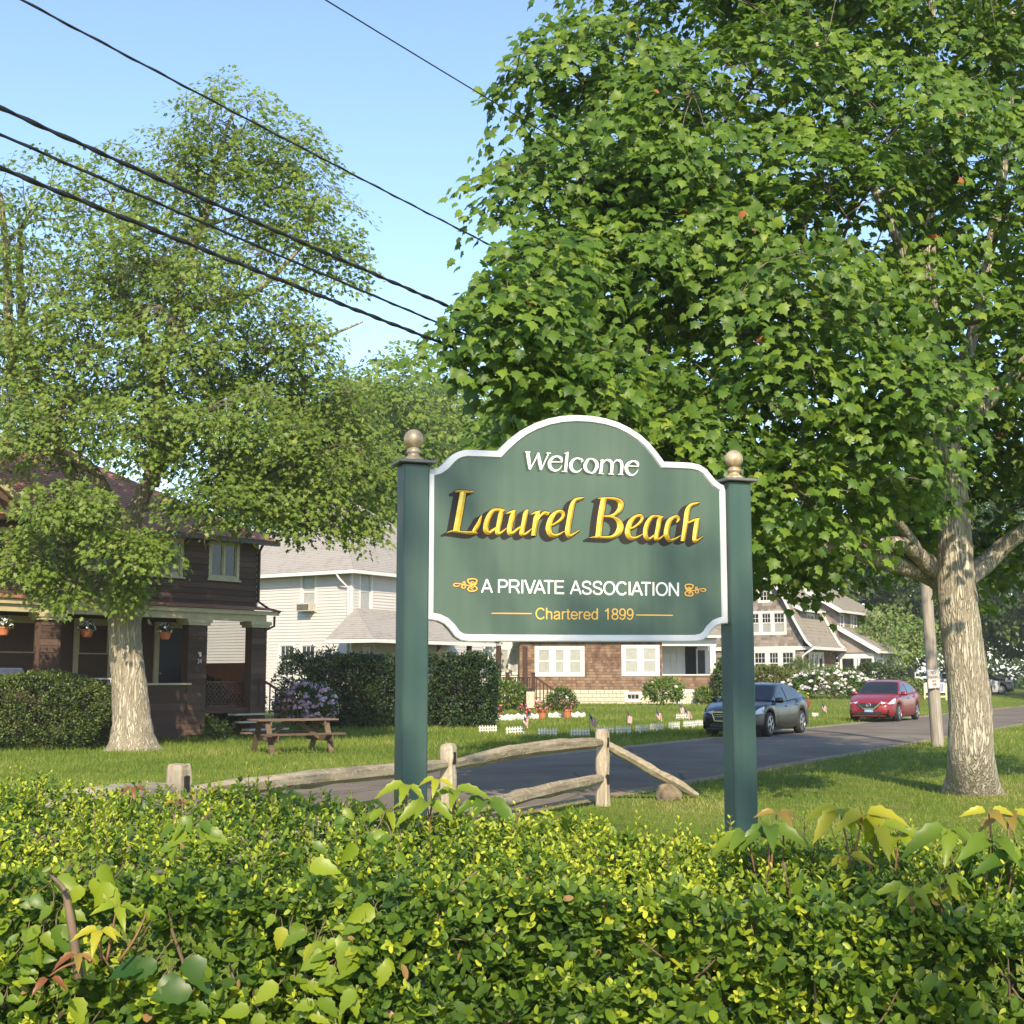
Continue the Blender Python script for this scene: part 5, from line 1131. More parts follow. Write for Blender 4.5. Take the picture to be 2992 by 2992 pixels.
# hip roof
ov = .45; yb = UY + 8.5 + ov; ye = UY - ov; xr = xw + ov; rz = LA(120, 1298, 4.7)[1]; ym = (yb + ye) / 2
xh = xr - (ym - ye) * 1.0
roof_courses(hA, [(xL - 2, ye, zE), (xr, ye, zE), (xh, ym, rz), (xL - 2, ym, rz)], 'roof_red', .17)
roof_courses(hA, [(xr, ye, zE), (xr, yb, zE), (xh, ym, rz), (xh, ym, rz)], 'roof_red', .17)
roof_courses(hA, [(xr, yb, zE), (xL - 2, yb, zE), (xL - 2, ym, rz), (xh, ym, rz)], 'roof_red', .3)
mb = MB(); mb.box(xL - 2, xr, ye - .03, ye + .08, zE - .13, zE - .015); mb.build('gutter', M['gutter_brown'], hA)
mb = MB(); mb.box(xL - 2, xr - .02, ye + .08, UY + .1, zE - .07, zE - .03); mb.build('soffit', M['cream'], hA)
# cross gable over the bay window at the left
gx = bay[0] + .4; gz = LA(0, 1425, UY - .3)[1] + .35; gw = LA(95, 1475, UY - .3)[0]
mb = MB(); mb.prism([(gx - (gw - gx), UY - .3, zE), (gw, UY - .3, zE), (gx, UY - .3, gz)], (0, 4, 0)); mb.build('gable_wall', M['dark_shingle'], hA)
mb = MB(); mb.beam((gx, UY - .36, gz + .1), (gw + .35, UY - .36, zE - .12), .12, .16, up=(0, 0, 1)); mb.beam((gx, UY - .36, gz + .1), (2 * gx - gw - .35, UY - .36, zE - .12), .12, .16); mb.build('gable_trim', M['cream'], hA)
mb = MB(); mb.box(2 * gx - gw, gw, UY - .36, UY - .29, zE - .05, zE + .12); mb.build('gable_base_trim', M['cream'], hA)
roof_courses(hA, [(gw + .4, UY - .42, zE - .06), (gw + .4, UY + 3.6, zE - .06), (gx, UY + 3.6, gz + .16), (gx, UY - .42, gz + .16)], 'roof_red', .17)

# hanging baskets of white flowers under the porch beam, things of their own
M['petal_white'] = plain('white_petals', (0.62, 0.62, 0.66), 0.7, noise=.1)
M['petal_pink'] = plain('pink_petals', (0.62, 0.12, 0.17), 0.7, noise=.25, nscale=12)
M['petal_mauve'] = plain('mauve_petals', (0.56, 0.40, 0.56), 0.8, noise=.25, nscale=5)
M['petal_pale'] = plain('pale_lilac_petals', (0.66, 0.60, 0.66), 0.8, noise=.12, nscale=4)
M['leaf_pot'] = leafmat('pot_plant_leaves', [(0, (.02, .05, .014)), (1, (.07, .13, .03))])
def ball_cloud(mb, P, s, r, n=6):
    """small five-sided florets, one per point"""
    for p in P:
        d = Vector(r.normal(size=3)).normalized(); d.y -= .6; d.normalize(); a = d.orthogonal().normalized(); b = d.cross(a); q = s * r.uniform(.7, 1.25)
        mb.add([Vector(p) + d * q * .35] + [Vector(p) + (a * math.cos(k * 2 * math.pi / n) + b * math.sin(k * 2 * math.pi / n)) * q for k in range(n)], [(0, k + 1, (k + 1) % n + 1) for k in range(n)])
def flower_pot(name, label, loc_, rad, h, petal, cat, group, nfl=40, hang=0.0, fh=.22, spread=1.25, pot='terracotta', seed=1):
    r = np.random.default_rng(seed); o = empty(name, loc_, 0, label, cat, group)
    mb = MB(); mb.lathe([(rad * .62, 0), (rad * .66, .01), (rad * .93, h * .78), (rad * 1.05, h * .80), (rad * 1.05, h), (rad * .95, h), (rad * .9, h * .9), (.01, h * .88)], 18); mb.build('pot', M[pot], o, smooth=False)
    n = 150; d = r.normal(size=(n, 3)); d = nrm(d); d[:, 2] = np.abs(d[:, 2]) * .9; P = np.array([0, 0, h]) + d * np.array([rad * spread, rad * spread, fh]) * (.45 + .55 * r.random((n, 1)))
    leaves('foliage', P, nrm(d + r.normal(size=(n, 3)) * .5), nrm(d + np.array([0, -.3, .6])), np.full(n, .075) * (.7 + .6 * r.random(n)), r.random(n), OVAL, M['leaf_pot'], o)['kind'] = 'stuff'
    d = nrm(r.normal(size=(nfl, 3))); d[:, 2] = np.abs(d[:, 2]); d[:, 1] -= .3; P = np.array([0, 0, h]) + nrm(d) * np.array([rad * spread, rad * spread, fh]) * (.8 + .3 * r.random((nfl, 1)))
    mb = MB(); ball_cloud(mb, P, .032, r); mb.build('blossoms', M[petal], o, fix=False)['kind'] = 'stuff'
    if hang:
        mb = MB()
        for a in (0, 2.1, 4.2): mb.tube([(rad * math.cos(a), rad * math.sin(a), h), (0, 0, hang)], .004, 4)
        mb.tube([(0, 0, hang), (0, 0, hang + .15)], .004, 4); mb.build('hanger', M['black'], o)
    return o
for i, (px, py, lb) in enumerate(((8, 1856, 'nearest to the picture edge'), (253, 1862, 'just left of the furrowed trunk'), (482, 1868, 'in front of the porch door'))):
    xx, zz = LA(px, py, .35); p = A + e1 * xx + e2 * .35; p.z = zz
    flower_pot('hanging_basket', f'hanging basket of white flowers on the dark porch, {lb}', p, .17, .20, 'petal_white', 'flower basket', 'white flower baskets on the porch', 46, hang=max(.3, z_beam0 - zz - .15), fh=.24, seed=30 + i)
# a table under a cloth, a wicker chair and a blue cushion on the porch
def onporch(px, py, y): xx, zz = LA(px, py, y); p = A + e1 * xx + e2 * y; p.z = .8; return p
rzA = math.atan2(e1.y, e1.x)
o = empty('porch_table', onporch(290, 1990, 1.2), rzA, 'small pale table with hanging cloth on the dark porch behind the trunk', 'table')
mb = MB(); mb.box(-.9, .9, -.35, .35, .78, .82); mb.build('tabletop', M['white'], o)
for sx in (-1, 1):
    for sy in (-1, 1): mb = MB(); mb.box(sx * .84 - .025, sx * .84 + .025, sy * .3 - .025, sy * .3 + .025, 0, .78); mb.build('leg', M['white'], o)
mb = MB(); mb.box(.1, .75, -.365, -.352, .45, .80); mb.build('cloth', M['petal_pale'], o)
o = empty('wicker_chair', onporch(205, 1990, .9), rzA, 'low wicker chair on the porch between column and trunk', 'chair')
mb = MB(); mb.bbox(-.4, .4, -.3, .3, .35, .45, .03); mb.build('seat', M['concrete'], o); mb = MB(); mb.bbox(-.42, .42, .24, .34, .45, .88, .03); mb.build('backrest', M['concrete'], o)
for sx in (-1, 1):
    for sy in (-1, 1): mb = MB(); mb.box(sx * .36 - .02, sx * .36 + .02, sy * .26 - .02, sy * .26 + .02, 0, .35); mb.build('leg', M['brown_wood'], o)
o = empty('blue_chair', onporch(40, 1980, .9), rzA, 'porch chair with a blue cushion back behind the clipped yew', 'chair')
mb = MB(); mb.bbox(-.35, .35, .1, .22, .4, 1.08, .05); mb.build('cushion', plain('blue_cloth', (.05, .07, .13), .9), o)
for sx in (-1, 1): mb = MB(); mb.box(sx * .36 - .02, sx * .36 + .02, .05, .09, 0, .9); mb.build('leg', M['black'], o)

# ---------- the white house with clapboard sides
WD = 55.0
w1 = Vector((.55, .835, 0)).normalized(); B = at(1024, 1983, WD); B.z = 0
hB = empty('white_house', B, math.atan2(w1.y, w1.x), 'white clapboard house with grey hip roof and brown porch behind the tall hedge', 'house')
LB = lambda px, py, y=0.0: loc(px, py, B, w1, y)
wl = Vector((w1.y, -w1.x, 0))                            # along the left face, towards the corner
def LBL(px, py):                                          # left face: coordinate along it (negative = away from the corner)
    d = ray(px, py); o = Vector((0, 0, CAMH)); t = (B - o).dot(w1) / d.dot(w1); q = o + d * t; return ((q - B).dot(wl), q.z)
MLf = Matrix.Rotation(-math.pi / 2, 4, 'Z')              # local frame of the left face: its x runs to the corner
zW = LB(1040, 1668)[1]
def rectL(p0, p1, q0, q1): a, zb = LBL(p0, q1); b, zt = LBL(p1, q0); return (a, b, zb, zt)
def rectR(p0, p1, q0, q1): a, zb = LB(p0, q1); b, zt = LB(p1, q0); return (a, b, zb, zt)
Ldep, Rlen = 8.6, 9.5
mb = MB(); mb.box(.09, Rlen, .09, Ldep, -.2, zW); mb.build('wall', M['vinyl'], hB)
wL = [rectL(883, 922, 1680, 1780), rectL(818, 858, 1886, 1975), rectL(880, 920, 1886, 1975)]
wR = [rectR(1052, 1084, 1676, 1780), rectR(1062, 1090, 1888, 1960)]
clad(hB, -Ldep, -.06, .1, zW, 0, .128, M['vinyl'], 'clapboard', [(a - .08, b + .08, c - .08, d + .08) for a, b, c, d in wL], t=.034, M4=MLf)
clad(hB, .06, Rlen, .1, zW, 0, .128, M['vinyl'], 'clapboard', [(a - .08, b + .08, c - .08, d + .08) for a, b, c, d in wR], t=.034)
for i, w_ in enumerate(wL): window(hB, *w_, 0, 'white', .10, 1, 2, pane='blind' if i == 0 else 'pane', lites=None if i == 0 else (3, 1), M4=MLf)
for i, w_ in enumerate(wR): window(hB, *w_, 0, 'white', .10, 1, 2, pane='blind' if i == 0 else 'pane')
mb = MB(); mb.box(-.03, .06, -.03, .06, -.1, zW); mb.build('corner_board', M['white'], hB)
ov = .55; zr = LB(1060, 1500, 3)[1]
roof_courses(hB, [(-ov, -ov, zW), (Rlen + ov, -ov, zW), (Rlen - 4, 4.3, zr + .6), (4.0, 4.3, zr + .6)], 'roof_grey', .18)
roof_courses(hB, [(-ov, Ldep + ov, zW), (-ov, -ov, zW), (4.0, 4.3, zr + .6), (4.0, 4.3, zr + .6)], 'roof_grey', .18)
roof_courses(hB, [(Rlen + ov, -ov, zW), (Rlen + ov, Ldep + ov, zW), (Rlen - 4, 4.3, zr + .6), (Rlen - 4, 4.3, zr + .6)], 'roof_grey', .3)
mb = MB(); mb.box(-ov, Rlen + ov, -ov - .03, -ov + .06, zW - .16, zW - .012); mb.build('gutter', M['white'], hB)
mb = MB(); mb.box(-ov - .03, -ov + .06, -ov + .06, Ldep + ov, zW - .16, zW - .012); mb.build('gutter', M['white'], hB)
mb = MB(); mb.box(-ov + .06, Rlen + ov, -ov + .06, -.02, zW - .10, zW - .06); mb.box(-ov + .06, -.02, -.02, Ldep, zW - .10, zW - .06); mb.build('soffit', M['white'], hB)
mb = MB(); mb.tube([(-ov, .4, zW - .1), (-ov + .1, .3, zW - .35), (-.1, .12, zW - .7), (-.09, .10, .2)], .045, 8); mb.build('downpipe', M['white'], hB, smooth=True)
# air conditioner in the upper side window
q = rectL(885, 923, 1762, 1788); pAC = B + wl * ((q[0] + q[1]) / 2) - w1 * .0; 
ac = empty('air_conditioner', B + wl * ((q[0] + q[1]) / 2 + .02) - w1 * .02 + Vector((0, 0, q[2])), math.atan2(wl.y, wl.x), 'grey boxy air conditioner sticking out of the white house window', 'air conditioner')
mb = MB(); hw = (q[1] - q[0]) / 2; mb.bbox(-hw, hw, -.42, .05, 0, q[3] - q[2], .015); mb.build('case', M['concrete'], ac)
for i in range(7): mb = MB(); mb.box(-hw + .04, hw - .04, -.43, -.419, .05 + i * (q[3] - q[2] - .1) / 7, .07 + i * (q[3] - q[2] - .1) / 7); mb.build('louver', M['black'], ac)
# its porch to the right: hipped roof on brown posts, railing, steps
px0 = LB(1088, 1866, -2.2); zP = px0[1]; xp0 = px0[0]; xp1 = xp0 + 8.2
zPt = zP + 1.35
roof_courses(hB, [(xp0 - .25, -2.5, zP), (xp1, -2.5, zP), (xp1 - 1.3, 0, zPt), (xp0 + 1.6, 0, zPt)], 'roof_grey', .17, name='porch_roof')
roof_courses(hB, [(xp0 - .25, 0, zP), (xp0 - .25, -2.5, zP), (xp0 + 1.6, 0, zPt), (xp0 + 1.6, 0, zPt)], 'roof_grey', .17, name='porch_roof')
mb = MB(); mb.box(xp0 - .27, xp1, -2.53, -2.42, zP - .16, zP - .012); mb.box(xp0 - .27, xp0 - .16, -2.42, 0, zP - .16, zP - .012); mb.box(xp0 - .16, xp1, -2.42, -.03, zP - .08, zP - .04); mb.build('porch_fascia', M['white'], hB)
mb = MB(); mb.box(xp0, xp1, -2.35, -.03, .75, .9); mb.build('porch_floor', M['brown_wood'], hB)
for px in (1206, 1284, 1371, 1457, 1534):
    x = LB(px, 1900, -2.3)[0]; mb = MB(); mb.bbox(x - .09, x + .09, -2.39, -2.21, .0, zP - .09, .01); mb.build('porch_post', M['brown_wood'], hB)
xa = LB(1425, 1990, -2.3)[0]; xb = LB(1550, 1990, -2.3)[0]; zr0 = LB(1480, 1978, -2.3)[1]
mb = MB(); mb.box(xp0, xb, -2.33, -2.27, zr0 - .05, zr0); mb.box(xp0, xb, -2.32, -2.28, .98, 1.02); rl = mb.build('railing', M['brown_wood'], hB)
x = xp0 + .1
while x < xb: mb = MB(); mb.box(x - .02, x + .02, -2.318, -2.282, 1.02, zr0 - .05); mb.build('baluster', M['brown_wood'], rl); x += .17
def stair_side(px, tag_):
    x = LB(px, 1990, -2.3)[0]; m1 = MB(); m1.bbox(x - .07, x + .07, -2.45, -2.31, 0, zr0 + .16, .012); m1.bbox(x - .09, x + .09, -2.47, -2.29, zr0 + .16, zr0 + .21, .012)
    m1.bbox(x - .07, x + .07, -3.75, -3.61, 0, 1.15, .012); m1.bbox(x - .09, x + .09, -3.77, -3.59, 1.15, 1.20, .012); m1.beam((x, -2.45, zr0 + .02), (x, -3.62, 1.02), .06, .07); s_ = m1.build('stair_railing', M['brown_wood'], hB)
    for i in range(6):
        t = (i + .5) / 6; m2 = MB(); m2.box(x - .018, x + .018, -2.45 - 1.17 * t - .018, -2.45 - 1.17 * t + .018, .25 + .4 * (1 - t), zr0 - .02 - (zr0 - .98) * t); m2.build('baluster', M['brown_wood'], s_)
stair_side(1478, 0); stair_side(1554, 1)
for i in range(4): mb = MB(); xA_, xB_ = LB(1478, 1990, -2.3)[0], LB(1554, 1990, -2.3)[0]; mb.box(xA_, xB_, -2.7 - .3 * i, -2.36 - .3 * i, .70 - .2 * i, .74 - .2 * i); mb.build('step', M['brown_wood'], hB)

# ---------- the shingled cottage seen below the sign panel
CD = 70.0
Cc = at(1560, 2058, CD); zc0 = Cc.z; Cc = Vector((Cc.x, CD, zc0))
hC = empty('shingled_cottage', Cc, 0, 'weathered brown shingled cottage with white windows below the sign panel', 'house')
LC = lambda px, py, y=0.0: loc(px, py, Cc, Vector((1, 0, 0)), y)
def rC(p0, p1, q0, q1, y=0.0): a, zb = LC(p0, q1, y); b, zt = LC(p1, q0, y); return (a, b, zb, zt)
x0 = LC(1518, 2000)[0]; x1 = LC(1936, 2000)[0]; zf = LC(1700, 2022)[1]; zT = LC(1700, 1856)[1]
g1 = rC(1572, 1698, 1898, 1967); g2 = rC(1826, 1917, 1894, 1966)
b1 = rC(1624, 1655, 2028, 2044); b2_ = rC(1832, 1868, 2028, 2044)
mb = MB(); mb.box(x0, x1, .05, 8.5, -.3, zT); mb.build('wall', M['stone_block'], hC)
hl = [(a - .17, b + .17, c - .17, d + .17) for a, b, c, d in (g1, g2)]
shingles(hC, x0, x1, zf, zT, 0.02, .15, M['cedar'], M['cedar_v'], hl, .10, .22, t=.03, single=300, seed=4)
# foundation of pale cast blocks
z = -.05; row = 0; lib = {}
while z < zf - .05:
    x = x0 - (.2 if row % 2 else 0)
    while x < x1:
        a, b = max(x, x0), min(x + .42, x1)
        if b - a > .05 and not any(q[0] - .1 < (a + b) / 2 < q[1] + .1 and z > q[2] - .25 for q in (b1, b2_)):
            k = round(b - a, 2)
            if k not in lib: mm = MB(); mm.bbox(.006, k - .006, -.012, .06, 0.005, .193, .012); lib[k] = mm.mesh('foundation_block', M['stone_block'])
            o = bpy.data.objects.new('foundation_block', lib[k]); C.objects.link(o); o.parent = hC; o.matrix_local = Matrix.Translation((a, 0, z))
        x += .42
    z += .20; row += 1
window(hC, *g1, 0.0, 'white', .17, 3, 2, pane='blind', mull=.26, sash=.04, sill=False); window(hC, *g2, 0.0, 'white', .17, 2, 2, pane='blind', mull=.26, sash=.04, sill=False)
window(hC, *b1, -.01, 'white', .12, 1, 1, lites=(3, 1), sill=False); window(hC, *b2_, -.01, 'white', .12, 1, 1, lites=(3, 1), sill=False)
# right: recessed porch with white post
xq = LC(2092, 2000)[0]; zs = LC(2000, 1972)[1]; zq0 = LC(2000, 2014)[1]
shingles(hC, x1, xq, zq0, zs - .03, 0.02, .15, M['cedar'], M['cedar_v'], (), .16, .34, single=60, seed=5)
mb = MB(); mb.box(x1, xq, .05, .2, -.1, zs - .03); mb.build('porch_wall', M['stone_block'], hC)
mb = MB(); mb.box(x1 - .02, xq + .05, -.06, .3, zs - .03, zs + .03); mb.box(LC(1960, 2016)[0], xq + .02, -.02, .04, LC(2000, 2024)[1], zq0 - .01); mb.build('porch_sill', M['white'], hC)
xc = LC(2076, 2000)[0]; zh = LC(2000, 1887)[1]
mb = MB(); mb.box(xc, xq, -.03, .28, zs + .03, zh); mb.build('porch_post', M['white'], hC)
mb = MB(); mb.box(x1, xq + .05, -.05, .3, zh, zT - .02); mb.build('porch_beam', M['white'], hC)
mb = MB(); mb.box(x1, xq, 2.4, 2.5, -.2, zT); mb.box(x1 - .05, x1 + .02, .2, 2.4, -.2, zT); mb.build('porch_inner_wall', M['white'], hC)
window(hC, *rC(1965, 1995, 1900, 1965, 2.4), 2.38, 'white', .08, 2, 1, pane='blind', sill=False)
mb = MB(); q = rC(2003, 2036, 1890, 1990, 2.4); mb.box(q[0], q[1], 2.36, 2.39, .6, q[3]); dr = mb.build('door', M['dark'], hC)
mb = MB(); q = rC(2040, 2060, 1900, 1968, 2.2); mb.box(q[0] - .08, q[1] + .08, 2.28, 2.33, q[2] - .6, q[3] + .1); d2 = mb.build('screen_door', M['white'], hC); mb = MB(); mb.box(q[0], q[1], 2.262, 2.275, q[2], q[3]); mb.build('screen', M['screen'], d2)
mb = MB(); mb.box(x1, xq, .2, 2.4, .55, .6); mb.build('porch_floor', M['concrete'], hC)
mb = MB(); mb.box(x1, xq, .2, 2.4, zT - .1, zT - .05); mb.build('porch_ceiling', M['white'], hC)
# white slat skirt under the porch
xs_, xe_ = LC(1968, 2040)[0], LC(2060, 2040)[0]; i = 0
while xs_ + i * .115 < xe_: mb = MB(); mb.box(xs_ + i * .115, xs_ + i * .115 + .06, -.01, .02, -.02, LC(2000, 2024)[1]); mb.build('skirt_slat', M['white'], hC); i += 1
# roof
roof_courses(hC, [(x0 - .5, -.5, zT), (xq + .5, -.5, zT), (xq - 2.6, 4.2, zT + 2.6), (x0 + 1, 4.2, zT + 2.6)], 'roof_tan', .2); roof_courses(hC, [(xq + .5, -.5, zT), (xq + .5, 8.8, zT), (xq - 2.6, 4.2, zT + 2.6), (xq - 2.6, 4.2, zT + 2.6)], 'roof_tan', .2)
mb = MB(); mb.box(x0 - .5, xq + .5, -.54, -.42, zT - .14, zT - .012); mb.build('gutter', M['white'], hC)
# white wing at its left with a lean-to roof
xw0, xw1 = LC(1380, 1980, 1.5)[0], LC(1516, 1980, 1.5)[0]; q = rC(1462, 1512, 1898, 1966, 1.5)
zA_, zB_ = LC(1385, 1915, 1.5)[1], LC(1425, 1888, 1.5)[1]
mb = MB(); mb.prism([(xw0, 1.5, -.2), (x0, 1.5, -.2), (x0, 1.5, zB_ + .5), (LC(1425, 1888, 1.5)[0], 1.5, zB_), (xw0, 1.5, zA_)], (0, 5, 0)); mb.build('wing_wall', M['white'], hC)
window(hC, q[0] , q[1] , q[2], q[3], 1.45, 'white', .10, 2, 1, pane='blind', sill=False)
slab(hC, [(xw0 - .3, 1.2, zA_ - .1), (LC(1425, 1888, 1.5)[0], 1.2, zB_ + .1), (LC(1425, 1888, 1.5)[0], 6.5, zB_ + .1), (xw0 - .3, 6.5, zA_ - .1)], .12, 'white', 'wing_roof')

# ---------- the gambrel roofed house further along
g1v = Vector((.53, .848, 0)).normalized(); G = at(2352, 1983, 80.0); G.z = tz(G.x, G.y)
hG = empty('gambrel_house', G, math.atan2(g1v.y, g1v.x), 'weathered shingle house with flared gambrel roof and white sunroom beyond the parked cars', 'house')
LG = lambda px, py, y=0.0: loc(px, py, G, g1v, y)
gl = Vector((g1v.y, -g1v.x, 0))
def LGF(px, py, back=0.0):                                # gable front: coordinate along it, 0 at the corner
    d = ray(px, py); o = Vector((0, 0, CAMH)); t = ((G + g1v * back) - o).dot(g1v) / d.dot(g1v); q = o + d * t; return ((q - G).dot(gl), q.z - G.z)
MGF = Matrix.Rotation(-math.pi / 2, 4, 'Z')
zc1 = LGF(2376, 1887)[1]; GW = 9.0                        # eave of the flare; width of the gable end
prof = [(.62, zc1), (.30, zc1 + .28), (.02, zc1 + .75), (-.42, zc1 + 1.55), (-1.05, zc1 + 2.85), (-1.75, zc1 + 3.9), (-4.5, zc1 + 5.3)]
def edge_x(z):
    zz = [p[1] for p in prof]; xx = [p[0] for p in prof]; return float(np.interp(z, zz, xx))
pr_ = [(p[0] - .06, p[1] - .04) for p in prof]
mb = MB(); poly = [(0, -.2)] + [(min(p[0], 0), p[1]) for p in pr_] + [(-GW - min(p[0], 0), p[1]) for p in pr_[::-1][1:]] + [(-GW, -.2)]
mb.prism([(0.09, -p[0] + .09, p[1]) for p in poly], (5.9, 0, 0)); mb.build('wall', M['cedar_grey'], hG)
f1 = [(*LGF(p0, q1), *LGF(p1, q0)) for (p0, p1, q0, q1) in ((2188, 2212, 1792, 1849), (2224, 2253, 1792, 1849), (2261, 2291, 1791, 1849))]
zlo0, zlo1 = LGF(2250, 1945)[1] - .5, LGF(2250, 1906)[1]
att = (*LGF(2220, 1756), *LGF(2250, 1728))
hl = [(f1[0][0] - .1, f1[2][2] + .15, f1[1][1] - .12, f1[1][3] + .15), (att[0] - .12, att[2] + .12, att[1] - .1, att[3] + .12)]
zfr0, zfr1 = LGF(2250, 1906)[1], LGF(2250, 1889)[1]
shingles(hG, -GW, 0, zfr1, zc1 + 4.6, 0, .19, M['cedar_grey'], M['cedar_grey_v'], hl, .18, .40, single=220, seed=7, M4=MGF, slope=lambda z, zt: (-GW - min(0, edge_x(zt)) + .05, min(0, edge_x(zt)) - .05))
a0 = f1[0][0]; a1 = f1[2][2]
window(hG, f1[0][0], f1[2][2], f1[1][1], f1[1][3], 0, 'white', .14, 3, 2, pane=['blind', 'pane'], lites=[None, (3, 2)], mull=.2, M4=MGF, sill=False)
window(hG, att[0], att[2], att[1], att[3], 0, 'white', .12, 1, 1, lites=(3, 2), M4=MGF, sill=False)
mb = MB(); mb.box(-GW, .05, -.04, .02, zfr0 + .12, zfr1); o = mb.build('frieze', M['white'], hG); o.matrix_local = MGF
xl0 = LGF(2205, 1930)[0]; xl1 = LGF(2318, 1930)[0]
window(hG, xl0, xl1, zlo0, zlo1 - .02, 0, 'white', .13, 3, 2, pane='pane', lites=[None, (3, 2)], mull=.26, M4=MGF, sill=True)
shingles(hG, -GW, 0, 0, zfr0, 0, .19, M['cedar_grey'], M['cedar_grey_v'], [(xl0 - .13, xl1 + .13, zlo0 - .13, zlo1 + .12)], .18, .40, single=60, seed=8, M4=MGF)
# flared roof slopes with white rake boards
def flare_roof(xa, xb, name='roof'):
    for (p, q) in zip(prof[:-1], prof[1:]): roof_courses(hG, [(xa, -p[0], p[1]), (xb, -p[0], p[1]), (xb, -q[0], q[1]), (xa, -q[0], q[1])], 'roof_tan', .2, name=name)
    for (p, q) in zip(prof[:-1], prof[1:]): roof_courses(hG, [(xb, GW + p[0], p[1]), (xa, GW + p[0], p[1]), (xa, GW + q[0], q[1]), (xb, GW + q[0], q[1])], 'roof_tan', .4, name=name)
flare_roof(-.35, 5.6)
for (p, q) in zip(prof[:-1], prof[1:]):
    mb = MB(); mb.beam((-.37, -p[0], p[1] - .05), (-.37, -q[0], q[1] - .05), .10, .16, up=(1, 0, 0)); mb.build('rake_board', M['white'], hG)
# first dormer in the slope, with a pair of narrow windows
def sidewall(xa, xb, z0, z1, y, wns, seed, nsingle, name, depth=3.2):
    mb = MB(); mb.box(xa + .05, xb, y + .09, y + depth, z0, z1); mb.build(name, M['cedar_grey'], hG)
    shingles(hG, xa, xb, z0, z1, y, .20, M['cedar_grey'], M['cedar_grey_v'], [(a - .1, b + .1, c - .1, d + .1) for a, b, c, d in wns], .2, .42, single=nsingle, seed=seed)
    # cheek facing the viewer
    o = Matrix.Translation((xa, 0, 0)) @ MGF; shingles(hG, -y - depth, -y, z0, z1, 0, .20, M['cedar_grey'], M['cedar_grey_v'], (), .2, .42, single=0, seed=seed + 1, M4=o)
    for w_ in wns: window(hG, *w_, y, 'white', .10, 2 if w_[1] - w_[0] > .8 else 1, 2, pane='pane', lites=[None, (2, 2)], sill=False)
yD = .55
xd0 = .9; xd1 = xd0 + 3.4; zd0 = zc1 + .9; zd1 = LG(2362, 1782, yD)[1]
wx0 = LG(2357, 1800, yD)[0]
sidewall(xd0, xd1, zd0, zd1, yD, [(xd0 + 1.3, xd0 + 2.5, zd0 + .15, zd1 - .3)], 10, 40, 'dormer_wall')
roof_courses(hG, [(xd0 - .3, yD - .35, zd1), (xd1 + .3, yD - .35, zd1), (xd1 + .3, 3.6, zd1 + 1.6), (xd0 - .3, 3.6, zd1 + 1.6)], 'roof_tan', .2, name='dormer_roof')
mb = MB(); mb.box(xd0 - .3, xd1 + .3, yD - .38, yD - .28, zd1 - .18, zd1 - .01); mb.beam((xd0 - .32, yD - .36, zd1 - .1), (xd0 - .32, 3.6, zd1 + 1.5), .1, .2); mb.build('dormer_trim', M['white'], hG)
# taller two storey wing
yB = -.25; xb0 = 5.3; xb1 = 13.2; zb0 = 2.5; zb1 = LG(2430, 1782, yB)[1]
ws = []
for c in (xb0 + 1.1, xb0 + 3.5, xb0 + 6.2): ws.append((c - (.55 if c == xb0 + 3.5 else .3), c + (.55 if c == xb0 + 3.5 else .3), zb0 + 1.35, zb1 - .25))
sidewall(xb0, xb1, zb0, zb1, yB, ws, 12, 60, 'wing_wall', 7.5)
rdg = zb1 + 2.7
roof_courses(hG, [(xb0 - .5, yB - .5, zb1), (xb1 + .5, yB - .5, zb1), (xb1 - 1.5, yB + 4, rdg), (xb0 - .5, yB + 4, rdg)], 'roof_tan', .22, name='wing_roof')
mb = MB(); mb.prism([(xb0, yB, zb1), (xb0, yB + 7.5, zb1), (xb0, yB + 4, rdg - .1)], (.3, 0, 0)); mb.build('wing_gable', M['cedar_grey'], hG)
mb = MB(); mb.beam((xb0 - .52, yB - .5, zb1 - .08), (xb0 - .52, yB + 4, rdg - .08), .1, .24); mb.box(xb0 - .5, xb1 + .5, yB - .54, yB - .44, zb1 - .16, zb1 - .01); mb.build('wing_trim', M['white'], hG)
for (p, q) in zip(prof[:-3], prof[1:-2]): mb = MB(); mb.beam((xb0 - .1, -p[0] - .15, p[1] - .05), (xb0 - .1, -q[0] - .15, q[1] - .05), .12, .18, up=(1, 0, 0)); mb.build('rake_board', M['white'], hG)
# entry under the flare, white sunroom with lean-to roof
mb = MB(); mb.box(-.1, 5.7, -.72, .0, zc1 - .22, zc1 - .02); mb.build('eave_trim', M['white'], hG)
mb = MB(); mb.box(.02, 5.7, .075, .088, 0, zc1 - .2); mb.build('lower_wall', M['cedar_grey'], hG)
shingles(hG, 3.6, 5.7, 0, zc1 - .22, .0, .2, M['cedar'], M['cedar_v'], (), .2, .4, single=0, seed=15)
window(hG, .9, 3.3, .5, zc1 - .45, .0, 'white', .14, 3, 1, pane='pane', mull=.16, sill=False)
xs0_, xs1_ = 5.8, 12.2; yS = -2.5; zS = LG(2530, 1900, yS)[1]; zS2 = zS + 1.6
mb = MB(); mb.box(xs0_ + .1, xs1_, yS + .12, -.1, 0, zS - .05); mb.build('sunroom_wall', M['white'], hG)
roof_courses(hG, [(xs0_ - .3, yS - .4, zS), (xs1_ + .3, yS - .4, zS), (xs1_ + .3, -.2, zS2), (xs0_ - .3, -.2, zS2)], 'roof_tan', .2, name='sunroom_roof')
mb = MB(); mb.beam((xs0_ - .33, yS - .42, zS - .08), (xs0_ - .33, -.2, zS2 - .08), .10, .26); mb.box(xs0_ - .3, xs1_ + .3, yS - .44, yS - .34, zS - .15, zS - .01); mb.build('sunroom_trim', M['white'], hG)
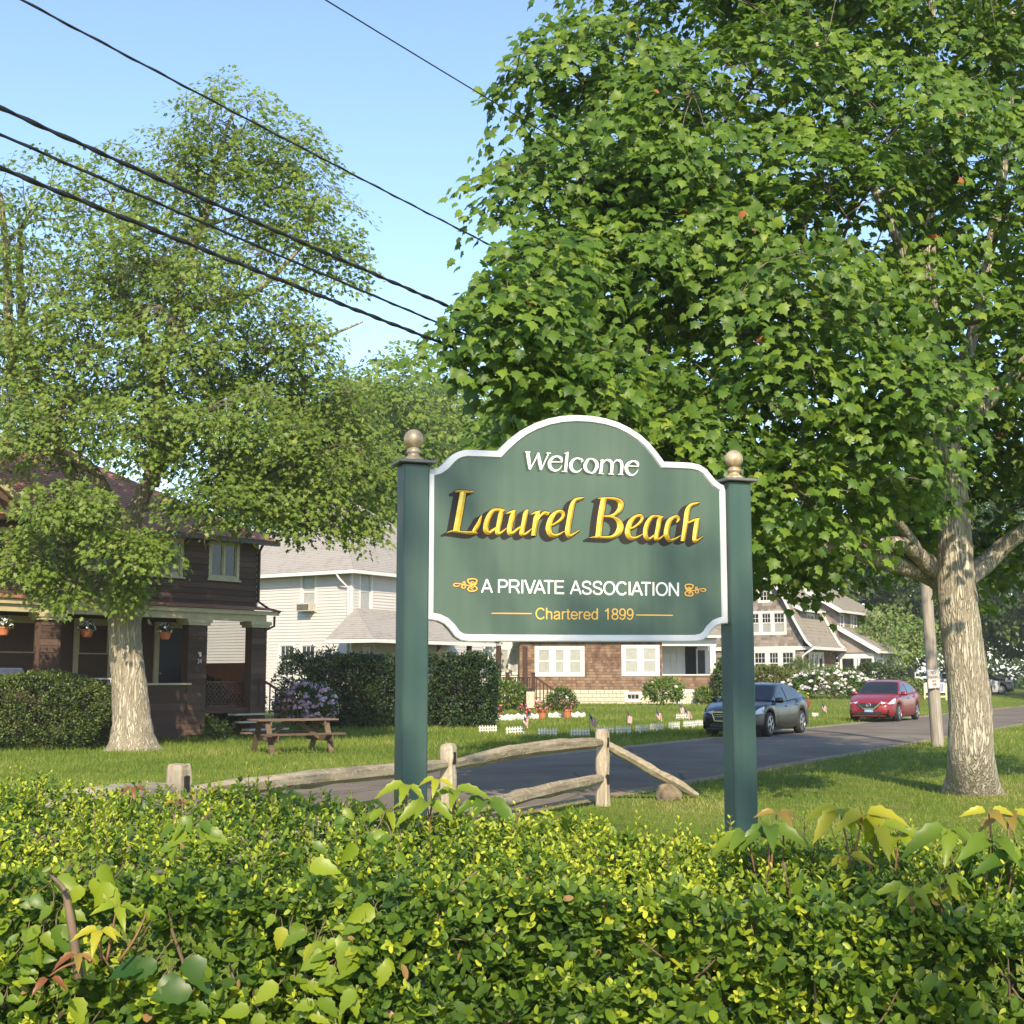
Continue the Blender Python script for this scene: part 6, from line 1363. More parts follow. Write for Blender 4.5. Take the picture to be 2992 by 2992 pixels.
mb = MB(); mb.prism([(xs0_, yS, zS - .1), (xs0_, -.1, zS - .1), (xs0_, -.1, zS2 - .05)], (.15, 0, 0)); mb.build('sunroom_gable', M['cedar_grey'], hG)
for i in range(3): x = xs0_ + .5 + i * 1.9; window(hG, x, x + 1.3, .8, zS - .5, yS + .05, 'white', .10, 1, 1, pane='pane', sill=False)
o = Matrix.Translation((xs0_, 0, 0)) @ MGF
window(hG, .35, 1.15, .5, zS - .45, 0, 'white', .10, 1, 1, pane='pane', M4=o, sill=False); window(hG, 1.5, 2.3, .5, zS - .45, 0, 'white', .10, 1, 1, pane='pane', M4=o, sill=False)
mb = MB(); mb.tube([(-.2, -.75, zc1 - .1), (-.35, -.3, zc1 - .4), (-.35, -.02, zc1 - .6), (-.35, -.02, .2)], .06, 8); mb.build('downpipe', M['white'], hG, smooth=True)

# ------------------------------------------------------------------ shrubs
M['leaf_yew'] = leafmat('yew_needles', [(0, (.014, .032, .010)), (.5, (.040, .072, .016)), (1, (.13, .16, .03))], transl=.15)
M['leaf_shrub'] = leafmat('shrub_leaves', [(0, (.03, .065, .014)), (.5, (.075, .135, .022)), (1, (.16, .22, .035))])
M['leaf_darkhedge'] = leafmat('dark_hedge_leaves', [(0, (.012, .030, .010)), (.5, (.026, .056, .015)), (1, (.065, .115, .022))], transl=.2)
M['leaf_hydrangea'] = leafmat('hydrangea_leaves', [(0, (.028, .070, .018)), (.6, (.07, .14, .025)), (1, (.14, .22, .03))])
M['leaf_olive'] = leafmat('olive_leaves', [(0, (.05, .07, .016)), (.5, (.11, .14, .026)), (1, (.22, .20, .05))])
def shrub(name, label, p, rx, ry, h, n, mat, lsize, tmpl=OVAL, seed=1, cat='shrub', group=None, sq=2.0, dens=6, vb=.45, shell=.72, flowers=None, bottom=.12, rough=.12, nstem=7):
    """superellipsoid of leaf sprays on stems; flowers = (count, size, petal material)"""
    r = np.random.default_rng(seed); p = Vector(p); o = empty(name, p, 0, label, cat, group)
    def pts(n, lo, hi):
        d = nrm(r.normal(size=(n, 3))); d[:, 2] = np.where(d[:, 2] < -.85, -d[:, 2], d[:, 2])
        k = (np.abs(d) ** sq).sum(1, keepdims=True) ** (-1 / sq)
        lump = 1 + rough * (np.sin(d[:, 0:1] * 7 + seed) * np.sin(d[:, 2:3] * 6 + 2 * seed) + .6 * np.sin(d[:, 1:2] * 11 + d[:, 0:1] * 9))
        q = d * k * lump * (lo + (hi - lo) * r.random((n, 1)) ** .6)
        zc = h * (.5 + bottom / 2); return d, np.stack([q[:, 0] * rx, q[:, 1] * ry, zc + q[:, 2] * (h - zc)], -1)
    d, q = pts(n, shell, 1.0); m = dens
    P = np.repeat(q, m, 0) + r.normal(size=(n * m, 3)) * lsize * .55; dd = np.repeat(d, m, 0)
    keep = P[:, 2] > .02; P = P[keep]; dd = dd[keep]; k = len(P)
    leaves('foliage', P, nrm(dd * .9 + r.normal(size=(k, 3)) * .7 + np.array([0, 0, .25])), nrm(dd * .5 + np.array([0, -.35, .8]) + r.normal(size=(k, 3)) * .45), lsize * (.65 + .6 * r.random(k)),
           np.clip(vb + r.normal(size=k) * .2 + np.repeat(r.normal(size=n) * .12, m)[keep], 0, 1), tmpl, M[mat], o)['kind'] = 'stuff'
    st = MB()
    for i in range(nstem):
        a = i * 2.4 + seed; e = Vector((math.cos(a) * rx * .6, math.sin(a) * ry * .6, h * .75)); st.tube(curve_pts((math.cos(a) * .08 * rx, math.sin(a) * .08 * ry, -.05), e, .05, .08, 5, random.Random(i)), list(np.linspace(.022, .006, 6)), 5)
    st.build('stems', M['hedge_wood'], o)
    if flowers:
        cnt, fs, pm = flowers; d, q = pts(cnt, .97, 1.04)
        ok = (q[:, 2] > .15 * h) & (d[:, 1] < .55)
        base = MB(); base_m = []
        for c in q[ok]:
            m1 = MB(); ball = nrm(r.normal(size=(26, 3))); ball[:, 2] = np.abs(ball[:, 2]) * .9 - .25
            ball_cloud(m1, c + ball * fs * .8, fs * .42, r, 5); m1.build('flower_head', M[pm], o, fix=False)
    return o
def G(px, py): 
    q = gnd(px, py)
    for _ in range(4): q = gnd(px, py, tz(q.x, q.y))
    return q
def GY(px, Y): x = (px - 1496) / FP * Y; return Vector((x, Y, tz(x, Y)))
p = G(95, 2196); shrub('clipped_yew', 'big rounded clipped yew left of the massive trunk', p + Vector((-.2, 1.0, 0)), 1.75, 1.2, 1.72, 3600, 'leaf_yew', .06, tmpl=DIAM, seed=1, sq=2.3, dens=9, shell=.84, rough=.04, nstem=3, bottom=0, vb=.6)
p = G(550, 2150); shrub('clipped_yew', 'wide clipped yew right of the massive trunk below the porch', p + Vector((.3, 1.6, 0)), 1.5, .9, 1.66, 3000, 'leaf_yew', .06, tmpl=DIAM, seed=2, sq=2.4, dens=9, shell=.84, vb=.5, rough=.05, nstem=3, bottom=0)
p = G(660, 2150); shrub('feathery_shrub', 'loose feathery green shrub before the porch lattice', p + Vector((.0, 1.4, 0)), .75, .7, 1.75, 700, 'leaf_far', .10, seed=3, dens=6, vb=.5, rough=.2)
p = G(620, 2165); shrub('low_shrub', 'low grey green plant at the foot of the clipped yew', p + Vector((0, .4, 0)), .4, .35, .45, 120, 'leaf_far', .09, seed=4, dens=5, vb=.6, rough=.25)
p = G(230, 2185); shrub('low_flowers', 'low leafy plant with one white bloom beside the massive trunk', p + Vector((0, .3, 0)), .45, .3, .34, 90, 'leaf_shrub', .10, seed=5, dens=4, vb=.3, flowers=(4, .05, 'petal_white'))
p = G(285, 2175)
r = np.random.default_rng(77); o = empty('twiggy_shrub', p + Vector((0, .4, 0)), 0, 'bare twiggy grey shrub against the dark porch wall', 'shrub'); mb = MB()
for i in range(26):
    a = r.random() * 6.28; e = Vector((math.cos(a) * r.uniform(.2, .5), math.sin(a) * .25, r.uniform(.35, .75))); mb.tube(curve_pts((0, 0, 0), e, .04, .1, 5), list(np.linspace(.012, .004, 6)), 4)
    for k in range(3): f = e * r.uniform(.5, .95); mb.tube([f, f + Vector((r.normal() * .08, r.normal() * .05, .12))], [.005, .003], 3)
mb.build('twigs', plain('silver_twigs', (.22, .20, .15), .9), o, fix=False)
p = G(880, 2138); shrub('mauve_hydrangea', 'rounded hydrangea full of mauve flower heads behind the picnic table', p + Vector((.1, .3, 0)), .9, .8, 1.42, 460, 'leaf_hydrangea', .12, seed=6, dens=5, vb=.35, flowers=(150, .105, 'petal_mauve'), rough=.05, shell=.8)
# tall dark hedge before the white house, two clipped runs and looser young growth
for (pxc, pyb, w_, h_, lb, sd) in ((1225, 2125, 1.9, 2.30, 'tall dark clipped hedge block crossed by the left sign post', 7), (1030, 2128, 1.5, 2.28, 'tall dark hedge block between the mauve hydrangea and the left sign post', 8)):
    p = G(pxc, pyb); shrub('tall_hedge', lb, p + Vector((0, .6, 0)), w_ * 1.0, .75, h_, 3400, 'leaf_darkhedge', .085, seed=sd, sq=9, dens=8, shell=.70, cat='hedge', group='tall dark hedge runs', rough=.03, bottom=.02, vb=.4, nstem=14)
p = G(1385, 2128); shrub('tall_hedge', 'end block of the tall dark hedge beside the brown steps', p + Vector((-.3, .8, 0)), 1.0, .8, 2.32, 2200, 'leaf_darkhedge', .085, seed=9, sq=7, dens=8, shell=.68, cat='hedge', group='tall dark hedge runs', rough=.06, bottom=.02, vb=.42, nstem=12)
for (px, h_, lb, sd) in ((835, 2.45, 'thin leafy young hedge plant by the dark house corner', 10), (905, 2.5, 'loose tall hedge plant under the paired white house windows', 11), (965, 2.2, 'dark hedge plant between the white house corner and hydrangea', 12)):
    p = G(px, 2130); shrub('young_hedge_plant', lb, p + Vector((0, 2.2, 0)), .75, .6, h_, 520, 'leaf_darkhedge', .09, seed=sd, dens=6, sq=3, shell=.5, group='young hedge plants', rough=.15, vb=.5)
# round shrubs before the cottage
p = G(1475, 2080); shrub('yellow_green_shrub', 'rounded yellow green shrub beside the brown steps', p + Vector((-.1, .9, 0)), 1.0, .8, 1.25, 520, 'leaf_shrub', .12, seed=13, dens=6, vb=.7)
p = G(1644, 2085); shrub('round_shrub', 'small rounded shrub behind the largest flower pot', p + Vector((0, 1.0, 0)), .62, .6, 1.0, 300, 'leaf_shrub', .10, seed=14, dens=6, vb=.45)
p = G(1936, 2060); shrub('leafy_hydrangea', 'bright leafy hydrangea with a few pink heads beside the cottage basement window', p + Vector((0, -.6, 0)), .95, .8, 1.25, 480, 'leaf_light', .14, seed=15, dens=5, vb=.35, flowers=(8, .10, 'petal_mauve'))
p = G(2054, 2058); shrub('small_bright_shrub', 'small bright green shrub by the cottage porch slats', p + Vector((0, -.8, 0)), .5, .5, .85, 220, 'leaf_light', .12, seed=16, dens=5, vb=.4)
p = G(2112, 2062); shrub('upright_shrub', 'tall dark upright shrub at the cottage porch corner', p + Vector((.2, -.4, 0)), .65, .6, 2.3, 620, 'leaf_shrub', .13, seed=17, dens=6, vb=.3)
p = GY(2255, 75); shrub('broad_shrub', 'broad olive green shrub mass before the gambrel house', p, 2.4, 1.2, 1.65, 1200, 'leaf_olive', .16, seed=18, dens=6, vb=.5, rough=.15)
p = GY(2335, 76); shrub('tall_grass_clump', 'clump of tall pale ornamental grass behind the white hydrangea', p, .9, .6, 1.9, 420, 'leaf_light', .34, tmpl=(np.array([(0, 0, 0), (.5, .03, 0), (1, 0, -.1), (.5, -.03, 0)], float), np.array([(0, 1, 2), (0, 2, 3)])), seed=19, dens=5, vb=.3)
p = GY(2428, 72.5); shrub('white_hydrangea', 'wide hydrangea bank covered in white and pale pink heads before the gambrel house', p + Vector((0, 1.2, 0)), 2.35, 1.2, 1.55, 900, 'leaf_hydrangea', .15, seed=20, dens=5, vb=.6, flowers=(190, .12, 'petal_pale'), rough=.1, shell=.82)
p = GY(2550, 76.5); shrub('evergreen_shrub', 'dark mounded evergreen beside the white hydrangea', p, 1.7, 1.2, 1.95, 900, 'leaf_yew', .15, seed=21, dens=6, vb=.45, rough=.12)
p = GY(2640, 80); shrub('low_hedge', 'low lime green hedge beyond the red car', p, 1.5, .6, 1.0, 300, 'leaf_light', .14, seed=22, dens=5, vb=.45, sq=3)
M['petal_yellow'] = plain('yellow_petals', (.70, .48, .04), .7)
shrub('yellow_flowers', 'low clump of yellow flowers behind the black car', GY(2312, 71.5), .75, .4, .5, 120, 'leaf_light', .11, seed=23, dens=4, vb=.7, flowers=(26, .06, 'petal_yellow'))

# ------------------------------------------------------------------ split rail fence
M['rail'] = wood('weathered_rail', (.20, .155, .105), (.42, .36, .27), lichen=(.30, .29, .22), scale=(1.2, 12, 12), bumps=.6)
M['rail_post'] = wood('weathered_post', (.22, .175, .125), (.43, .375, .29), scale=(12, 12, 1.2), bumps=.6, lichen=(.30, .28, .20))
f3 = gnd(1762, 2355); f2 = Vector((-.65, 13.85, 0)); f1_ = Vector((-2.55, 10.45, 0))
f2.x = (1313 - 1496) / FP * f2.y; f1_.x = (539 - 1496) / FP * f1_.y
fdir = (f3 - f1_).normalized()
fence = empty('split_rail_fence', f2, math.atan2(fdir.y, fdir.x), 'weathered split rail fence running along the road behind the sign', 'fence')
FI = Matrix.Rotation(-math.atan2(fdir.y, fdir.x), 3, 'Z')
def fl(p): return FI @ (Vector(p) - f2)
def rough_post(p, h, w, lean=0):
    rr = random.Random(int(p.x * 100)); mb = MB(); q = fl(p)
    rows = [(-.3, 1.05), (0, 1.03), (.2, .98), (.38, .86), (.45, .98), (.6, 1.0), (.72, .88), (.8, 1.0), (h - .05, .97), (h - .012, .86), (h, .7)]
    ring_ = []
    for z, k in rows:
        for (sx, sy) in ((-1, -.7), (-.7, -1), (.7, -1), (1, -.7), (1, .7), (.7, 1), (-.7, 1), (-1, .7)):
            ring_.append((q.x + sx * w * .42 * k * rr.uniform(.93, 1.07) + lean * z, q.y + sy * w * .5 * k * rr.uniform(.93, 1.07), z + rr.uniform(-.008, .008)))
    n = len(rows); fs = [(i * 8 + j, i * 8 + (j + 1) % 8, (i + 1) * 8 + (j + 1) % 8, (i + 1) * 8 + j) for i in range(n - 1) for j in range(8)] + [tuple((n - 1) * 8 + j for j in range(8))]
    mb.add(ring_, fs); o = mb.build('fence_post', M['rail_post'], fence)
    for z in (.33, .80):
        m2 = MB(); m2.bbox(q.x - .045, q.x + .045, q.y - w * .5 - .004, q.y + w * .5 + .004, z - .075, z + .075, .02); m2.build('mortise', M['dark'], o)
rough_post(f3, .96, .155); rough_post(f2, .94, .15); rough_post(f1_, .95, .17)
def rail(a, b, r0, sag, seed, bend=(0, 0)):
    rr = random.Random(seed); a = fl(a); b = fl(b); pts = []; rad = []
    for i in range(13):
        t = i / 12; p = a.lerp(b, t); p.z += sag * math.sin(math.pi * t) + rr.uniform(-.006, .006); p.y += rr.uniform(-.006, .006); pts.append(p); rad.append(r0 * (.55 if i in (0, 12) else .85 if i in (1, 11) else 1) * rr.uniform(.93, 1.07))
    mb = MB(); mb.tube(pts, rad, 7, rough=barkrough(seed, .12)); mb.build('rail', M['rail'], fence)
up3 = lambda p, z: Vector((p.x, p.y, z))
f0 = f1_ + (f1_ - f2)
rail(up3(f1_, .73), up3(f2, .73), .075, .0, 1); rail(up3(f1_, .30), up3(f2, .30), .075, -.02, 2)
rail(up3(f2, .72), up3(f3, .79), .078, .05, 3); rail(up3(f2, .22), up3(f3, .34), .080, .02, 4)
rail(up3(f0, .75), up3(f1_, .76), .075, 0, 5); rail(up3(f0, .3), up3(f1_, .32), .075, 0, 6)
fe = gnd(2036, 2330); rail(up3(f3, .80), up3(fe, .03), .068, .0, 7)
# stone beside the fallen rail end
def rock(name, label, p, s, seed):
    r = np.random.default_rng(seed); bm = bmesh.new(); bmesh.ops.create_icosphere(bm, subdivisions=3, radius=1)
    for v in bm.verts:
        d = np.array(v.co); k = 1 + .16 * math.sin(d[0] * 3 + seed) + .12 * math.sin(d[1] * 5 + 1) + r.normal() * .03; v.co = Vector((d[0] * s[0] * k, d[1] * s[1] * k, max(-.4, d[2]) * s[2] * k))
    me = bpy.data.meshes.new(name); bm.to_mesh(me); bm.free(); me.materials.append(M['stone']); o = link(bpy.data.objects.new(name, me)); o.location = p; return tag(o, label, 'stone')
M['stone'] = plain('rough_stone', (.17, .135, .09), .95, noise=.3, nscale=9, bumpy=.7)
rock('stone', 'squat tan stone beside the low end of the fence rail', gnd(1960, 2340) + Vector((0, .1, .05)), (.16, .13, .15), 3)
# ------------------------------------------------------------------ picnic table
M['table_wood'] = wood('grey_brown_planks', (.085, .058, .042), (.17, .12, .085), bumps=.4)
t0 = gnd(688, 2204); t1 = gnd(815, 2204); pt = gnd(850, 2200)
tdir = Vector((.86, .51, 0)).normalized()
ptb = empty('picnic_table', (t0 + t1) / 2 + tdir * .78 + Vector((0.0, .1, 0)), math.atan2(tdir.y, tdir.x), 'weathered brown picnic table with attached benches on the lawn', 'table')
for i in range(5): mb = MB(); mb.bbox(-1.1, 1.1, -.37 + i * .15, -.37 + i * .15 + .14, .71, .75, .006); mb.build('plank', M['table_wood'], ptb)
for sg in (-1, 1):
    for k in range(2): y0 = sg * .66 + (k - 1) * .15; mb = MB(); mb.bbox(-1.1, 1.1, y0, y0 + .14, .41, .45, .006); mb.build('bench_plank', M['table_wood'], ptb)
for sx in (-.80, .80):
    for sg in (-1, 1): mb = MB(); mb.beam((sx, sg * .62, 0), (sx, sg * .24, .71), .04, .14, up=(1, 0, 0)); mb.build('leg', M['table_wood'], ptb)
    mb = MB(); s_ = -1 if sx < 0 else 1; mb.bbox(sx - s_ * .065 - .02, sx - s_ * .065 + .02, -.80, .80, .27, .41, .006); mb.build('bench_support', M['table_wood'], ptb)
    mb = MB(); mb.bbox(sx - s_ * .065 - .02, sx - s_ * .065 + .02, -.35, .35, .60, .71, .006); mb.build('top_support', M['table_wood'], ptb)
mb = MB(); mb.beam((-.78, 0, .30), (-.1, 0, .70), .04, .09); mb.beam((.78, 0, .30), (.1, 0, .70), .04, .09); mb.build('brace', M['table_wood'], ptb); ptb.scale = (.84, .95, .98)

# ------------------------------------------------------------------ utility pole, no parking sign, overhead lines
M['pole'] = wood('grey_pole', (.19, .165, .135), (.33, .295, .25), scale=(10, 10, .8), bumps=.5)
pb = gnd(2740, 2181); ptop = at(2707, 1727, pb.y); lean = (ptop - pb) / (ptop.z - pb.z)
pole = empty('utility_pole', pb, 0, 'leaning grey wooden utility pole beside the forked maple trunk', 'pole')
mb = MB(); hh = 9.3; mb.tube([lean * z for z in (-.5, 0, 2, 4, 6, 8, hh)], [.15, .148, .142, .135, .128, .12, .115], 14, rough=barkrough(5, .02)); mb.build('shaft', M['pole'], pole, smooth=True)
wire_z = [5.35, 5.05, 4.7, 6.15, 7.65]
mb = MB(); mb.tube([lean * .05 + Vector((0, -.15, 0)), lean * .6 + Vector((0, -.145, 0)), lean * 1.5 + Vector((0, -.142, 0))], .012, 6); mb.build('ground_wire', M['metal'], pole)
mb = MB(); cx_ = lean * 7.7; mb.box(cx_.x - .9, cx_.x + .9, cx_.y - .06, cx_.y + .06, 7.62, 7.74); mb.build('crossarm', M['pole'], pole)
# flat metal plate fixed to it
psz = (.305, .457); pc = at(2728, 1983, pb.y - .2)
npk = empty('no_parking_sign', (pc.x, pc.y, pc.z), R(-3), 'small white no parking plate fixed to the utility pole', 'sign'); npk.rotation_euler = (0, R(-4), R(3))
mb = MB(); mb.bbox(-psz[0] / 2, psz[0] / 2, -.004, .004, -psz[1] / 2, psz[1] / 2, .003); mb.build('plate', plain('plate_white', (.44, .45, .44), .4), npk)
M['plate_red'] = plain('plate_red_print', (.16, .045, .05), .5)
mb = MB(); h_ = .006
for q in ((-.145, .145, .215, .221), (-.145, .145, -.221, -.215), (-.145, -.139, -.215, .215), (.139, .145, -.215, .215)): mb.box(q[0], q[1], -.0056, -.0042, q[2], q[3])
mb.build('red_rim', M['plate_red'], npk)
GL = dict(SANS)
GL.update({'K': (.68, [[(.10, 0), (.10, 1)], [(.10, .38), (.62, 1)], [(.28, .56), (.66, 0)]]), 'G': (.78, [arc_(.41, .5, .33, .455, 40, 345, 15), [(.72, .40), (.72, .06)], [(.45, .42), (.72, .42)]]), 'Y': (.68, [[(.03, 1), (.34, .46)], [(.34, .46), (.65, 1)], [(.34, 0), (.34, .47)]]), 'M': (.86, [[(.10, 0), (.10, 1)], [(.10, 1), (.43, .05)], [(.43, .05), (.76, 1)], [(.76, 0), (.76, 1)]])})
def plate_text(body, zc, cap, wid, name, parent, mat, half, y=-.0062):
    w = sum(GL[c][0] for c in body); k = wid / w; x = -wid / 2
    for ch in body:
        mb = MB()
        for j, st in enumerate(GL[ch][1]):
            q = [(x + a * k, zc + b * cap) for a, b in st]
            q = crom([(a, b, 0) for a, b in q], 3) if len(q) > 2 else q
            for p0, p1 in zip(q[:-1], q[1:]): mb.beam((p0[0], y - .0003 * j, p0[1]), (p1[0], y - .0003 * j, p1[1]), half * 2, .0008, up=(0, 1, 0))
        if mb.v: mb.build(name, mat, parent, fix=False)
        x += GL[ch][0] * k
plate_text('NO', .10, .085, .12, 'letter', npk, M['plate_red'], .0055); plate_text('PARKING', .0, .07, .25, 'letter', npk, M['plate_red'], .0045); plate_text('ANY', -.085, .055, .11, 'letter', npk, M['plate_red'], .004); plate_text('TIME', -.165, .055, .12, 'letter', npk, M['plate_red'], .004)
for z in (.18, -.19): mb = MB(); mb.lathe([(.009, 0), (.009, .006), (.004, .008)], 8); o = mb.build('bolt', M['metal'], npk); o.rotation_euler = (R(90), 0, 0); o.location = (0, -.004, z)
M['cable'] = plain('black_cable', (.016, .016, .018), .5)
def cable(label, pts_px, rad, twist=0, n0=7.2):
    """a line hung along the road; its run is found where the photograph's rays meet the vertical plane of the poles"""
    P = []
    for (px, py) in pts_px:
        d = ray(px, py); k = n0 / d.dot(RN); q = Vector((0, 0, CAMH)) + d * k; P.append(((q.dot(RU)), q.z))
    a = np.array(P); co = np.polyfit(a[:, 0], a[:, 1], 1 if len(P) < 3 else 2)
    s0 = -26.0; s1 = pb.dot(RU); smid = a[:, 0].mean()
    lin = np.polyfit(a[:, 0], a[:, 1], 1)
    pts = []
    for s in np.linspace(s0, s1, 70):
        z = lin[0] * s + lin[1] + 0.0012 * (s - a[0, 0]) * (s - a[-1, 0]); pts.append(RU * s + RN * n0 + Vector((0, 0, z)))
    ctr = pts[0].copy(); o = empty('overhead_cable', ctr, 0, label, 'cable', 'overhead utility lines'); tw = pb + lean * 6
    mb = MB(); mb.tube([p - ctr for p in pts], rad, 6); mb.build('strand', M['cable'], o, smooth=True)
    for t in range(twist):
        mb = MB(); q = []
        for i, s in enumerate(np.linspace(s0, s1, 900)):
            z = lin[0] * s + lin[1] + 0.0012 * (s - a[0, 0]) * (s - a[-1, 0]); an = s * 11 + t * 2.6
            q.append(RU * s + RN * (n0 + math.cos(an) * rad * .9) + Vector((0, 0, z + math.sin(an) * rad * .9)) - ctr)
        mb.tube(q, rad * .75, 4); mb.build('strand', M['cable'], o, smooth=True)
    return o
cable('highest thin overhead line entering the maple crown', [(948, 0), (1210, 153), (1471, 317)], .007)
cable('second overhead line crossing high over the spreading tree', [(77, 0), (650, 318), (991, 480), (1502, 751)], .008, 1)
cable('thick twisted overhead line, upper of the lower three', [(0, 314), (774, 658), (1402, 934)], .012, 2)
cable('middle one of the three lower overhead lines', [(0, 392), (700, 694), (1347, 971)], .010, 1)
cable('lowest thick twisted overhead line over the spreading tree', [(0, 499), (700, 757), (1332, 1022)], .013, 2)
# second pole, behind the viewer, that carries the other end
pb2 = road_pt(-26.0, 7.2); o = empty('utility_pole', pb2, 0, 'grey utility pole behind the viewer that carries the overhead lines', 'pole'); mb = MB(); mb.tube([(0, 0, -.4), (0, 0, 5), (0, 0, 9.3)], [.15, .135, .115], 14); mb.build('shaft', M['pole'], o, smooth=True)

# ------------------------------------------------------------------ little picket fences, flags, pots on the lawn
def picket(n=7, w=.55, h=.24):
    o = empty('picket_section', (0, 0, 0)); sp = w / n
    for i in range(n):
        x = -w / 2 + (i + .5) * sp; mb = MB(); a = sp * .21; mb.prism([(x - a, -.008, -.03), (x + a, -.008, -.03), (x + a, -.008, h * .86), (x, -.008, h), (x - a, -.008, h * .86)], (0, .016, 0)); mb.build('picket', M['white'], o)
    for z in (h * .33, h * .68): mb = MB(); mb.box(-w / 2, w / 2, .008, .02, z - .017, z + .017); mb.build('rail', M['white'], o)
    return o
def flagpole_flag():
    o = empty('small_flag', (0, 0, 0)); mb = MB(); mb.tube([(0, 0, -.05), (0, 0, .62)], .006, 6); mb.lathe([(.001, 0), (.011, .008), (.011, .016), (.001, .026)], 8, (0, 0, .615)); mb.build('staff', M['black'], o)
    mb = MB(); H, W = .26, .36; nx_ = 10; rows = 13
    def pt(u, v): # drooping cloth
        return Vector((.006 + u * W * .45, -.05 * math.sin(u * 7 + v * 2), .60 - v * H * .95 - u * .20 - .03 * math.sin(u * 5)))
    for j in range(rows):
        for i in range(nx_):
            mb.cur = 2 if (i < 4 and j < 7) else (0 if j % 2 == 0 else 1)
            u0, u1, v0, v1 = i / nx_, (i + 1) / nx_, j / rows, (j + 1) / rows; mb.quad(pt(u0, v0), pt(u1, v0), pt(u1, v1), pt(u0, v1))
    mb.build('cloth', [M['flag_red'], M['flag_white'], M['flag_blue']], o, fix=False); return o
M['flag_red'] = plain('flag_red', (.36, .05, .06), .8); M['flag_white'] = plain('flag_white', (.66, .64, .62), .8); M['flag_blue'] = plain('flag_blue', (.03, .04, .13), .8)
PK = [(1426, 2142, .1, 'first from the tall hedge'), (1506, 2146, .05, 'second from the tall hedge, with a flag'), (1600, 2151, 0, 'third from the tall hedge'), (1695, 2153, 0, 'just left of the middle fence post'), (1766, 2146, 0, 'peeping out behind the middle fence post'), (1822, 2145, .55, 'just right of the middle fence post'),
      (1876, 2141, .7, 'second to the right of the middle fence post'), (1919, 2136, .6, 'third to the right of the middle fence post'), (1970, 2131, .75, 'fourth to the right of the middle fence post'), (2014, 2127, .7, 'fifth to the right of the middle fence post'), (1996, 2103, 0, 'set further back before the cottage shrub'), (2048, 2124, .7, 'nearest to the black car bumper'), (2382, 2095, .3, 'alone between the two parked cars')]
proto = picket()
for i, (px, py, rz, lb) in enumerate(PK):
    o = proto if i == 0 else copy_tree(proto); o.location = G(px, py); o.rotation_euler = (random.uniform(-.06, .06), random.uniform(-.05, .05), rz); o.scale = (1, 1, 1) if i != 12 else (.55, 1, .8)
    tag(o, f'little white picket section, {lb}', 'picket fence', 'little white picket sections')
FLG = [(1528, 2147, .3, 'before the second picket section'), (1726, 2147, -.2, 'left of the middle fence post'), (1830, 2135, .1, 'right of the middle fence post'), (1920, 2126, -.1, 'behind the third picket section right of the fence post'), (1984, 2102, .2, 'at the picket section set further back'), (2013, 2120, -.9, 'leaning near the black car'), (2402, 2096, .1, 'between the two parked cars')]
proto = flagpole_flag()
for i, (px, py, ty, lb) in enumerate(FLG):
    o = proto if i == 0 else copy_tree(proto); o.location = G(px, py) + Vector((0, -.05, 0)); o.rotation_euler = (0, ty * .3, random.uniform(-.6, .6)); o.scale = (1.05, 1, 1)
    tag(o, f'small striped flag on a stick, {lb}', 'flag', 'small flags on the lawn')
for i, (px, py, rad, h, lb, sp) in enumerate(((1452, 2104, .14, .24, 'partly hidden at the left end of the scalloped edging', 1.7), (1531, 2102, .13, .2, 'second from the left behind the scalloped edging', 2.0), (1584, 2101, .19, .34, 'before the small garden banner', 1.7), (1657, 2100, .19, .36, 'largest, at the right end of the scalloped edging', 1.7))):
    flower_pot('flower_pot', f'terracotta pot of pink flowers, {lb}', G(px, py), rad, h, 'petal_pink', 'flower pot', 'terracotta pots of pink flowers', 34, fh=.36, spread=sp, seed=60 + i)
for i, (px, py, lb) in enumerate(((1434, 2106, 'left end piece'), (1483, 2106, 'second piece from the left'), (1514, 2104, 'middle piece'), (1551, 2102, 'piece left of the banner pot'), (1625, 2099, 'piece between the two big pots'), (1688, 2098, 'right end piece'))):
    mb = MB(); o_ = [(-.3, 0, -.03), (.3, 0, -.03), (.3, 0, .17)] + [(.3 - .6 * k / 12, 0, .17 + .06 * abs(math.sin(math.pi * k / 6 + 1.57)) + (.03 if k == 6 else 0)) for k in range(1, 12)] + [(-.3, 0, .17)]
    mb.prism(o_, (0, .03, 0)); o = mb.build('scalloped_edging', M['white']); o.location = G(px, py) + Vector((0, .06, 0)); tag(o, f'white scalloped garden edging before the flower pots, {lb}', 'garden edging', 'white scalloped edging pieces')
o = empty('garden_banner', G(1548, 2095), 0, 'pale blue garden banner with warm print on a low stand among the pots', 'banner'); mb = MB(); mb.tube([(-.14, 0, -.05), (-.14, 0, 1.0), (.2, 0, 1.0)], .008, 6); mb.build('stand', M['black'], o)
def bannermat():
    m, nt, N, L, b = mat_new('banner_print'); t = tex(nt, 'Noise', 7, 2); r = ramp(nt, [(.35, (.36, .46, .56)), (.5, (.60, .50, .32)), (.62, (.62, .25, .10)), (.75, (.5, .5, .5))]); L.new(t.outputs[0], r.inputs[0]); L.new(r.outputs[0], b.inputs['Base Color']); return m
mb = MB(); mb.box(-.13, .19, -.006, .006, .35, .99); mb.build('cloth', bannermat(), o)
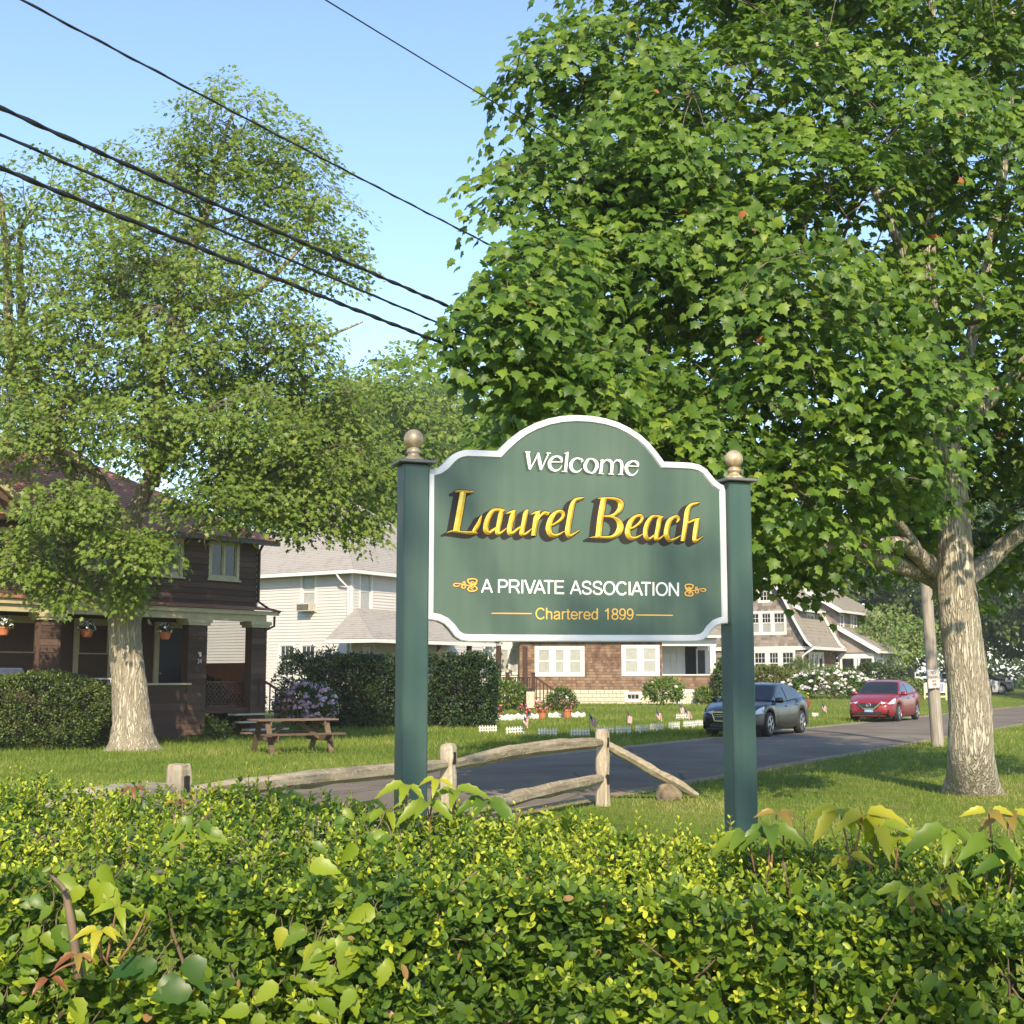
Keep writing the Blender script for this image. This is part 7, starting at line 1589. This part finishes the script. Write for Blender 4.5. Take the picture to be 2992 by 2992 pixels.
# painted board on legs beyond the red car
o = empty('painted_board', at(2718, 2020, 62) * 1.0, 0, 'pale wooden board with a blue beach print beyond the red car', 'board'); pbd = GY(2722, 78); o.location = pbd
mb = MB()
for x in (-.62, .62): mb.box(x - .05, x + .05, -.03, .03, -.05, .95)
mb.box(-.7, .7, -.05, .05, .12, .22); mb.build('frame', M['cream'], o); mb = MB(); mb.box(-.57, .57, -.02, .02, .40, .98); pn_ = mb.build('panel', M['white'], o)
def beachmat():
    m, nt, N, L, b = mat_new('beach_print'); t = tex(nt, 'Wave', 1.3, 2, Distortion=6.0); r = ramp(nt, [(.3, (.02, .12, .40)), (.55, (.10, .32, .62)), (.7, (.6, .55, .55)), (.85, (.45, .12, .10))]); L.new(t.outputs[0], r.inputs[0]); L.new(r.outputs[0], b.inputs['Base Color']); return m
mb = MB(); mb.box(-.45, .45, -.026, -.0205, .46, .92); mb.build('print', beachmat(), pn_)

# ------------------------------------------------------------------ parked cars
def paint(name, col, rough=.3, metal=.0):
    m, nt, N, L, b = mat_new(name); t = tex(nt, 'Noise', 2, 3); r = ramp(nt, [(.3, tuple(.9 * c for c in col)), (.7, col)]); L.new(t.outputs[0], r.inputs[0]); L.new(r.outputs[0], b.inputs['Base Color'])
    b.inputs['Roughness'].default_value = rough; b.inputs['Metallic'].default_value = metal; b.inputs['Coat Weight'].default_value = .4; b.inputs['Coat Roughness'].default_value = .05; return m
M['car_glass'] = glassmat('car_glass', (.008, .009, .010), .03)
M['lamp'] = plain('headlamp_lens', (.55, .57, .58), .08, metal=.3, spec=.8); M['amber'] = plain('tail_lamp', (.30, .02, .02), .15)
M['plate_blue'] = plain('plate_blue', (.20, .34, .52), .4)
def car(name, label, loc_, rz, col, L=4.8, W=1.80, H=1.47, wb=2.75, wr=.33, kind='sedan', grille='bar', plate=True, group='parked cars', pm=None):
    o = empty(name, loc_, rz, label, 'car', group); P = pm or paint(name + '_paint', col); h2 = W / 2
    xf, xr_ = L / 2, -L / 2; ax_f = xf - .95; ax_r = ax_f - wb
    k = H / 1.47
    top = [(xr_, .80), (xr_ + .05, .98), (xr_ + .25, 1.06), (xr_ + .75, 1.07), (ax_r + .4, 1.02), (0, .97), (.9, .955), (1.15, .95), (1.6, .90), (xf - .35, .79), (xf - .12, .68), (xf, .58)]
    if kind == 'suv': top = [(xr_, .9), (xr_ + .05, 1.02), (xr_ + .3, 1.06), (0, 1.04), (.9, 1.03), (1.2, 1.04), (xf - .5, .98), (xf - .12, .86), (xf, .70)]
    tops = lambda x: float(np.interp(x, [p[0] for p in top], [p[1] for p in top])) * k
    wid = lambda x: float(np.interp(x, [xr_, xr_ + .12, xr_ + .5, xr_ + 1.1, 0, xf - 1.1, xf - .45, xf - .15, xf], [.70, .84, .95, .99, 1.0, .985, .93, .84, .68])) * h2
    def sill(x):
        z = .20 + (.10 if abs(x) > L / 2 - .15 else 0)
        for ax in (ax_f, ax_r):
            d = abs(x - ax); a = wr + .055
            if d < a: z = max(z, wr + math.sqrt(a * a - d * d))
        return z
    # body side curve: y and z for parameter t in 0..1 (sill to bonnet middle)
    def side(x, t):
        zt, zs, w = tops(x), sill(x), wid(x)
        pr = [(0, .93, 0), (.12, 1.0, .10), (.35, 1.0, .45), (.55, .985, .74), (.66, .95, .90), (.74, .88, .985), (.85, .55, 1.015), (1, 0, 1.03)]
        y = np.interp(t, [p[0] for p in pr], [p[1] for p in pr]) * w; f = np.interp(t, [p[0] for p in pr], [p[2] for p in pr]); z = zs + (zt - zs) * f if f <= 1 else zt + (f - 1) * 1.0
        return Vector((x, float(y), float(z)))
    st = sorted(set([round(v, 3) for v in np.concatenate([np.linspace(xr_, xf, 30), [ax + s_ * (wr + .055) * math.cos(a) for ax in (ax_f, ax_r) for s_ in (-1, 1) for a in np.linspace(0.001, 1.5, 7)], [xr_ + .05, xf - .05, xf - .12]])]))
    ts = [0, .12, .24, .35, .45, .55, .66, .74, .85, 1]; nt_ = len(ts); mb = MB(); V = []
    for x in st:
        V += [side(x, t) for t in ts] + [Vector((q.x, -q.y, q.z)) for q in [side(x, t) for t in ts[-2::-1]]]
    n = 2 * nt_ - 1
    mb.add(V, [(i * n + j, i * n + j + 1, (i + 1) * n + j + 1, (i + 1) * n + j) for i in range(len(st) - 1) for j in range(n - 1)] + [tuple(range(n)), tuple((len(st) - 1) * n + j for j in range(n - 1, -1, -1))])
    body = mb.build('body', P, o, smooth=True)
    mb = MB(); mb.box(xr_ + .25, xf - .3, -h2 * .80, h2 * .80, .16, .62); mb.build('underbody', M['black'], o)
    # cabin
    if kind == 'sedan': rp = [(1.12, .955), (.30, 1.40), (.0, 1.455), (-.4, 1.47), (-.9, 1.42), (-1.25, 1.31), (xr_ + .55, 1.06)]
    else: rp = [(1.15, 1.03), (.55, 1.55), (.1, 1.64), (-.8, 1.64), (-1.6, 1.56), (xr_ + .35, 1.45), (xr_ + .08, 1.05)]
    rp = [(x, z * k if kind == 'sedan' else z * k * .92) for x, z in rp][::-1]
    roofz = lambda x: float(np.interp(x, [p[0] for p in rp], [p[1] for p in rp]))
    def cab(x, t, off=0.0):
        zb = tops(x) - .01; zr = max(roofz(x), zb + .002); w0 = wid(x) * .90; hgt = zr - zb; wt = w0 - .46 * hgt
        pr = [(0, 0, 0), (.42, .80, .0), (.52, .93, .0), (.60, 1.0, .10), (.8, 1.02, .55), (1, 1.03, 1.0)]
        f = float(np.interp(t, [p[0] for p in pr], [p[1] for p in pr])); c = float(np.interp(t, [p[0] for p in pr], [p[2] for p in pr]))
        y = (w0 - (w0 - wt) * min(f, 1) ** 1.15) * (1 - c); return Vector((x, y + off, zb + hgt * min(f, 1) + (f - 1 if f > 1 else 0) * .4 * min(1, hgt * 3)))
    sx = np.linspace(rp[0][0], rp[-1][0], 26); tc = [0, .14, .28, .42, .52, .60, .7, .8, .9, 1]; mb = MB(); V = []
    for x in sx: V += [cab(x, t) for t in tc] + [Vector((q.x, -q.y, q.z)) for q in [cab(x, t) for t in tc[-2::-1]]]
    n = 2 * len(tc) - 1
    mb.add(V, [(i * n + j, i * n + j + 1, (i + 1) * n + j + 1, (i + 1) * n + j) for i in range(len(sx) - 1) for j in range(n - 1)])
    mb.build('roof', P, o, smooth=True)
    def patch(xa, xb, f0, f1, sg, name, mat, off=.008, nx_=8, nt2=5, par=o):
        mb = MB(); V = []
        for i in range(nx_ + 1):
            x = xa + (xb - xa) * i / nx_
            for j in range(nt2 + 1):
                a = f0(x) if callable(f0) else f0; b = f1(x) if callable(f1) else f1; q = cab(x, a + (b - a) * j / nt2); V.append(Vector((q.x, sg * (q.y + off), q.z + off * .5)))
        m_ = nt2 + 1; mb.add(V, [(i * m_ + j, i * m_ + j + 1, (i + 1) * m_ + j + 1, (i + 1) * m_ + j) for i in range(nx_) for j in range(nt2)]); return mb.build(name, M[mat] if isinstance(mat, str) else mat, par, smooth=True)
    if kind == 'sedan': ws = ((.72, -.10), (-.18, -1.18)); wsx = (1.06, .34); rwx = (-1.30, xr_ + .62)
    else: ws = ((.80, .0), (-.08, -1.0), (-1.1, xr_ + .55)); wsx = (1.10, .58); rwx = (xr_ + .33, xr_ + .12)
    for sg in (1, -1):
        for (xa, xb) in ws: patch(xa, xb, .03, .40, sg, 'side_window', 'car_glass')
    def cross(xa, xb, name, mat, marg):
        mb = MB(); V = []; nx_, ny_ = 8, 10
        for i in range(nx_ + 1):
            x = xa + (xb - xa) * i / nx_; e = cab(x, .52).y - marg
            for j in range(ny_ + 1):
                yy = -e + 2 * e * j / ny_; tt = np.interp(abs(yy), [0, max(.01, cab(x, .8).y), max(.011, cab(x, .6).y), max(.012, cab(x, .52).y)], [1, .8, .6, .52]); q = cab(x, float(tt)); V.append(Vector((q.x + (.008 if name == 'windscreen' else -.008), yy, q.z + .010)))
        m_ = ny_ + 1; mb.add(V, [(i * m_ + j, i * m_ + j + 1, (i + 1) * m_ + j + 1, (i + 1) * m_ + j) for i in range(nx_) for j in range(ny_)]); mb.build(name, M[mat], o, smooth=True)
    cross(*wsx, 'windscreen', 'car_glass', .03); cross(*rwx, 'rear_window', 'car_glass', .04)
    # doors: panels a hair proud of the side, with handles
    def sidepatch(xa, xb, t0, t1, sg, name, mat, off, nx_=8, nt2=6, par=o):
        mb = MB(); V = []
        for i in range(nx_ + 1):
            x = xa + (xb - xa) * i / nx_
            for j in range(nt2 + 1): q = side(x, t0 + (t1 - t0) * j / nt2); V.append(Vector((q.x, sg * (q.y + off), q.z)))
        m_ = nt2 + 1; mb.add(V, [(i * m_ + j, i * m_ + j + 1, (i + 1) * m_ + j + 1, (i + 1) * m_ + j) for i in range(nx_) for j in range(nt2)]); return mb.build(name, mat, par, smooth=True)
    for sg in (1, -1):
        for (xa, xb) in ((.86, -.13), (-.15, -1.02)):
            seam = sidepatch(xa + .012, xb - .012, .05, .70, sg, 'door_seam', M['black'], .0015)
            d = sidepatch(xa, xb, .06, .695, sg, 'door', P, .004)
            q = side(xb + .16, .60); mb = MB(); mb.bbox(q.x - .09, q.x + .09, sg * q.y - .02 + sg * .025, sg * q.y + .02 + sg * .025, q.z - .014, q.z + .014, .008); mb.build('handle', M['chrome'], d)
        q = side(.80, .70); mb = MB(); mb.bbox(q.x - .08, q.x + .10, min(sg * q.y, sg * (q.y + .22)), max(sg * q.y, sg * (q.y + .22)), q.z + .0, q.z + .15, .035); mb.build('mirror', P, o, smooth=True)
        # lamps wrap round the corners
        mb = MB(); V = []; zc = .70 * k if kind == 'sedan' else .86 * k
        for i in range(9):
            x = xf - .62 + .50 * i / 8; w = wid(x)
            zt = tops(x) - .025; za = zc - .10 + .035 * (8 - i) / 8; V += [Vector((x, sg * (w + .006) * .985, min(za + .02, zt))), Vector((x + .004, sg * (w + .004) * (.93 if i > 1 else .97), zt + .006))]
        x = xf - .055; V += [Vector((x + .01, sg * h2 * .50, zc - .07)), Vector((x - .03, sg * h2 * .46, zc + .02))]
        mb.add(V, [(2 * i, 2 * i + 1, 2 * i + 3, 2 * i + 2) for i in range(9)]); mb.build('headlight', M['lamp'], o, smooth=True)
        mb = MB(); mb.bbox(xf - .16, xf - .03, sg * h2 * .70 - .09, sg * h2 * .70 + .09, .34, .44, .02); mb.build('fog_recess', M['black'], o)
        mb = MB(); mb.bbox(xr_ - .005, xr_ + .20, sg * h2 * .80 - .14, sg * h2 * .80 + .06, .74 * k, .96 * k, .03); mb.build('tail_light', M['amber'], o)
    # nose
    gz = .56 * k if kind == 'sedan' else .70 * k; gx = xf - .012
    mb = MB(); mb.prism([(gx, -.40, gz + .10), (gx, .40, gz + .10), (gx + .012, .30, gz - .11), (gx + .012, -.30, gz - .11)], (.03, 0, 0)); gr = mb.build('grille', M['black'], o)
    mb = MB()
    if grille == 'vee':
        for sg in (1, -1): mb.beam((gx + .04, sg * .44, gz + .11), (gx + .05, sg * .20, gz - .10), .04, .045); 
        mb.beam((gx + .05, -.22, gz - .10), (gx + .05, .22, gz - .10), .04, .04)
    else:
        mb.beam((gx + .035, -.44, gz + .12), (gx + .035, .44, gz + .12), .03, .035); mb.beam((gx + .04, -.36, gz - .12), (gx + .04, .36, gz - .12), .03, .03)
        for sg in (1, -1): mb.beam((gx + .035, sg * .43, gz + .12), (gx + .04, sg * .35, gz - .12), .03, .035)
        for z in (-.05, .0, .05): mb.beam((gx + .033, -.37, gz + z), (gx + .033, .37, gz + z), .008, .012)
    mb.build('grille_trim', M['chrome'], gr)
    mb = MB(); q = []
    for i in range(17): a = i / 16 * 2 * math.pi; q.append((gx + .055, .075 * math.cos(a), gz + .03 + .075 * math.sin(a)))
    mb.tube(q, .010, 5, cap=False); mb.box(gx + .05, gx + .062, -.095, .095, gz + .018, gz + .042); mb.build('emblem', M['chrome'], gr)
    mb = MB(); mb.bbox(xf - .06, xf + .012, -.50, .50, .25, .38, .02); mb.build('lower_intake', M['black'], o)
    mb = MB(); mb.bbox(xf - .02, xf + .045, -.62, .62, .205, .25, .015); mb.build('lip', P, o)
    if plate: mb = MB(); mb.bbox(xf + .02, xf + .045, -.16, .16, .36, .49, .006); mb.build('licence_plate', M['plate_blue'] if plate == 'blue' else M['dark'], o)
    # wheels
    for ax in (ax_f, ax_r):
        for sg in (1, -1):
            w = empty('wheel', (0, 0, 0)); w.parent = o; w.location = (ax, sg * (h2 - .115), wr); w.rotation_euler = (R(-90) * sg, 0, 0)
            mb = MB(); mb.lathe([(wr * .68, -.10), (wr * .90, -.105), (wr * .985, -.08), (wr, -.04), (wr, .04), (wr * .985, .08), (wr * .90, .105), (wr * .68, .10)], 28); mb.build('tyre', M['rubber'], w, smooth=True)
            mb = MB(); mb.lathe([(wr * .60, .06), (wr * .69, .075), (wr * .71, .102), (wr * .67, .107), (wr * .64, .09)], 28)
            for j in range(5 if kind == 'sedan' else 10):
                a = j * 2 * math.pi / (5 if kind == 'sedan' else 10)
                for da in ((-.13, .13) if kind == 'sedan' else (0,)):
                    mb.beam((math.cos(a) * .05, math.sin(a) * .05, .098), (math.cos(a + da) * wr * .66, math.sin(a + da) * wr * .66, .09), .035, .02, up=(0, 0, 1))
            mb.lathe([(.055, .08), (.06, .10), (.045, .112), (.001, .114)], 14); mb.build('rim', M['metal'], w)
            mb = MB(); mb.lathe([(.001, .035), (wr * .68, .035), (wr * .68, .03), (.001, .03)], 24); mb.build('brake_disc', M['black'], w)
    return o
rzc = math.atan2(-RU.y, -RU.x)
def park(px, py, n_side, ax_off):
    """ground point of the near front wheel -> car centre"""
    q = gnd(px, py); s = q.dot(RU); return road_pt(s + ax_off, n_side)
wq = gnd(2240, 2150); sB = wq.dot(RU)
black = car('black_sedan', 'glossy black sedan parked at the road edge, crossed by the right sign post', road_pt(sB + .55, 13.3, .015), rzc, (.005, .005, .006), L=4.86, W=1.83, H=1.47, wb=2.78, wr=.335, grille='bar', plate=False)
wq = gnd(2614, 2106.5); sR_ = wq.dot(RU)
red = car('red_sedan', 'red sedan with blue front plate parked on the far side of the road', road_pt(sR_ + .2, 13.5, .012), rzc, (.19, .009, .012), L=4.70, W=1.82, H=1.54, wb=2.74, wr=.325, grille='vee', plate='blue')
q = gnd(2900, 2028, .3)
sv = at(2892, 2027, 97.0); sv.z = tz(sv.x, sv.y)
suv = car('silver_crossover', 'silver crossover under dark trees right of the forked trunk', sv + Vector((-1.2, 1.4, 0)), R(-14), (.36, .36, .37), L=4.5, W=1.82, H=1.66, wb=2.65, wr=.36, kind='suv', plate=False)
dk = car('dark_crossover', 'dark car behind the silver crossover', sv + Vector((1.6, 6.5, 0)), R(-14), (.015, .018, .03), L=4.7, W=1.85, H=1.72, wb=2.7, wr=.36, kind='suv', plate=False)

# ------------------------------------------------------------------ grass
M['grass'] = leafmat('grass_blades', [(0, (.065, .115, .018)), (.5, (.130, .195, .028)), (.85, (.210, .250, .050)), (1, (.36, .31, .14))], transl=.3, rough=.6, spec=.2)
def grass(name, label, xs_, ys_, n, hgt, wid, keep, seed, vb=.45):
    r = np.random.default_rng(seed); x = r.uniform(*xs_, n); y = np.sqrt(r.uniform(ys_[0] ** 2, ys_[1] ** 2, n)) if False else ys_[0] * (ys_[1] / ys_[0]) ** r.random(n)
    x = (x - 0) * y; k = keep(x, y); x, y = x[k], y[k]; n = len(x)
    P = np.stack([x, y, terr(x, y) - .005], -1); D = nrm(np.stack([r.normal(size=n) * .45, r.normal(size=n) * .45, np.ones(n)], -1)); N = nrm(np.stack([r.normal(size=n) * .6, -np.ones(n), r.normal(size=n) * .2 + .35], -1))
    s = hgt * (.55 + .8 * r.random(n)) * np.clip(y / 18, .8, 2.2)
    tm = (np.array([(0, wid / 2, 0), (0, -wid / 2, 0), (1, 0, .18)], float), np.array([(0, 1, 2)]))
    pv = vb + .20 * np.sin(x * .9 + 1) * np.sin(y * .7) + .14 * np.sin(x * 2.3 + y * 1.9) * np.sin(y * 3.1 - x) + r.normal(size=n) * .20 + .5 * np.exp(-((x - 2.1) ** 2 + ((y - 17.4) * .8) ** 2) / .9) + .35 * np.exp(-((x - 6.5) ** 2 + (y - 18.3) ** 2) / .8)
    o = leaves(name, P, D, N, s, np.clip(pv, 0, 1), tm, M['grass']); tag(o, label, 'grass', kind='stuff'); return o
nn_ = lambda x, y: -0.8660254 * x + 0.5 * y
grass('grass', 'short sunlit grass between the hedge and the road', (-.42, .46), (5.5, 48), 210000, .055, .16, lambda x, y: (nn_(x, y) < 8.1) , 1, .5)
grass('grass', 'grass of the front lawns beyond the road', (-.45, .48), (17, 90), 230000, .058, .16, lambda x, y: (nn_(x, y) > 13.7), 2, .5)
# ------------------------------------------------------------------ the tree behind the viewer whose twigs dapple the sign with shade
tgt = Vector((.25, 5.2, 2.2)); c0 = tgt + sdir * 17.0
def off_(dx, dz, back=0): 
    rt = Vector((math.cos(SUN_AZ), math.sin(SUN_AZ), 0)); upv = sdir.cross(rt); upv = -upv if upv.z < 0 else upv; return c0 + rt * dx + upv * dz + sdir * back
bls = [(off_(-.62, .24), (.16, .3, .12), 7), (off_(-.90, -.10), (.12, .3, .2), 6), (off_(.55, -.14), (.12, .3, .12), 7), (off_(.15, -.40), (.25, .3, .08), 8), (off_(-.95, -.95), (.25, .3, .25), 12), (off_(.95, -.6), (.2, .3, .2), 10),
       (off_(0, 2.6, 2), (2.6, 2.2, 1.3), 90), (off_(-2.8, 1.2, 1), (1.4, 1.4, .9), 40), (off_(3.0, 1.4, 1), (1.4, 1.4, .9), 40), (off_(2.6, -1.4), (.8, .8, .4), 16), (off_(-2.9, -1.2), (.8, .8, .4), 16)]
bb = Vector((2.5, c0.y - 2, 0))
tree('street_tree', 'street tree behind the viewer whose twigs throw soft shade on the sign', [tuple(bb), tuple(bb + Vector((0, 0, 3))), tuple(bb + Vector((-.2, 0, 6))), tuple(bb + Vector((-.4, .3, 10)))], [.3, .25, .2, .06],
     [([tuple(bb + Vector((0, 0, 4))), tuple((bb + Vector((0, 0, 6))).lerp(c0, .5)), tuple(c0 + Vector((.3, -.3, -1.2)))], [.15, .09, .03])], bls, STAR, .16, M['leaf_open'], M['bark_pale'], per=7, csize=.22, seed=9, twigs=False, trunk_n=12)
# ------------------------------------------------------------------ thin summer haze
hm = bpy.data.materials.new('thin_haze'); hm.use_nodes = True; hn = hm.node_tree.nodes; hn.remove(hn['Principled BSDF'])
hv = hn.new('ShaderNodeVolumePrincipled'); hv.inputs['Density'].default_value = 0.0004; hv.inputs['Color'].default_value = (.92, .95, 1, 1); hv.inputs['Anisotropy'].default_value = 0.0
hm.node_tree.links.new(hv.outputs[0], hn['Material Output'].inputs['Volume'])
mb = MB(); mb.box(-2520, 2520, -620, 2820, -1.2, 27); hz = mb.build('haze', hm); tag(hz, 'thin pale summer haze over the whole street', 'haze', kind='stuff')
